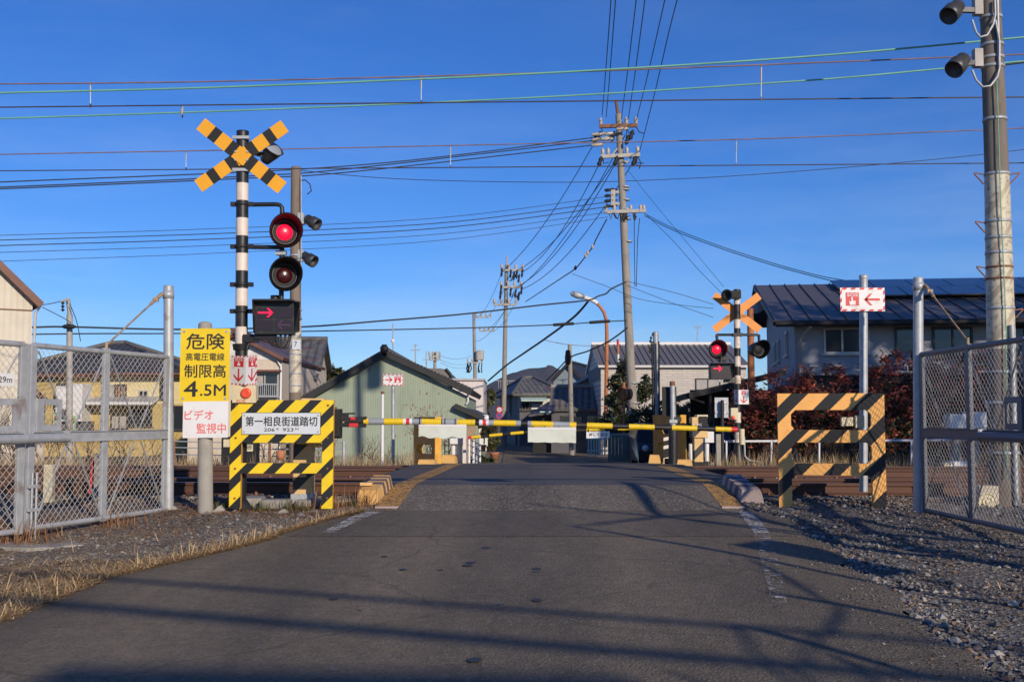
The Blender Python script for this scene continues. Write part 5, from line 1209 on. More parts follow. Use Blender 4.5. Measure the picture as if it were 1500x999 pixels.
# white slim pole and SOS sign in front of the green shed
o = T('marker_pole', 'white painted pole in front of the green shed', 'pole', P(560, 682, 23)); m = MB(); m.cone(P(560, 684, 23), P(560.5, 577, 23), .034, .03, m_white, 10); m.cone(P(560.5, 577, 23), P(560.5, 573, 23), .04, .04, m_rustarm, 10); m.build('pole_tube', o)
def sos_sign(label, px, ptop, pbot, Y, x0, x1, y0, y1, r, left, mat):
    q = P(px, pbot, Y); o = T('emergency_sign', label, 'SOS sign', q, 0, 'SOS direction signs'); m = MB(); m.cone(q, P(px, ptop, Y), r, r, mat, 14); m.lathe(P(px, ptop, Y), [(r, 0), (r*1.12, .01), (r*1.05, .05), (0, .06)], mat, 14); m.build('post', o)
    k = Y/FPX; f = fr_at((x0+x1)/2, (y0+y1)/2, Y-r-.025); w = (x1-x0)*k/2; h = (y1-y0)*k/2; m = MB()
    m.extr([(-w, -h), (w, -h), (w, h), (-w, h)], f, .004, m_white); b = h*.17; n = 5
    for i in range(n):
        for sy in (-1, 1):
            xx = -w+2*w*(i+.1)/n; L = 2*w/n*.52; sk = b*.9
            ya, yb2 = (h-b, h) if sy > 0 else (-h, -h+b)
            m.flat([(max(-w, xx), ya), (min(w, xx+L), ya), (min(w, xx+L+sk), yb2), (max(-w, xx+sk), yb2)], f, .002, m_red)
    for i in range(3):
        for sx in (-1, 1):
            yy = -h+2*h*(i+.05)/3; L = 2*h/3*.5; xa, xb = (w-b*.8, w) if sx > 0 else (-w, -w+b*.8)
            m.flat([(xa, yy), (xb, yy+b*.8), (xb, min(h, yy+b*.8+L)), (xa, min(h, yy+L))], f, .0025, m_red)
    bx = -w*.46 if left else w*.46; bs = h*.62
    m.flat([(bx-bs*.9, -bs*.85), (bx+bs*.9, -bs*.85), (bx+bs*.9, bs*.95), (bx-bs*.9, bs*.95)], f, .003, m_red)
    m.text('SOS', f, bx, bs*.62, bs*1.45, bs*.42, m_white, .005, .03)
    m.flat([(bx-bs*.35, -bs*.75), (bx+bs*.4, -bs*.75), (bx+bs*.45, -bs*.2), (bx+bs*.05, -bs*.15), (bx+bs*.05, bs*.3), (bx-bs*.15, bs*.3), (bx-bs*.15, -bs*.3), (bx-bs*.45, -bs*.2)], f, .005, m_white)
    axx = w*.42 if left else -w*.42
    for q_ in arrow2d(axx, 0, w*.72, h*1.0, h*.19, -1 if left else 1): m.flat(q_, f, .0035, m_red)
    for s in (-.5, .5): m.box(f.p(0, s*h, -.02), (r*2.6, .03, .03), m_galv)
    m.build('sign_board', o)
    return o
sos_sign('small SOS sign, arrow pointing right, on a thin post before the green shed', 575.8, 552, 682, 23.2, 561, 590.5, 548, 564.5, .036, False, m_galv)
sos_sign('large SOS sign with arrow pointing left, on a steel post behind the orange striped guard', 1265, 409, 720, 13.5, 1231, 1296, 421.5, 456, .05, True, m_galv)
o = T('paper_tag', 'cream box tag on the steel post seen through the orange striped guard', 'tag', P(1248, 618, 13.4)); m = MB(); k = 13.4/FPX; m.box(P(1243, 617.5, 13.42), (22*k, .05, 13*k), m_cream); m.box(P(1259, 617.5, 13.38), (13*k, .05, 18*k), m_cream); m.build('tag_box', o, bevel=.004)
# right trackside: white cabinets and concrete marker behind the dark gate
for x0, x1, y0, y1, lab in ((1387, 1414, 606.5, 623, 'white trackside box, left one behind the dark gate'), (1414.6, 1440, 603.5, 623, 'taller white trackside box left of the concrete pole, behind the dark gate')):
    k = 21/FPX; o = T('trackside_box', lab, 'equipment box', P((x0+x1)/2, 680, 21)); m = MB(); m.box(P((x0+x1)/2, (y0+y1)/2+2, 21), ((x1-x0)*k, .35, (y1-y0+4)*k), m_white); m.build('case', o, bevel=.012)
    m = MB(); m.cone(P((x0+x1)/2, 690, 21), P((x0+x1)/2, 620, 21), .09, .09, m_conc, 12); m.build('stand', o)
o = T('trackside_trough', 'white low trough cover beyond the rails behind the dark gate', 'trough', P(1405, 682, 20.6)); m = MB(); m.box(P(1406, 679, 20.6), (.45, .25, .10), m_white); m.box(P(1385, 680, 20.6), (.12, .2, .08), m_cream); m.build('cover', o, bevel=.006)
o = T('boundary_stone', 'beige concrete stone with a round emblem behind the dark gate', 'concrete marker', P(1444, 752, 12.95)); k = 12.95/FPX
m = MB(); m.box(P(1444, 732, 13.0), (29*k, .2, 42*k), M('beige_stone', (.50, .44, .34), .85, .08, bmp=.3, dirt=(.3, .25, .18), da=.5)); m.build('stone_body', o, bevel=.015)
m = MB(); f = fr_at(1446, 735, 12.89); m.lathe(f.o, [(.105, 0), (.105, .008), (.095, .008), (.095, .003), (.06, .003), (.06, .009), (.05, .009), (.05, .003), (.022, .003), (.022, .01), (0, .01)], m_cream, 28, f.n); m.build('emblem', o)
# ================================================================== ROAD SIGNS, MIRROR
o = T('road_sign', 'round speed limit sign over a round no-parking sign on the left street pole', 'road sign', P(731, 610, 59.3)); Y = 59.3; k = Y/FPX
for i, (py, c0, c1) in enumerate(((600, m_red, m_white), (608.7, m_red, m_blue))):
    m = MB(); f = fr_at(731.5, py, Y-.03*i); m.extr(circ(0, 0, 4.6*k, 24), f, .02, c0); m.flat(circ(0, 0, 3.2*k, 24), f, .004, c1)
    if i == 0: m.text('20', f, 0, 0, 3.6*k, 3*k, m_blue, .008, .03)
    else: m.bar(f.p(-2.2*k, 2.2*k, .006), f.p(2.2*k, -2.2*k, .006), .005, .8*k, m_red, (0, -1, 0))
    m.build('sign_disc', o)
m = MB(); m.bar(P(731, 600, Y+.05), P(737, 600, Y+.3), .04, .04, m_galv); m.bar(P(731, 609, Y+.05), P(737, 609, Y+.3), .04, .04, m_galv); m.build('bracket', o)
o = T('traffic_mirror', 'pale round-topped mirror board on the orange lamp post', 'road mirror', P(900, 615, 42)); m = MB(); k = 42/FPX; f = fr_at(899.5, 611, 42, (1, -.3, 0)); m.extr([(-5*k, -2*k), (0, -9*k), (2*k, -9*k), (5.5*k, 2*k), (4*k, 7*k), (-1*k, 8.5*k), (-5*k, 7*k)], f, .05, m_mint); m.flat(circ(.2*k, 1.5*k, 3.1*k, 18), f, .004, m_glasspale); m.build('board', o)
o = T('orange_mirror', 'orange hooded convex mirrors half hidden by the dark pine', 'road mirror', P(912, 580, 38)); m = MB()
for x, s in ((910, 1), (918, .8)): m.lathe(P(x, 577, 38), [(.24*s, 0), (.27*s, .06), (.26*s, .12), (.2*s, .14), (0, .16)], m_orangepole, 18, V((.9, .5, 0)))
m.cone(P(914, 640, 38), P(914, 560, 38), .045, .045, m_orangepole, 10); m.build('mirror_hood', o)
o = T('street_post', 'slim post with a red and white reflector beside the far street', 'marker', P(756.5, 650, 62)); m = MB(); m.cone(P(756.5, 652, 62), P(756.5, 631, 62), .05, .05, m_blackm, 8); m.lathe(P(756.3, 630, 62), [(0, -.08), (.07, 0), (0, .08)], m_pinkred, 8); m.build('post', o)
# ================================================================== BUILDINGS
def house(name, label, loc, rz, w, d, h, kind, rise, over, mw, mr, me, cat='house', ridge=None, thk=.14, zb=-1.0, mgable=None, og=None, edge2=None, endcap=True):
    """local x along the front, y depth, z up from loc.z. kind: side (ridge along x), gable (ridge along y), hip, flat"""
    o = T(name, label, cat, loc, rz); og = over if og is None else og
    with local():
        m = MB()
        if kind == 'gable':
            rx = w/2 if ridge is None else ridge
            m.extr([(0, zb), (w, zb), (w, h), (rx, h+rise), (0, h)], Fr((0, 0, 0)), d, mw)
        elif kind == 'side':
            ry = d/2 if ridge is None else ridge
            m.extr([(0, zb), (d, zb), (d, h), (ry, h+rise), (0, h)], Fr((w, 0, 0), (0, 1, 0)), w, mw)
        else: m.box((w/2, d/2, (h+zb)/2), (w, d, h-zb), mw)
        o['_w'] = 1; del o['_w']
        m.build('wall', o)
        r = MB(); e = me
        if kind == 'gable':
            s0, s1 = rise/rx, rise/(w-rx); y0, y1 = -og, d+og; top = h+rise+thk*.9; a0 = h-s0*over+thk*.9; a1 = h-s1*over+thk*.9
            r.slab([(-over, y0, a0), (rx, y0, top), (rx, y1, top), (-over, y1, a0)], thk, mr, e); r.slab([(rx, y0, top), (w+over, y0, a1), (w+over, y1, a1), (rx, y1, top)], thk, mr, e)
            r.tube([(rx, y0-.02, top+.05), (rx, y1, top+.05)], .09, edge2 or e, 8)
        elif kind == 'side':
            s0, s1 = rise/ry, rise/(d-ry); x0, x1 = -og, w+og; top = h+rise+thk*.9; a0 = h-s0*over+thk*.9; a1 = h-s1*over+thk*.9
            r.slab([(x0, -over, a0), (x1, -over, a0), (x1, ry, top), (x0, ry, top)], thk, mr, e); r.slab([(x0, ry, top), (x1, ry, top), (x1, d+over, a1), (x0, d+over, a1)], thk, mr, e)
            r.tube([(x0, ry, top+.05), (x1, ry, top+.05)], .10, edge2 or e, 8)
        elif kind == 'hip':
            x0, x1, y0, y1 = -over, w+over, -over, d+over; k0, k1 = ridge; ym = d/2; t = h+rise; z = h
            r.slab([(x0, y0, z), (x1, y0, z), (k1, ym, t), (k0, ym, t)], thk, mr, e); r.slab([(x1, y1, z), (x0, y1, z), (k0, ym, t), (k1, ym, t)], thk, mr, e)
            m2 = m_tiley if mr is m_tileg else mr
            r.slab([(x0, y1, z), (x0, y0, z), (k0, ym, t)], thk, m2, e); r.slab([(x1, y0, z), (x1, y1, z), (k1, ym, t)], thk, m2, e)
            for a, b in (((x0, y0, z), (k0, ym, t)), ((x1, y0, z), (k1, ym, t)), ((x0, y1, z), (k0, ym, t)), ((x1, y1, z), (k1, ym, t)), ((k0, ym, t), (k1, ym, t))): r.tube([V(a)+V((0, 0, .03)), V(b)+V((0, 0, .05))], .09, edge2 or e, 8)
        else: r.box((w/2, d/2, h+.04), (w+2*over, d+2*over, .08), mr)
        r.build('roof', o)
    return o
def win(o, x, z, w, h, pane=None, frame=None, bars=1, y=0, rail=False, face='front', name='window'):
    pane = pane or m_glass; frame = frame or m_sash
    with local():
        f = Fr((x, y, z)) if face == 'front' else (Fr((0, x, z), (0, -1, 0)) if face == 'left' else Fr((y, x, z), (0, 1, 0)))
        m = MB(); t = .05
        for a, b, c, e in ((-w/2, -h/2, w/2, -h/2+t), (-w/2, h/2-t, w/2, h/2), (-w/2, -h/2+t, -w/2+t, h/2-t), (w/2-t, -h/2+t, w/2, h/2-t)): m.extr([(a, b), (c, b), (c, e), (a, e)], Fr(f.o+f.n*.05, f.r, f.u), .06, frame)
        for i in range(1, bars+1): xx = -w/2+w*i/(bars+1); m.extr([(xx-.02, -h/2+t), (xx+.02, -h/2+t), (xx+.02, h/2-t), (xx-.02, h/2-t)], Fr(f.o+f.n*.045, f.r, f.u), .05, frame)
        m.box(f.p(0, -h/2-.02, .05), (w+.1, .1, .04) if face == 'front' else (.1, w+.1, .04), frame)
        q = m.build(name, o)
        g = MB(); g.rect(f, -w/2+.02, -h/2+.02, w/2-.02, h/2-.02, .012, pane); g.build('pane', Sub(q, _Z))
    return q
class _ZC: location = V((0, 0, 0))
class _ZE: z = 0
_Z = _ZC(); _Z.rotation_euler = _ZE()
def part(o, name, fn, loc=True, mat=None):
    with local(): m = MB(); fn(m); return m.build(name, o)
mx = lambda Y: Y/FPX
# left white building
Y = 26; c = P(48, 440, Y); h = c.z+.3
o = house('white_building', 'cream corrugated gable building with brown verge at the left edge', (c.x-6.6*math.cos(R(32)), Y-6.6*math.sin(R(32)), -.3), R(32), 6.6, 8, h, 'gable', 3.2, .22, m_wcream, m_tile, m_fascia, 'building', thk=.16, zb=-.6, og=.25)
part(o, 'band_trim', lambda m: m.box((3.3, -.012, P(0, 455, Y).z+.3), (6.6, .02, .03), m_fascia))
part(o, 'gutter_pipe', lambda m: (m.tube([(6.75, -.2, h-.12), (6.68, .1, h-.3), (6.65, .15, -.5)], .035, m_white, 8)))
# small house in front of the yellow one
Y = 32; c = P(62, 555, Y)
o = house('shed', 'small pinkish walled house with brown roof edge low behind the silver gate', (P(84, 0, Y).x-2.6*math.cos(R(30)), Y-2.6*math.sin(R(30)), -.3), R(30), 2.6, 5, P(0, 588, Y).z+.3, 'gable', 1.25, .12, M('pinkish_plaster', (.52, .46, .42), .85, .06, dirt=(.35, .3, .27), da=.4), m_fascia, m_fascia, 'house', ridge=1.2, thk=.14, zb=-.6)
# yellow house
Y = 45; s = mx(Y); X0 = P(30, 0, Y).x; w = P(284, 0, Y).x-X0; he = P(0, 548, Y).z+.3
px = lambda p: P(p, 0, Y).x-X0
pz = lambda p, yy=None: P(0, p, yy or Y).z+.3
o = house('yellow_house', 'yellow two storey house with dark tiled hip roof behind the silver gate', (X0, Y, -.3), 0, w, 7, he, 'hip', P(0, 503, Y+3.5).z-P(0, 548, Y).z, .5, m_wmustard, m_tile, m_fascia, ridge=(3.0, P(196, 0, Y+3.5).x-X0), thk=.16, zb=-.6, edge2=m_tileedge)
part(o, 'upper_wall', lambda m: m.box(((px(163)+px(284))/2, .0, (pz(552)+pz(592))/2), (px(284)-px(163), .04, pz(552)-pz(592)), m_wyellow))
part(o, 'lower_roof', lambda m: m.slab([(px(155), -1.0, pz(589)), (px(247), -1.0, pz(589)), (px(247), .05, pz(580)), (px(155), .05, pz(580))], .12, m_galv, m_white))
part(o, 'gutter', lambda m: m.tube([(px(150), -.55, he-.02), (w+.5, -.55, he-.02)], .06, m_fascia, 8))
win(o, (px(165)+px(182))/2, pz(574), px(182)-px(165), pz(563)-pz(585), m_curtain, y=-.03); win(o, (px(183)+px(200))/2, pz(574), px(200)-px(183), pz(563)-pz(585), m_timber, m_sashdark, 3, y=-.03, name='shutter')
win(o, px(224), pz(580), px(231)-px(217), pz(571)-pz(588), m_glass, y=-.03); win(o, px(220), pz(612), px(240)-px(206), pz(600)-pz(625), m_glass, m_sashdark, 2); win(o, px(255), pz(572), .45, .7, m_glass, m_sashdark, y=-.03); win(o, px(190), pz(618), .7, .6, m_curtain, m_sashdark)
win(o, px(268), pz(612), .8, 1.0, m_glass, m_sashdark)
with local():
    m = MB(); m.box(((px(113)+px(150))/2, -.5, (pz(563)+pz(617))/2), (px(150)-px(113), 1.0, pz(563)-pz(617)), m_wwhite); bay = m.build('bay', o)
    m = MB(); m.box((px(126), -1.01, pz(607)), (px(134)-px(118), .03, pz(600)-pz(614)), m_glass); m.box((px(121), -1.01, pz(564)), (px(129)-px(114), .04, .12), m_glass); m.box((px(132), -1.01, pz(571)), (.16, .04, .36), m_glass); m.box((px(146), -1.01, pz(610)), (.1, .03, .14), m_sashdark); m.build('window', Sub(bay, _Z))
    m = MB(); m.box((px(135), -.3, pz(626)), (px(152)-px(113), .8, pz(618)-pz(636)), m_wdark); m.build('base_wall', o)
for i, (x0, x1, y0, y1, lab) in enumerate(((79, 87, 604, 628, 'green and orange banner flag left of the white bay, seen through the gate'), (98, 111, 609, 630, 'wider green banner flag right beside the white bay, seen through the gate'))):
    o = T('banner', lab, 'banner', P((x0+x1)/2, 650, 38)); m = MB(); k = 38/FPX
    n = 6; vs = []
    for j in range(n+1):
        x = x0+(x1-x0)*j/n; dy = .04*math.sin(j*1.3+i)
        vs += [P(x, y1, 38+dy), P(x, y0, 38+dy)]
    m.add(vs, [(2*j, 2*j+2, 2*j+3, 2*j+1) for j in range(n)], m_flag); m.slab([P(x0+1.5, y0+4, 37.9), P(x1-2, y0+3, 37.9), P(x1-2, y0+9, 37.9), P(x0+1.5, y0+9, 37.9)], .01, m_orangepole); m.slab([P(x0+1.5, y0+12, 37.9), P(x1-2, y0+12, 37.9), P(x1-2, y0+17, 37.9), P(x0+1.5, y0+17, 37.9)], .01, m_cream)
    m.build('cloth', o); m = MB(); m.cone(P(x0-.5, 655, 38), P(x0-.5, y0-2, 38), .02, .02, m_white, 6); m.build('pole', o)
# cream house behind the signs
Y = 34; s = mx(Y); X0 = P(288, 0, Y).x; w = P(421, 0, Y).x-X0; he = P(0, 526, Y).z+.3
px = lambda p: P(p, 0, Y).x-X0
pz = lambda p: P(0, p, Y).z+.3
o = house('cream_house', 'cream sided house with a railed window behind the height board', (X0, Y, -.3), 0, w, 7, he, 'gable', .72, .12, m_wcream2, M('brown_roof', (.16, .10, .085), .6, .15), m_fascia, 'house', thk=.10, zb=-.6, og=.3)
part(o, 'gable_panel', lambda m: m.extr([(.05, he-.02), (w-.05, he-.02), (w/2, he+.66)], Fr((0, -.012, 0)), .01, m_wwhite))
q = win(o, (px(377)+px(417))/2, pz(563), px(417)-px(377), pz(545)-pz(581), m_glass, m_sash, 1)
part(o, 'curtain', lambda m: m.rect(Fr((px(387), -.02, pz(557))), -.16, -.2, .16, .25, .005, m_curtain))
part(o, 'window_hood', lambda m: m.box((px(397), -.15, pz(543.5)), (px(421)-px(373), .35, .06), m_fascia))
def rl(m):
    for j in range(14): m.box((px(378)+j*(px(416)-px(378))/13, -.2, pz(572)), (.018, .018, pz(563)-pz(581)), m_galv)
    for y in (563, 581): m.box((px(397), -.2, pz(y)), (px(418)-px(376), .03, .035), m_galv)
part(o, 'railing', rl)
part(o, 'downpipe', lambda m: m.tube([(w-.12, -.1, he-.05), (w-.02, -.06, he-.25), (w-.02, -.06, -.4)], .035, m_white, 8))
# tiled house right of it
Y = 40; X0 = P(404, 0, Y).x; w = P(469, 0, Y).x-X0; he = P(0, 534, Y).z+.3
px = lambda p: P(p, 0, Y).x-X0
pz = lambda p: P(0, p, Y).z+.3
o = house('tiled_house', 'small cream house with grey tiled roof beside the slim floodlight pole', (X0, Y, -.3), R(5), w, 4.6, he, 'side', .95, .28, m_wpaleyel, m_tileg, m_tileedge, 'house', thk=.12, zb=-.6, og=.22)
part(o, 'entry_roof', lambda m: m.slab([(px(443), -.8, pz(553)), (px(473), -.8, pz(553)), (px(473), .0, pz(547)), (px(443), .0, pz(547))], .07, m_tileg, m_tileedge))
win(o, px(454), pz(565), px(463)-px(445), pz(555)-pz(577), m_glasspale, m_fascia, 2); part(o, 'downpipe', lambda m: m.tube([(px(471), -.75, pz(553)), (px(472), -.5, pz(556)), (px(469), -.05, pz(560)), (px(468), -.05, -.2)], .035, m_white, 8))
# green shed
Y = 33; kx = lambda p: P(p, 600, Y).x; kz = lambda p: P(750, p, Y).z
X0 = kx(447); w = kx(683)-X0; he_l, he_r, ap, zg_ = kz(590), kz(576), kz(521), -.3
o = T('green_shed', 'green corrugated gable shed with dark tiled verges across the tracks', 'shed', (X0, Y, zg_))
m = MB(); m.extr([(X0, -.6), (kx(683), -.6), (kx(683), kz(580)), (kx(564), ap), (X0, kz(587))], Fr((0, Y, 0)), 9, m_wgreen); m.build('wall', o)
m = MB(); m.extr([(kx(683)+.003, -.6), (kx(700), -.6), (kx(700), kz(612)), (kx(683)+.003, kz(598))], Fr((0, Y+.05, 0)), 8.5, m_wgreen); m.build('side_wall', o)
m = MB()
def verge(a, b, tk=.17, y0=-.28, y1=9.3, mr=m_tile, me=m_fasciadk): m.slab([(a[0], Y+y0, a[1]), (b[0], Y+y0, b[1]), (b[0], Y+y1, b[1]), (a[0], Y+y1, a[1])], tk, mr, me)
verge((kx(437), kz(586)), (kx(564), kz(513.5))); verge((kx(564), kz(513.5)), (kx(693), kz(571)))
n = 26
for i in range(n):     # a row of end tiles along each verge
    for a, b in (((437, 586), (564, 513.5)), ((564, 513.5), (693, 571))):
        t = (i+.5)/n; p_ = V((kx(a[0]+(b[0]-a[0])*t), Y-.24, kz(a[1]+(b[1]-a[1])*t)+.012)); m.box(p_+V((0, 0, .008)), (.16, .12, .03), m_tileedge, Matrix.Rotation(-math.atan2(-(b[1]-a[1]), b[0]-a[0])+R(4), 3, 'Y'))
m.tube([(kx(564), Y-.3, kz(512.5)), (kx(564), Y+9.2, kz(512.5))], .10, m_tileedge, 8)
m.lathe((kx(564), Y-.36, kz(512)), [(0, -.03), (.10, -.02), (.13, .03), (.1, .08), (0, .1)], m_fasciadk, 12, (0, 1, 0)); m.box((kx(564), Y-.3, kz(508)), (.14, .12, .10), m_fasciadk)
m.build('roof', o)
m = MB(); verge((kx(668), kz(591)), (kx(716), kz(611.5)), .15); m.build('lower_roof', o)
m = MB(); m.tube([(kx(685), Y-.05, kz(578)), (kx(686), Y-.08, kz(588)), (kx(683), Y-.05, kz(592))], .03, m_white, 6); m.build('gutter_pipe', o); m = MB(); m.lathe((kx(712), Y-.3, kz(612)), [(0, -.06), (.08, -.04), (.1, .05), (0, .1)], m_white, 10, (1, 0, -.4)); m.build('gutter_pipe', o)
m = MB(); m.box((kx(690), Y+.02, kz(645)), (.3, .04, 1.5), M('board_wall', (.34, .25, .16), .8, .15)); m.build('side_board', o)
m = MB(); m.box((kx(705), Y+1.2, kz(634)), (.34, .5, 1.1), m_wwhite); m.build('porch', o)
# antennas
def antenna(label, px_, y0, y1, Y, arms):
    o = T('roof_antenna', label, 'antenna', P(px_, y1, Y), 0, 'roof antennas'); m = MB(); m.cone(P(px_, y1, Y), P(px_, y0, Y), .022, .018, m_greyarm, 6)
    for y, w_ in arms: m.tube([P(px_-w_, y, Y), P(px_+w_, y-.4, Y)], .014, m_greyarm, 5)
    m.build('mast', o); return o
o = antenna('thin antenna mast with a white ball above the green shed ridge', 575.5, 474, 520, 36, ()); m = MB(); m.lathe(P(575.5, 500, 36), [(0, -.07), (.07, 0), (.05, .06), (0, .08)], m_white, 10); m.build('ball', o)
antenna('tall roof antenna on the right slope behind the green shed', 608.5, 504, 532, 37, ((506, 3), (513, 7)))
antenna('bare antenna mast standing left of the grey round roof', 624.5, 514, 545, 40, ((527, 5),))
antenna('antenna on the ridge of the long brick house', 1021.5, 477, 506, 52, ((478.5, 7), (481, 4))); antenna('pale antenna above the dark low tiled roof in the street', 824.5, 556, 573, 55, ((556, 9), (557.5, 4)))
# grey round roof, white shed
Y = 50
o = T('grey_roofed_building', 'building with grey rounded roof behind the green shed', 'building', (P(640, 0, Y).x, Y, -.3)); m = MB(); m.extr([(P(x, 0, Y).x, P(0, y, Y).z) for x, y in ((595, 640), (665, 640), (665, 567), (664, 558), (660, 548), (654, 541), (648, 539.5), (618, 539.5), (606, 546), (597, 566))], Fr((0, Y, 0)), 8, m_roofgrey); m.build('roof', o)
m = MB(); m.tube([P(653, 540, Y-.05), P(660, 548, Y-.05), P(663.5, 556, Y-.05)], .07, m_fasciadk, 6); m.build('verge', o)
Y = 46; X0 = P(665, 0, Y).x; w = P(709, 0, Y).x-X0
o = house('white_shed', 'flat roofed white corrugated building between green shed and hill', (X0, Y, -.3), 0, w, 6, P(0, 557, Y).z+.3, 'flat', 0, .03, Mwave('white_corrugated_wall', (.66, .60, .58), .2, 'X', .6, .3, .01, .04, dirt=(.5, .42, .4), da=.3), m_galv, m_galv, 'building', zb=-.6)
part(o, 'rim', lambda m: m.tube([(-.02, -.05, P(0, 557, Y).z+.3), (w+.02, -.05, P(0, 557, Y).z+.3)], .03, m_greyarm, 6))
# hip roofed house in the street
Y = 62; loc = P(761, 600, Y); X0 = loc.x
he = P(0, 577, Y).z+.3; px = lambda p: P(p, 0, Y).x-X0; pz = lambda p: P(0, p, Y).z+.3
o = house('hip_roof_house', 'dark walled house with grey tiled hip roof at the end of the street', (X0, Y, -.3), R(9), px(818), 7.5, he, 'hip', 1.05, .45, m_wdark, m_tileg, m_tileedge, 'house', ridge=(px(783), px(797)), thk=.12, zb=-.4)
part(o, 'beam', lambda m: m.box((px(790), -.3, he-.05), (px(816)-px(763), .2, .14), m_cream))
part(o, 'front_wall', lambda m: m.box((px(784), -.02, pz(586)), (px(811)-px(761), .06, pz(578)-pz(600)), m_wcream2))
part(o, 'awning', lambda m: m.slab([(px(759), -1.0, pz(585.5)), (px(797), -1.0, pz(585.5)), (px(799), -.05, pz(581)), (px(761), -.05, pz(581))], .1, m_mint))
win(o, px(785), pz(595), .7, .42, m_wwhite, m_sashdark, 0, y=-.06); win(o, px(769), pz(595), .45, .45, m_glass, m_sashdark, 1, y=-.06)
win(o, 3.2, pz(592), .5, 1.2, m_glass, m_sashdark, 0, face='left'); win(o, 5.4, pz(630), .9, 2.2, m_blackm, m_sashdark, 1, face='left')
part(o, 'balcony_rail', lambda m: [m.box((-.3+j*.14, 6.2, he+.7), (.02, .02, .5), m_greyarm) for j in range(9)]+[m.box((.2, 6.2, he+.95), (1.3, .03, .03), m_greyarm)])
# low dark tiled building in front of it
Y = 50; X0 = P(806, 0, Y).x; px = lambda p: P(p, 0, Y).x-X0; pz = lambda p: P(0, p, Y).z+.3
o = house('low_tiled_house', 'low house with pale ridged grey tile roof in the middle of the street', (X0, Y, -.3), R(-4), px(884), 5.5, pz(600), 'side', .98, .2, m_wdark, m_tileg, m_tileedge, 'house', thk=.12, zb=-.4, og=.1, edge2=m_conc)
part(o, 'gable_panel', lambda m: m.flat([(1.0, pz(600)), (4.5, pz(600)), (2.75, pz(600)+.75)], Fr((-.03, 5.5, 0), (0, -1, 0)), 0, m_wblue))
part(o, 'entry_roof', lambda m: (m.slab([(px(776), -1.6, pz(607)), (px(812), -1.6, pz(603)), (px(812), 1.2, pz(587)), (px(800), 1.2, pz(588))], .1, m_tile, m_tileedge), m.box((px(800), -1.65, pz(603.5)), (px(806)-px(790), .05, .06), m_mint)))
part(o, 'porch', lambda m: (m.box((px(795), 1.5, pz(635)), (px(812)-px(780), 2.2, 2.2), m_blackm)))
win(o, px(835), pz(625), 1.0, 1.0, m_glass, m_sashdark); win(o, px(868), pz(622), .8, .9, m_glass, m_sashdark)
part(o, 'entry_lamp', lambda m: m.lathe((px(802), -1.7, pz(606)), [(0, -.05), (.04, 0), (0, .05)], m_white, 8))
# blue grey gable house
Y = 66; X0 = P(806, 0, Y).x; px = lambda p: P(p, 0, Y).x-X0; pz = lambda p: P(0, p, Y).z+.3
o = house('gable_house', 'blue grey gable house with black roof behind the low tiled house', (X0+.15, Y, -.3), R(-14), px(849), 9, pz(557), 'gable', .95, .14, m_wblue, m_fasciadk, m_fasciadk, 'house', thk=.16, zb=-.4, og=.3)
win(o, px(829), pz(575), .6, .6, m_glass, m_sash)
Y = 56; X0 = P(850, 0, Y).x; px = lambda p: P(p, 0, Y).x-X0; pz = lambda p: P(0, p, Y).z+.3
o = house('annex_house', 'small lit cream gable annex under a sloping grey roof left of the orange lamp post', (X0, Y, -.3), 0, px(872), 5, pz(561), 'gable', .5, .1, m_wpaleyel, m_tileg, m_tileedge, 'house', ridge=px(871), thk=.09, zb=-.4)
part(o, 'lean_roof', lambda m: m.slab([(px(826), -.4, pz(569)), (px(870), -.4, pz(549)), (px(870), 3, pz(545)), (px(826), 3, pz(566))], .08, m_tileg, m_tileedge))
# long brick house
Y = 48; X0 = P(877, 0, Y).x; px = lambda p: P(p, 0, Y).x-X0; pz = lambda p: P(0, p, Y).z+.3
rr_ = P(0, 506, Y+4).z-P(0, 534, Y).z
o = house('brick_house', 'long pale brick house with grey ribbed metal roof right of the street', (X0, Y, -.3), 0, px(1085), 8, pz(536), 'side', rr_, .25, m_wbrick, m_roofgrey, m_white, 'house', thk=.1, zb=-.4, og=.12)
def ribs(m):
    w_ = px(1085)
    for j in range(int(w_/.27)+1):
        x = -.1+j*.27; a = V((x, -.25, pz(536)-rr_/4*.25+.10)); b = V((x, 4, pz(536)+rr_+.10)); m.bar(a, b, .05, .06, m_roofgrey)
part(o, 'roof_ribs', ribs); part(o, 'side_wall', lambda m: m.box((-.01, 4, pz(545)), (.03, 7.9, pz(536)-pz(556)), m_wdark))
win(o, (px(1012)+px(1048))/2, pz(563), px(1048)-px(1012), pz(554)-pz(572), m_curtain, m_sashdark, 1); win(o, px(949), pz(564), px(958)-px(940), pz(555)-pz(573), m_curtain, m_sashdark, 0)
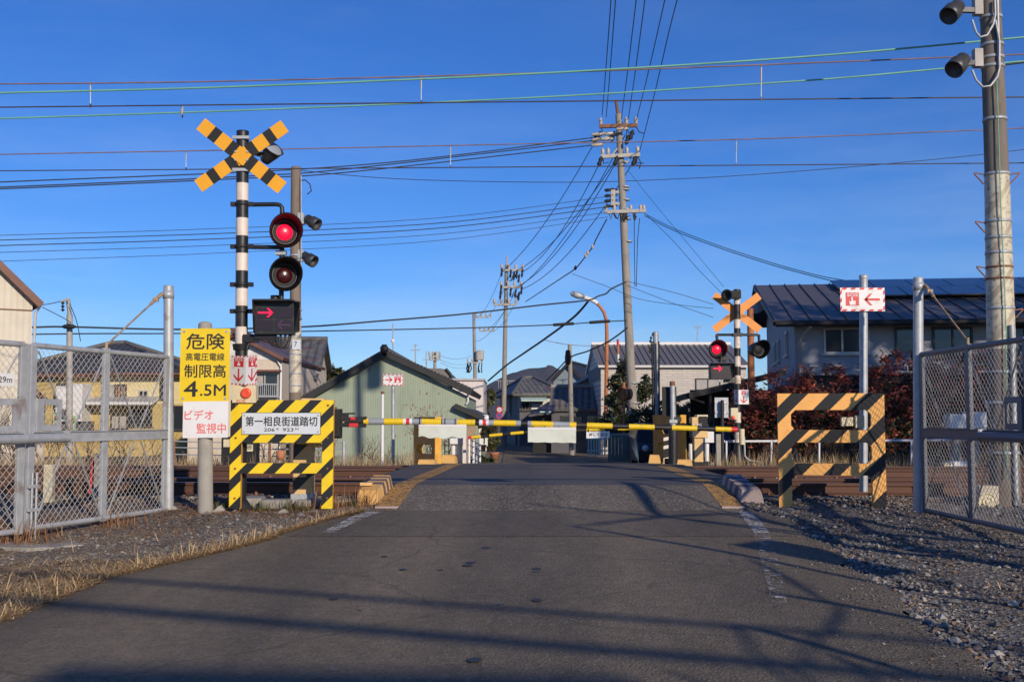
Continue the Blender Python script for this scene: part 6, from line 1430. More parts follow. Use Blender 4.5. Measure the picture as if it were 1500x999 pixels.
# black carport
Y = 26; o = T('carport', 'black timber carport with sloping roof beside the far crossing signal', 'carport', P(1075, 660, Y))
m = MB(); m.slab([P(1005, 576, Y), P(1150, 541, Y), P(1150, 541, Y)+V((0, 5, -.12)), P(1005, 576, Y)+V((0, 5, -.12))], .14, m_blackm); m.build('roof', o)
m = MB(); m.box((P(1078, 0, Y).x+.1, Y+.9, .9), (P(1112, 0, Y).x-P(1086, 0, Y).x, .1, 2.6), m_wblack); m.build('wall', o); m = MB(); m.box((P(1085, 0, 31).x, 31, .7), (3.2, .1, 2.8), m_wblack); m.build('wall', o); m = MB(); m.box((P(1040, 0, Y+.4).x, Y+.4, .95), (.10, .1, 2.2), m_wblack); m.build('post', o)
m = MB(); m.cone((P(1033, 0, Y+.2).x, Y+.2, -.4), (P(1033, 0, Y+.2).x, Y+.2, P(0, 568, Y).z), .045, .045, m_blackm, 8); m.tube([P(1006, 578, Y), P(1008, 582, Y), P(1031, 590, Y+.2)], .03, m_blackm, 6); m.build('post', o)
# big house on the right
LX, LY = 6.74, 26.0; rz = math.atan2(-.72, 5.1)
o = T('grey_house', 'large grey house with solar panels, balcony and dark metal roof behind red shrubs', 'house', (LX, LY, -.3), rz)
with local():
    zc = P(0, 466, LY).z+.3; zt = P(1106, 421, 31).z+.3; W_, D_, rdg = 10.5, 7.2, 5.0; sl = (zt-zc)/rdg
    m = MB(); m.extr([(0, -.4), (D_, -.4), (D_, zc+.6), (rdg, zt-.05), (0, zc-.08)], Fr((W_, 0, 0), (0, 1, 0)), W_, m_wgrey); m.build('wall', o)
    m = MB(); rf = lambda y: zc+.06+sl*y
    m.slab([(-.55, -.65, rf(-.65)), (W_+.5, -.65, rf(-.65)), (W_+.5, rdg, rf(rdg)), (-.55, rdg, rf(rdg))], .12, m_roofdark, m_fasciadk); m.slab([(-.55, rdg, rf(rdg)), (W_+.5, rdg, rf(rdg)), (W_+.5, D_+.4, rf(rdg)-.9), (-.55, D_+.4, rf(rdg)-.9)], .12, m_roofdark, m_fasciadk)
    m.tube([(-.5, -.7, rf(-.65)-.08), (W_, -.7, rf(-.65)-.08)], .07, m_blackm, 8)
    roof = m.build('roof', o)
    m = MB()
    for j in range(28):
        x = -.5+j*.41; m.bar((x, -.63, rf(-.63)+.02), (x, rdg, rf(rdg)+.02), .025, .03, m_roofdark)
    m.build('standing_seam', Sub(roof, _Z))
    m = MB()
    for i in range(9):
        for r_ in range(2):
            y0, y1 = 2.1+r_*1.4, 2.1+r_*1.4+1.36; x0 = 1.55+i*1.0-(0 if r_ else -.55); x1 = x0+.97
            m.slab([(x0, y0, rf(y0)+.13), (x1, y0, rf(y0)+.13), (x1, y1, rf(y1)+.13), (x0, y1, rf(y1)+.13)], .035, m_solar, m_sashdark)
    m.build('solar_panels', o)
    m = MB(); q = lambda p: (p-1165)/1600*26*1.0
    yb0 = -1.5
    m.box((4.9, yb0, 1.4), (9.6, .06, 2.35), m_blackm); m.box((.12, yb0/2, 1.4), (.06, 1.5, 2.35), m_blackm); m.box((4.9, yb0-.01, 2.63), (9.7, .12, .05), m_greyarm); m.box((.12, yb0/2, 2.63), (.1, 1.5, .05), m_greyarm); m.tube([(.15, yb0, 2.78), (9.7, yb0, 2.78)], .02, m_greyarm, 6)
    for j in range(10): m.cone((.3+j*.98, yb0, 2.6), (.3+j*.98, yb0, 2.78), .015, .015, m_greyarm, 6)
    m.build('balcony', o)
    m = MB(); m.tube([(.3, -.7, rf(-.65)-.15), (.12, -.1, rf(-.65)-.4), (.06, -.05, .2)], .035, m_greyarm, 8); m.build('downpipe', o)
    m = MB()
    for x, c_, zz, h_ in ((2.35, m_bluecar, 2.85, .5), (2.6, m_reddark, 2.85, .6), (2.85, m_curtain, 2.9, .6)): m.box((x*1.0, -.8, zz), (.22, .08, h_), c_)
    m.build('laundry', o, bevel=.02)
win(o, 1.1, P(0, 500, 26).z+.3, .86, .62, m_glass, m_sash, 1); win(o, 2.55, P(0, 501, 26).z+.3, .5, .64, m_glass, m_sashdark, 0); win(o, 1.62, P(0, 500, 26).z+.3, .22, .60, m_glasspale, m_sash, 0); win(o, 3.6, P(0, 503, 26).z+.3, .9, .7, m_glass, m_sashdark, 1); win(o, 5.2, P(0, 503, 26).z+.3, 1.4, .8, m_glass, m_sashdark, 1)
for y_, p_, hh in ((4.6, 510, .62), (3.5, 509, .6), (1.5, 506, .62)): win(o, y_, P(0, p_, 28).z+.3, .34, hh, m_glasspale, m_sash, 0, face='left')
m = MB(); c = P(1107, 447, 30.5); m.lathe(c, [(0, .05), (.16, .02), (.24, -.04), (.25, -.05), (.16, 0), (0, .03)], m_greypaint, 18, V((-.45, -.8, .35))); m.tube([c, c+V((.25, .1, -.12)), c+V((.45, .25, -.1))], .02, m_galv, 6); m.build('satellite_dish', o)
# street fences
o = T('slat_fence', 'dim mint slatted fence under the lettered barrier plate', 'fence', P(880, 665, 40)); m = MB()
for x in range(862, 890, 4): m.box(P(x, 652, 40), (.05, .04, .75), m_mint)
m.box(P(875, 643, 40), (.75, .05, .05), m_mint); m.box(P(875, 660, 40), (.75, .05, .05), m_mint); m.build('slats', o)
o = T('panel_fence', 'dark green sheet fence between orange lamp post and tallest pole', 'fence', P(910, 675, 37)); m = MB()
for j in range(8): m.box(P(893+j*5.2, 655, 37), (.115, .03, .95), M('green_fence', (.10, .14, .12), .6, .15) if j == 0 else m.mats[0])
m.box(P(911, 636, 37), (1.0, .04, .04), m_greyarm); m.build('panels', o)
# ================================================================== CARS
def car(label, loc, rz, paint, L=3.4, Wd=1.48, Ht=1.42):
    o = T('parked_car', label, 'car', loc, rz, 'parked cars')
    with local():
        prof = [(0, .28), (0, .62), (.10, .80), (.75, .90), (1.15, 1.32), (1.35, Ht-.02), (2.6, Ht), (3.15, 1.28), (L, .92), (L, .28)]
        m = MB(); n = len(prof); ins = [0, 0, 0, .02, .12, .16, .16, .12, .02, 0]
        A = [(-Wd/2+i_, y-L/2, z) for (y, z), i_ in zip(prof, ins)]; B = [(Wd/2-i_, y-L/2, z) for (y, z), i_ in zip(prof, ins)]
        m.add(A, [list(range(n))[::-1]], paint); m.add(B, [list(range(n))], paint); m.add(A+B, [(k_, (k_+1) % n, (k_+1) % n+n, k_+n) for k_ in range(n)], paint)
        m.build('body', o, bevel=.04)
        m = MB(); yy = lambda v: v-L/2
        m.quad([(-Wd/2+.14, yy(.82)-.01, .95), (Wd/2-.14, yy(.82)-.01, .95), (Wd/2-.24, yy(1.24)-.015, 1.35), (-Wd/2+.24, yy(1.24)-.015, 1.35)], m_glass); m.build('windscreen', o)
        for s in (-1, 1): m = MB(); m.quad([(s*(Wd/2-.015), yy(1.0), .95), (s*(Wd/2-.015), yy(3.0), .95), (s*(Wd/2-.135), yy(2.8), 1.33), (s*(Wd/2-.13), yy(1.35), 1.33)], m_glass); m.build('side_window', o)
        for s in (-1, 1):
            m = MB(); m.lathe((s*(Wd/2-.2), yy(0)-.005, .68), [(0, -.02), (.09, 0), (.1, .05)], m_white, 12, (0, 1, 0)); m.build('headlight', o)
            for y_ in (.6, 2.7):
                m = MB(); m.lathe((s*(Wd/2-.14), yy(y_), .28), [(.0, -.09), (.27, -.09), (.29, -.05), (.29, .05), (.27, .09), (.17, .09), (.17, .07), (0, .06)], m_tyre, 18, (s, 0, 0)); w_ = m.build('wheel', o)
                m = MB(); m.lathe((s*(Wd/2-.14), yy(y_), .28), [(.16, .075), (.03, .09), (0, .09)], m_galv, 10, (s, 0, 0)); m.build('rim', Sub(w_, _Z))
    return o
q = P(1064, 0, 29); car('blue car parked under the black carport', (q.x, 29.2, -.28), 0, m_bluecar)
q = P(958, 0, 34); car('black car parked between the tallest pole and the orange guard', (q.x, 34.5, -.28), 0, m_blackcar)
# ================================================================== VEGETATION
def leaves(mb, c, rad, n, size, mats, clumps=14, flat=1.0, probs=None, spread=.34, shell=.55):
    c = V(c); cl = []
    for i in range(clumps):
        while True:
            v = V((rnd.uniform(-1, 1), rnd.uniform(-1, 1), rnd.uniform(-1, 1)))
            if shell < v.length < 1: break
        cl.append((v, rnd.uniform(.6, 1.2)))
    for i in range(n):
        v, s = rnd.choice(cl); p = v+V((rnd.gauss(0, spread*s), rnd.gauss(0, spread*s), rnd.gauss(0, spread*s*.8)))*.75
        if p.length > 1.25: continue
        q = c+V((p.x*rad[0], p.y*rad[1], p.z*rad[2])); sz = size*rnd.uniform(.6, 1.3)
        a = V((rnd.gauss(0, 1), rnd.gauss(0, 1), rnd.gauss(0, .6)*flat)).normalized(); b = a.cross(V((rnd.gauss(0, 1), rnd.gauss(0, 1), rnd.gauss(0, 1)))).normalized()
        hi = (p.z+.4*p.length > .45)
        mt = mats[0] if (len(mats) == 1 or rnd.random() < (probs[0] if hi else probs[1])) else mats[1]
        mb.add([q-a*sz, q+b*sz*.42, q+a*sz, q-b*sz*.42], [(0, 1, 2, 3)], mt)
def limbs(m, base, top, r, n, spread, mat=None):
    base, top = V(base), V(top); mat = mat or m_bark; H_ = (top-base).length
    m.tube([base, base.lerp(top, .5)+V((rnd.uniform(-.05, .05)*H_, 0, 0)), top], [r, r*.7, r*.25], mat, 8)
    for i in range(n):
        t = rnd.uniform(.25, .9); p = base.lerp(top, t); a = rnd.uniform(0, 6.28); L = spread*rnd.uniform(.5, 1)
        e = p+V((math.cos(a)*L, math.sin(a)*L, L*rnd.uniform(.2, .9))); m.tube([p, p.lerp(e, .5)+V((0, 0, .05*L)), e], [r*.4*(1-t*.5), r*.25, r*.08], mat, 5)
def shrub(name, label, cat, base, blobs, n, size, mats, probs=None, group=None, trunk=.05, clumps=14, spread=.34, shell=.5):
    base = V(base); o = T(name, label, cat, base, 0, group)
    top = max(b[0].z+b[1][2]*.5 for b in [(V(b_[0]), b_[1]) for b_ in blobs]); c0 = V(blobs[0][0])
    m = MB(); limbs(m, base, (c0.x, c0.y, top), trunk, 9, blobs[0][1][0]*.9); m.build('trunk', o)
    m = MB(); tot = sum(b[1][0]*b[1][2] for b in blobs)
    for c, r in blobs: leaves(m, c, r, int(n*r[0]*r[2]/tot), size, mats, clumps, 1, probs, spread, shell)
    m.build('crown', o); return o
YPH = 24.6
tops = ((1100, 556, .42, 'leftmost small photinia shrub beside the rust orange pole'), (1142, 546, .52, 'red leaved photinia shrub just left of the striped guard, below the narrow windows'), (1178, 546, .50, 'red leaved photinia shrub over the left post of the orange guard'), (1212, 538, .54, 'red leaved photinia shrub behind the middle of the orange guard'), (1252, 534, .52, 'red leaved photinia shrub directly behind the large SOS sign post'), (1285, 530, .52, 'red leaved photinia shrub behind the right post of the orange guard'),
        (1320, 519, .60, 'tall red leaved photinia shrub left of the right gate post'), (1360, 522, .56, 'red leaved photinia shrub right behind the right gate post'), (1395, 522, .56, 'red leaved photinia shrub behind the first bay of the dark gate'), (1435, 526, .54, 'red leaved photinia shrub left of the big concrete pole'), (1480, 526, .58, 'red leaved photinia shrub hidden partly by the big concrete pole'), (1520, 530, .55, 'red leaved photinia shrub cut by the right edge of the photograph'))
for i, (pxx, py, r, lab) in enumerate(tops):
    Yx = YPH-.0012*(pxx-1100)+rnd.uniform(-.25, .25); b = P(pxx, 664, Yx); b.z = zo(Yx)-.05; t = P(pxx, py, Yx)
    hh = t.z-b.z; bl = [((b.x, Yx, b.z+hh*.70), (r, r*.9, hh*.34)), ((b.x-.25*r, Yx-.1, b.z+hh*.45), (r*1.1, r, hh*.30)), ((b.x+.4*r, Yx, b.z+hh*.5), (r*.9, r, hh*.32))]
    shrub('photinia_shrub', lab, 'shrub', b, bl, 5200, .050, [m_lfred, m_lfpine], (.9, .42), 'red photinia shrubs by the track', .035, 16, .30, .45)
YT_ = 42
shrub('pine_tree', 'dark green pine with russet patches behind the tallest utility pole', 'tree', (P(918, 0, YT_).x, YT_, -.3), [(P(912, 562, YT_), (.50, .6, .45)), (P(932, 580, YT_), (.60, .7, .45)), (P(899, 590, YT_), (.45, .6, .45)), (P(914, 540, YT_), (.28, .3, .45)), (P(944, 562, YT_), (.28, .3, .3)), (P(905, 620, YT_), (.65, .7, .6)), (P(935, 625, YT_), (.75, .7, .7))], 8000, .09, [m_lfpine, m_lfrusset], (.95, .8), None, .12, 12, .3, .3)
shrub('olive_bush', 'yellow green bush right of the black board by the brick house', 'bush', (P(997, 0, 36).x, 36, -.3), [(P(997, 612, 36), (.36, .4, .55)), (P(985, 640, 36), (.6, .5, .6))], 3200, .07, [m_lfolive], None, None, .05, 10)
shrub('russet_bush', 'brown red bush left of the black carport post', 'bush', (P(1020, 0, 35).x, 35, -.3), [(P(1012, 602, 35), (.28, .3, .35)), (P(1028, 598, 35), (.32, .3, .38)), (P(1020, 630, 35), (.5, .4, .6))], 3200, .06, [m_lfrusset, m_lfolive], (.8, .7), None, .05, 10)
shrub('dark_hedge', 'dark unlit hedge behind the orange guard and the black car', 'hedge', (P(952, 0, 38).x, 38, -.3), [(P(945, 620, 38), (.7, .5, .6)), (P(970, 615, 38), (.7, .5, .6)), (P(985, 640, 38), (.7, .5, .8)), (P(950, 650, 38), (.8, .5, .8))], 5200, .10, [m_lfpine, m_lfolive], (.8, .8), None, .08, 12)
shrub('round_tree', 'brown green round tree top behind the green shed and tiled house', 'tree', (P(484, 0, 52).x, 52, -.3), [(P(486, 553, 52), (.62, .7, .55)), (P(474, 560, 52), (.7, .7, .55)), (P(497, 560, 52), (.4, .6, .4))], 6500, .11, [m_lftree, m_lfolive], (.75, .8), None, .12, 18, .3, .2)
shrub('yellow_green_tree', 'thin yellow green tree right of the white corrugated building', 'tree', (P(716, 0, 58).x, 58, -.3), [(P(716, 580, 58), (.30, .4, .45)), (P(714, 600, 58), (.35, .4, .5)), (P(718, 618, 58), (.3, .4, .5))], 2200, .10, [m_lfolive, m_lfpine], (.7, .4), None, .05, 9)
def potplant(label, px_, py, Y, hgt, mats, n, r, pots):
    b = P(px_, py, Y); o = T('potted_plant', label, 'potted plant', b, 0, 'potted plants by the road')
    m = MB()
    for dx, s_ in pots: m.lathe(b+V((dx, 0, 0)), [(0, 0), (.10*s_, 0), (.14*s_, .24*s_), (.16*s_, .25*s_), (.16*s_, .29*s_), (.13*s_, .28*s_), (0, .26*s_)], m_terra, 16)
    m.build('pot', o); m = MB(); limbs(m, b+V((0, 0, .2)), b+V((0, 0, hgt)), .02, 5, r); m.build('stem', o)
    m = MB(); leaves(m, b+V((0, 0, hgt*.7)), (r, r, hgt*.35), n, .06, mats, 9, 1, (.7, .7)); m.build('foliage', o)
potplant('terracotta potted plants standing left, nearest the shed corner', 709, 661, 30, .72, [m_lfpine, m_lfrusset], 700, .20, ((-.03, .62), (.13, .5)))
potplant('tall orange pot with a yellow green plant beside the left street pole', 724, 676, 29.5, .9, [m_lfolive, m_lfpine], 420, .13, ((0, .85),))
o = T('ground_plant', 'low dark green plants on the ground below the terracotta pots', 'plant', P(708, 678, 28.5)); m = MB(); leaves(m, P(708, 672, 28.5), (.28, .25, .16), 900, .07, [m_lfpine], 8); m.build('foliage', o)
def twig_shrub(label, base, n, L, spread, name='bare_shrub', leafm=None):
    o = T(name, label, 'shrub', base, 0, 'bare winter shrubs'); m = MB(); b = V(base)
    def grow(p, d, l, r, dep):
        q = p+d*l; mid = p.lerp(q, .5)+V((rnd.gauss(0, .04), rnd.gauss(0, .04), rnd.gauss(0, .03)))*l*2
        m.tube([p, mid, q], [r, r*.85, r*.65], m_twig, 4, False)
        if dep:
            for i in range(rnd.choice((2, 2, 3))): grow(q if i else mid, (d+V((rnd.gauss(0, .5), rnd.gauss(0, .5), rnd.gauss(.1, .35)))).normalized(), l*rnd.uniform(.5, .8), r*.62, dep-1)
    for i in range(n):
        grow(b+V((rnd.gauss(0, spread*.35), rnd.gauss(0, .12), 0)), V((rnd.gauss(0, .35), rnd.gauss(0, .3), 1)).normalized(), L*rnd.uniform(.3, .5), .012, 3)
    m.tube([b+V((-spread*.8, 0, .0)), b+V((0, .1, .02)), b+V((spread*.8, 0, 0))], .012, m_twig, 4)
    m.build('branches', o)
    if leafm:
        m = MB()
        for i in range(90): p = b+V((rnd.gauss(0, spread*.5), rnd.gauss(0, .15), abs(rnd.gauss(L*.7, .35)))); m.add([p, p+V((.04, 0, .02)), p+V((.03, .01, .07))], [(0, 1, 2)], leafm)
        m.build('leaves', o)
    return o
for pxx, n, L, sp_, lab, Yx, lf in ((20, 13, 1.7, 1.0, 'bare brown shrub in front of the cream building at far left', 22.5, None), (66, 12, 1.6, .9, 'bare brown twigs behind the lock plate of the silver gate', 22.8, None), (140, 9, 1.1, .9, 'bare low twigs under the white bay behind the silver gate', 23, None), (215, 9, 1.0, .9, 'dry bare twigs behind the right bay of the silver gate', 23, None), (385, 7, .8, .6, 'bare dark twigs seen through the opening of the striped guard', 22.5, None),
                           (470, 7, .9, .6, 'dry twigs between striped guard and green shed wall', 25, None), (545, 10, 1.0, .8, 'bare vine twigs at the foot of the green shed wall', 27, None), (622, 13, 1.7, .55, 'tall dry vine with brown leaves climbing behind the brown far guard', 26.5, m_strawred), (1150, 8, .75, .7, 'bare twigs under the photinia behind the left of the orange guard', 23.9, None), (1215, 8, .8, .7, 'bare twigs seen through the middle opening of the orange guard', 23.9, None), (1300, 8, .8, .7, 'bare twigs under the photinia right of the orange guard', 23.8, None), (1400, 8, .8, .8, 'bare twigs beyond the rails behind the dark gate', 23.7, None), (1128, 7, .6, .5, 'dry brush at the foot of the rust orange pole', 23.6, None)):
    b = P(pxx, 660, Yx); twig_shrub(lab, (b.x, Yx, zo(Yx)-.03), n, L, sp_, 'bare_shrub', lf)
# ================================================================== OVERHEAD LINES
def smooth(pts, n=10):
    pts = [V(p) for p in pts]
    if len(pts) < 3: return pts
    out = []
    for i in range(len(pts)-1):
        p0, p1, p2, p3 = pts[max(i-1, 0)], pts[i], pts[i+1], pts[min(i+2, len(pts)-1)]
        for j in range(n):
            t = j/n; out.append(.5*((2*p1)+(p2-p0)*t+(2*p0-5*p1+4*p2-p3)*t*t+(3*p1-p0-3*p2+p3)*t**3))
    return out+[pts[-1]]
def wire(label, pts, r, mat, name='overhead_cable', cat='cable', group='overhead cables', n=6):
    m = MB(); p = smooth(pts); m.tube(p, r, mat, n); return m.build(name, None, label, cat, group, loc=p[0])
def px_line(pts, Yf): return [P(x, y, Yf(x) if callable(Yf) else Yf) for x, y in pts]
def yaw_line(pts, Y0): return [P(x, y, Y0/(1-YAW*(x-750)/FPX)) for x, y in pts]
def span(a, b, sag, n=16):
    a, b = V(a), V(b); return [a.lerp(b, i/n)-V((0, 0, 4*sag*(i/n)*(1-i/n))) for i in range(n+1)]
ext = lambda pts: [(-160, pts[0][1]+(pts[0][1]-pts[1][1])*160/(pts[1][0]-pts[0][0]))]+pts+[(1660, pts[-1][1]+(pts[-1][1]-pts[-2][1])*160/(pts[-1][0]-pts[-2][0]))]
mess1, cont1 = ext([(0, 123.5), (300, 120), (750, 108.5), (1100, 96), (1500, 80)]), ext([(0, 157.5), (750, 149.5), (1500, 142.5)])
mess2, cont2 = ext([(0, 226.5), (400, 219), (750, 211.5), (1100, 204), (1500, 188)]), ext([(0, 250.5), (750, 245), (1500, 239)])
for mess, cont, Y0, dr, a in ((mess1, cont1, 14.8, (132.5, 617, 1115), 'nearer'), (mess2, cont2, 18.6, (272.5, 660, 1078.5), 'farther')):
    wire(f'rust brown messenger wire of the catenary over the {a} track', yaw_line(mess, Y0), .010, m_wirerust, 'messenger_wire', 'catenary wire', 'catenary wires'); wire(f'straight dark contact wire under the messenger of the {a} track', yaw_line(cont, Y0), .0095, m_wiredk, 'contact_wire', 'catenary wire', 'catenary wires')
    for j, x in enumerate(dr):
        YY = Y0/(1-YAW*(x-750)/FPX); yt = lerp(mess, x); yb2 = lerp(cont, x); m = MB()
        m.tube([P(x, yt, YY), P(x, yb2, YY)], .005, m_white, 6); m.box(P(x, yb2-1, YY), (.02, .02, .05), m_wiredk); m.box(P(x, yt+1, YY), (.02, .02, .04), m_wirerust); m.cone(P(x, yt+4, YY), P(x, lerp([(0, yt), (1, yb2)], .5), YY), .011, .011, m_insul, 8)
        m.build('catenary_dropper', None, f'pale dropper between the wires of the {a} track, {("left of the crossbuck", "in the middle, above the street", "right of the tallest pole")[j]}', 'dropper', 'catenary droppers', loc=P(x, yb2, YY))
wire('upper green feeder cable rising to the top right corner', px_line(ext([(0, 136.5), (300, 129), (600, 117), (880, 103), (1200, 82), (1500, 55)]), 13.6), .0125, m_wiregreen, 'feeder_cable', 'feeder cable', 'green feeder cables')
wire('lower green feeder cable with the bird on it, passing the right floodlight', px_line([(-160, 179), (0, 174), (300, 164), (600, 152), (880, 138), (1200, 117), (1380, 101), (1660, 75)], 15.8), .0125, m_wiregreen, 'feeder_cable', 'feeder cable', 'green feeder cables')
wire('short black cable running right from the big concrete pole', px_line([(1470, 96), (1500, 92), (1660, 74)], 13.2), .011, m_wire)
lw = [(-160, 285)]
for (xs, lab) in ((((868, 202), (516, 243), (0, 267), (-160, 275)), 'top one of three black cables from the tallest pole to the left'), (((868, 206.5), (516, 247), (360, 258.5), (0, 274.5), (-160, 280)), 'middle one of three black cables from the tallest pole to the left'), (((868, 213), (516, 252), (360, 261.5), (0, 277), (-160, 282)), 'bottom one of three black cables from the tallest pole to the left')): wire(lab, px_line(xs, lambda x: 39.7-(868-x)*.008), .020, m_wire)
for (a, b, c, lab, r) in ((288, 345, 352, 'faint top one of five thin low lines running left from the tallest pole', .010), (296, 352, 358, 'second of five thin low lines running left from the tallest pole', .015), (303, 360, 366, 'third of five thin low lines running left from the tallest pole', .016), (311, 370, 377, 'fourth of five thin low lines running left from the tallest pole', .010), (318, 383, 392, 'faint lowest one of five thin low lines running left from the tallest pole', .009)): wire(lab, px_line([(891, a), (640, (a*.62+b*.38)+10), (300, a*.25+b*.75+5), (0, b), (-160, c)], lambda x: 39.8-(891-x)*.007), r, m_wire)
# towards the viewer along the street
for i, (x0, y0, x1, w_) in enumerate(((882, 169, 895, 'first'), (888, 172, 901.6, 'second'), (910, 175, 932, 'third'), (920.5, 174, 944.7, 'fourth'), (932, 177, 974, 'fifth'), (937, 222, 992, 'sixth'))):
    a = P(x0, y0, YM-.2); b = P(x1, 0, 28); d = b-a; e = b+d*1.6; e.z = b.z+.3
    wire(f'overhead line from tallest pole to the top edge, {w_} from the left', [a, a.lerp(b, .5)-V((0, 0, .08)), b, b.lerp(e, .5), e], .014, m_wire)
# to the second pole
for i, (xa, ya, xb, yb2, w_) in enumerate(((878, 196, 735, 399, 'first'), (900, 238, 750, 400, 'second'), (879, 238, 764, 399, 'fifth'), (916, 198, 756, 424, 'third'), (928, 237, 764, 424, 'sixth'), (903, 237, 748, 424, 'fourth'))): wire(f'black line sagging from the tallest pole to the second street pole, {w_} from the left', span(P(xa, ya, YM-.3), P(xb, yb2, 59.7), .55+.06*i), .017, m_wire)
kn = wire('knotted black service cable dropping from the tallest pole towards the left', [P(889, 321, YM-.2), P(874, 349, YM), P(868, 362, YM), P(856, 378, YM), P(842, 394, YM), P(820, 409, 45), P(770, 442, 58)], .022, m_wire)
for x, y in ((868, 362), (861, 371), (858, 375), (843, 393)): m = MB(); m.lathe(P(x, y, YM-.05), [(0, -.09), (.07, 0), (0, .12)], m_blackm if x < 845 else m_insul, 8); m.build('splice', kn)
wire('thick black cable from the tallest pole to the left edge, passing over the curved lamp', px_line([(917, 413, ), (896, 423), (888, 430), (876, 434), (860, 440), (792, 447), (680, 460), (560, 470), (440, 479), (260, 482.5), (105, 479), (48, 479.5), (-160, 487)], lambda x: 39.7-(917-x)*.009), .030, m_wire)
sv = wire('straight black cable with two sleeves crossing behind the curved lamp', px_line([(918, 469.5), (864, 472.5), (820, 475.5), (680, 480.5), (440, 485.5), (260, 488.5), (105, 489), (-160, 493)], lambda x: 39.6-(918-x)*.009), .022, m_wire)
for a, b in (((864, 472.5), (893, 470.5)), ((811, 476), (840, 474))): m = MB(); m.cone(P(*a, 39.5-(918-a[0])*.009), P(*b, 39.5-(918-b[0])*.009), .055, .055, m_blackm, 8); m.build('sleeve', sv)
wire('thick diagonal black cable falling from curved lamp height to the second street pole', [P(862, 441, 40), P(840, 465, 42), P(800, 495, 48), P(768, 517, 53), P(742, 535, 59.5), P(715, 558, 62)], .045, m_wire)
wire('diagonal black cable from the tallest pole down to the plain concrete pole', [P(919, 480, YM-.2), P(905, 491, 41), P(888, 502, 43), P(862, 514, 45), P(836, 523, 46.8), P(818, 540, 48), P(800, 558, 50)], .030, m_wire)
wire('reddish thin line from the diagonal cable to the brick house roof', [P(797, 498, 47), P(830, 504.5, 47), P(870, 506.5, 47), P(895, 501, 46)], .014, m_wirerust)
for (dy, xe, ye, w_) in ((0, 1252, 413, 'upper'), (3, 1236, 415, 'lower')): wire(f'{w_} teal twisted cable sagging from the tallest pole to the grey house roof', px_line([(944, 313+dy), (985, 334+dy), (1050, 359+dy), (1130, 385+dy), (1200, 404+dy), (xe, ye)], lambda x: 39.8-(x-944)*.03), .014, M('teal_cable', (.03, .075, .07), .6, .1) if dy == 0 else m_wire)
wire('hair thin stay line from the tallest pole to the right roofs', px_line([(920, 250), (960, 300), (1010, 360), (1060, 420)], lambda x: 39.8-(x-920)*.02), .007, m_wire); wire('thin line from the tallest pole falling towards the far signal', px_line([(948, 316), (985, 352), (1025, 397), (1058, 430)], lambda x: 39.8-(x-948)*.03), .008, m_wire)
wire('dashed looking helical line passing behind the tallest pole to the right edge', px_line([(440, 250), (560, 261), (700, 266), (860, 267), (1000, 262), (1104, 256), (1280, 242), (1438, 226.6), (1660, 200)], 45), .014, m_wire)
for i, (pts, lab) in enumerate(((((918, 412), (985, 428), (1045, 446)), 'thin cable from the tallest pole to the far crossbuck, upper one'), (((918, 418), (985, 444), (1045, 465)), 'thin cable from the tallest pole towards the far crossbuck, lower one'), (((838, 401), (890, 420), (945, 440), (1045, 452)), 'thin line from the splices to the right behind the tallest pole'))): wire(lab, px_line(pts, 39), .010, m_wire)
for i, (pts, lab) in enumerate((((( -160, 452), (0, 452), (60, 447), (92, 441)), 'short line from left edge to the slim pole in front of the yellow house'), (((102, 445), (112, 470), (118, 500)), 'thin stay at the slim pole in front of the yellow house'), (((62, 450), (100, 470), (101, 476)), 'thin drop line from the cream building to the slim pole'))): wire(lab, px_line(pts, 26.8), .010, m_wire)
for i in range(5):
    x, y = (735, 748, 757, 764, 742)[i], (399, 399, 424, 424, 450)[i]
    wire(f'distant thin line between the second pole and the transformer pole, {("first", "second", "third", "fourth", "fifth")[i]} from the left', span(P(x, y, 60.3), P((698, 710, 706, 720, 695)[i], (465, 466, 486, 486, 500)[i], 84.8), .5), .013, m_wire)
for i, yy in enumerate((521, 527, 531)): wire(f'faint far line from the small far pole to the transformer pole, {("upper", "middle", "lower")[i]} of three', span(P(645, yy, 75), P(690, yy+(0, 4, 6)[i], 84), .25), .010, m_wire)
# bird on the lower green cable
Yb = 15.8; c = P(266.4, 163.8, Yb); m = MB()
m.lathe(c+V((0, 0, -.012)), [(0, -.055), (.010, -.045), (.020, -.02), (.027, .01), (.028, .035), (.022, .058), (.017, .066), (.019, .078), (.013, .092), (0, .096)], m_greypaint, 12, (.08, .1, 1))
m.slab([c+V((-.012, .02, -.02)), c+V((.012, .02, -.02)), c+V((.009, .035, -.085)), c+V((-.009, .035, -.085))], .004, m_blackm); m.cone(c+V((0, -.015, .072)), c+V((.008, -.035, .069)), .006, .001, m_blackm, 6)
m.build('bird', None, 'small grey bird perched on the lower green cable left of the crossbuck', 'bird', loc=c)
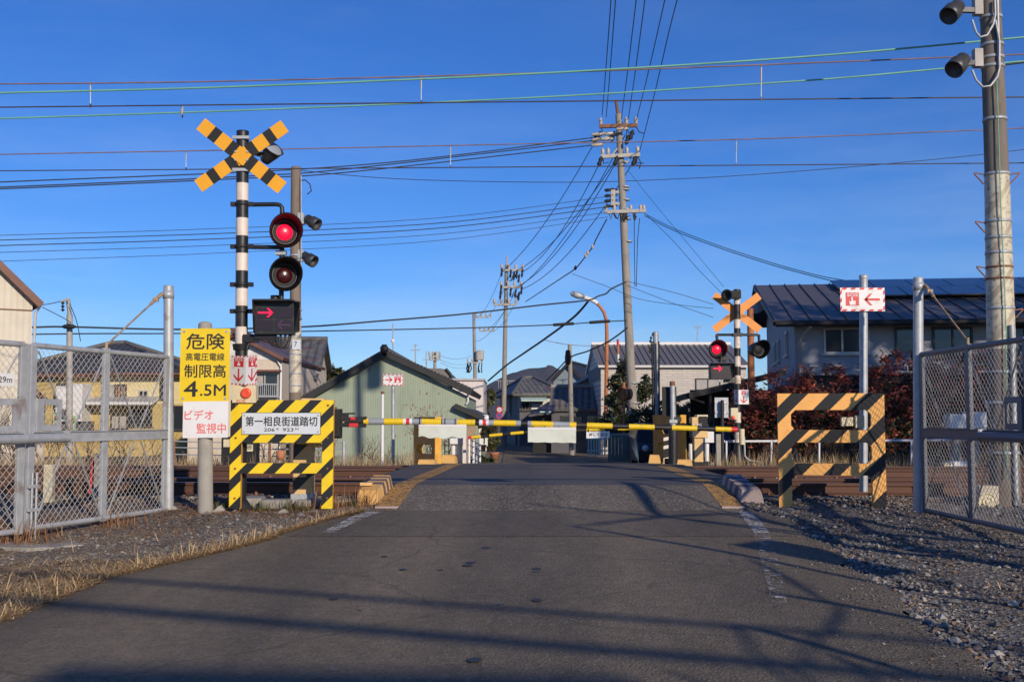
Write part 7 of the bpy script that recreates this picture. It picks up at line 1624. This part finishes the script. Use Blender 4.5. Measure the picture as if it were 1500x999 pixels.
# ================================================================== OUT OF FRAME, CASTING SHADOWS INTO IT
def caster(px_, py, h, f=zr):
    g_ = G(px_, py, f); L = h/math.tan(SUN_EL); return V((g_.x+math.sin(SUN_AZ)*L, g_.y+math.cos(SUN_AZ)*L, g_.z+h))
for (a, b, h, r, lab) in (((200, 851), (1450, 946), 4.6, .034, 'unseen cable added behind the viewer to shade the road farther off'), ((60, 884), (1450, 998), 5.2, .055, 'thicker unseen cable added behind the viewer to shade the road nearby')):
    A_, B_ = caster(*a, h), caster(*b, h); d = (B_-A_); m = MB(); p0, p1 = A_-d*.4, B_+d*.6; m.tube([p0, p1], r, m_wire, 10); m.build('shadow_cable', None, lab, 'cable', loc=p0)  # added out of view to throw two soft shadow lines across the road
T1 = caster(90, 968, 7.0); T2 = caster(900, 986, 7.0)
d = T2-T1; rz = math.atan2(d.y, d.x); T1 = T1-V((-math.sin(rz), math.cos(rz), 0))*6; o = house('shadow_house', 'unseen house block added behind the viewer to shade the near road', (T1.x, T1.y, 0), rz, d.length, 6.0, 6.92, 'flat', .75, .0, m_wcream2, m_tile, m_fascia, 'house', ridge=1.6, zb=-.3)  # block added out of view, sized so its shade ends on the near road
XPL = 5.25
def near_caster(px_, py, xp=XPL):
    """the point of the vertical plane x = xp whose shadow falls on the ground seen at this pixel"""
    g_ = G(px_, py); L = (xp-g_.x)/math.sin(SUN_AZ)
    return V((xp, g_.y+math.cos(SUN_AZ)*L, g_.z+L*math.tan(SUN_EL)))
shadow_lines = [([(838, 772), (968, 758), (1090, 752)], .021, 'shading a bent line on the patched asphalt'), ([(905, 706), (935, 718), (968, 757)], .045, 'shading the edge of the coarse asphalt'), ([(770, 738), (963, 757), (1160, 779), (1215, 788)], .021, 'shading a line along the coarse strip'),
         ([(1000, 762), (1100, 774), (1200, 787)], .021, 'shading the white edge line at its far end'), ([(1170, 757), (1200, 776), (1235, 797), (1330, 809), (1500, 829)], .05, 'shading the gravel beside the striped guard'), ([(838, 772), (920, 785), (1000, 798), (1100, 816), (1277, 852), (1500, 893)], .028, 'shading the longest line across road and gravel'),
         ([(1123, 868), (1213, 883), (1350, 910), (1500, 943)], .03, 'shading the road edge in the middle of the gravel'), ([(1077, 915), (1187, 944), (1383, 998)], .032, 'shading the nearest corner of the road'), ([(1228, 888), (1220, 910), (1186, 943)], .016, 'shading a short arc between two lines'),
         ([(1100, 820), (1150, 845), (1210, 883)], .017, 'shading a thin slanting line'), ([(1207, 957), (1250, 977), (1287, 1000)], .017, 'shading a thin line at the lower edge'), ([(1250, 778), (1400, 787), (1500, 797)], .03, 'shading the gravel under the dark gate')]
trees = []  # unseen tree shapes, added so their branches throw the line shadows
for (ty, th, r0, lab) in ((6.65, 2.3, .05, 'unseen bare tree shape added outside the right edge to shade the gravel'), (-2.6, 3.1, .045, 'second unseen bare tree shape added for its shade, nearer the viewer')):
    o = T('shadow_tree', lab, 'tree', (XPL, ty, -.1), 0, 'added shadow trees outside the right edge'); m = MB()
    m.tube([(XPL, ty, -.1), (XPL+.03, ty+.02, th*.5), (XPL, ty, th), (XPL-.02, ty, th+.4)], [r0*1.2, r0, r0*.8, .012], m_twig, 8); m.build('trunk', o); trees.append((o, V((XPL, ty, th))))
for pts, r, lab in shadow_lines:
    p = smooth([near_caster(*q) for q in pts], 6)
    o, top = min(trees, key=lambda t: min((p[0]-t[1]).length, (p[-1]-t[1]).length)); e = min((p[0], p[-1]), key=lambda v: (v-top).length)
    m = MB(); m.tube(p, [r*1.2*(.65+.5*math.sin(math.pi*i/(len(p)-1))) for i in range(len(p))], m_twig, 7)
    if (e-top).length < 3.2: m.tube([top-V((0, 0, .2)), top.lerp(e, .5)+V((.12, 0, .1)), e], [.02, .016, r*.7], m_twig, 6)
    m.build('shadow_branch', o)
poly = [(1068, 798), (1123, 791), (1160, 796), (1200, 804), (1240, 816), (1300, 826), (1357, 835), (1297, 845), (1240, 831), (1147, 813)]
vs = [near_caster(*q) for q in poly]; cen = sum(vs, V())/len(vs)
o = T('shadow_flap', 'unseen dark flap added on a post at right, cut to cast a blade of shade', 'flap', (cen.x, cen.y, 0)); m = MB(); off = V((.006, .006, 0)); n = len(vs)
m.add(vs+[v+off for v in vs], [list(range(n)), [n+i for i in range(n)][::-1]]+[(i, (i+1) % n, (i+1) % n+n, i+n) for i in range(n)], m_blackm); m.build('shadow_sheet', o)  # outline added and shaped only for the blade of shade it throws
m = MB(); m.cone((cen.x, cen.y, -.1), cen, .02, .02, m_galv, 8); m.build('post', o)
# evergreen trees beyond the right edge dapple the grey house and the shrubs
for (x, y, hh, rr_, lab) in ((14.6, 10.6, 8.6, 2.3, 'tall evergreen beyond the right edge, shading the left of the grey house'), (18.0, 11.2, 9.2, 2.6, 'tall evergreen beyond the right edge, shading the balcony'), (22.0, 10.4, 9.6, 2.8, 'tall evergreen beyond the right edge, farthest from the road')):
    shrub('evergreen_tree', lab, 'tree', (x, y, -.1), [((x, y, hh), (rr_, rr_, 2.6)), ((x+.4, y+.3, hh-2.6), (rr_*.9, rr_*.9, 1.9))], 1700, .22, [m_lfpine, m_lftree], (.6, .6), 'evergreens beyond the right edge', .22, 26, .26, .15)
hz = MB(); hz.box((0, 560, 45), (1100, 1300, 94), m_wire); ho = hz.build('haze', kind='stuff'); ho.data.materials.clear()
hm = bpy.data.materials.new('thin_air'); hm.use_nodes = True; hn = hm.node_tree; hn.nodes.remove(hn.nodes['Principled BSDF'])
pv = hn.nodes.new('ShaderNodeVolumePrincipled'); pv.inputs['Density'].default_value = HAZE; pv.inputs['Color'].default_value = (.80, .88, 1.0, 1); pv.inputs['Anisotropy'].default_value = .2
hn.links.new(pv.outputs[0], hn.nodes['Material Output'].inputs['Volume']); ho.data.materials.append(hm)
# ================================================================== LIGHT, SKY, CAMERA
w = bpy.data.worlds.new('World'); scn.world = w; w.use_nodes = True
nt = w.node_tree; bg = nt.nodes['Background']
sky = nt.nodes.new('ShaderNodeTexSky'); sky.sky_type = 'NISHITA'; sky.sun_disc = False
sky.sun_elevation = SUN_EL; sky.sun_rotation = SUN_AZ; sky.air_density = SKY_AIR; sky.dust_density = SKY_DUST; sky.ozone_density = SKY_OZ
hs = nt.nodes.new('ShaderNodeHueSaturation'); hs.inputs['Saturation'].default_value = 1.11
nt.links.new(sky.outputs['Color'], hs.inputs['Color']); hs.inputs['Hue'].default_value = .511
ct = coords(nt, (1.2, 1.2, 7.0), 'Generated', (0, R(14), R(20))); cn = ramp(nt, noise(nt, ct, 1.6, 8, .62), .47, .76, (0, 0, 0, 1), (.26, .26, .26, 1))
sx_ = nd(nt, 'ShaderNodeSeparateXYZ'); nt.links.new(nd(nt, 'ShaderNodeTexCoord').outputs['Generated'], sx_.inputs[0])
lowf = ramp(nt, sx_.outputs['Z'], .03, .30, (1, 1, 1, 1), (.2, .2, .2, 1))
nt.links.new(mix(nt, mix(nt, 1.0, cn, lowf, 'MULTIPLY'), hs.outputs['Color'], (6.5, 7.2, 8.2, 1)), bg.inputs['Color']); bg.inputs['Strength'].default_value = SKY_STR
sl_ = bpy.data.lights.new('sun', 'SUN'); sl_.energy = SUN_STR; sl_.angle = R(.53); sl_.color = (1.0, .86, .68)
so = bpy.data.objects.new('sun', sl_); COL.objects.link(so); so.rotation_euler = (-TOSUN).to_track_quat('-Z', 'Y').to_euler(); so.location = (20, -30, 20)
cd = bpy.data.cameras.new('camera'); cam = bpy.data.objects.new('camera', cd); COL.objects.link(cam)
cd.sensor_width = 36; cd.lens = FPX/1500*36; cd.clip_start = .1; cd.clip_end = 5000
cam.location = (0, 0, H); cam.rotation_euler = (math.pi/2+TH, 0, 0); scn.camera = cam
vs_ = scn.view_settings; vs_.view_transform = 'Standard'; vs_.look = 'None'; vs_.exposure = EXPOSURE; vs_.gamma = 1
scn.render.engine = 'CYCLES'; scn.cycles.use_denoising = True; scn.cycles.max_bounces = 6
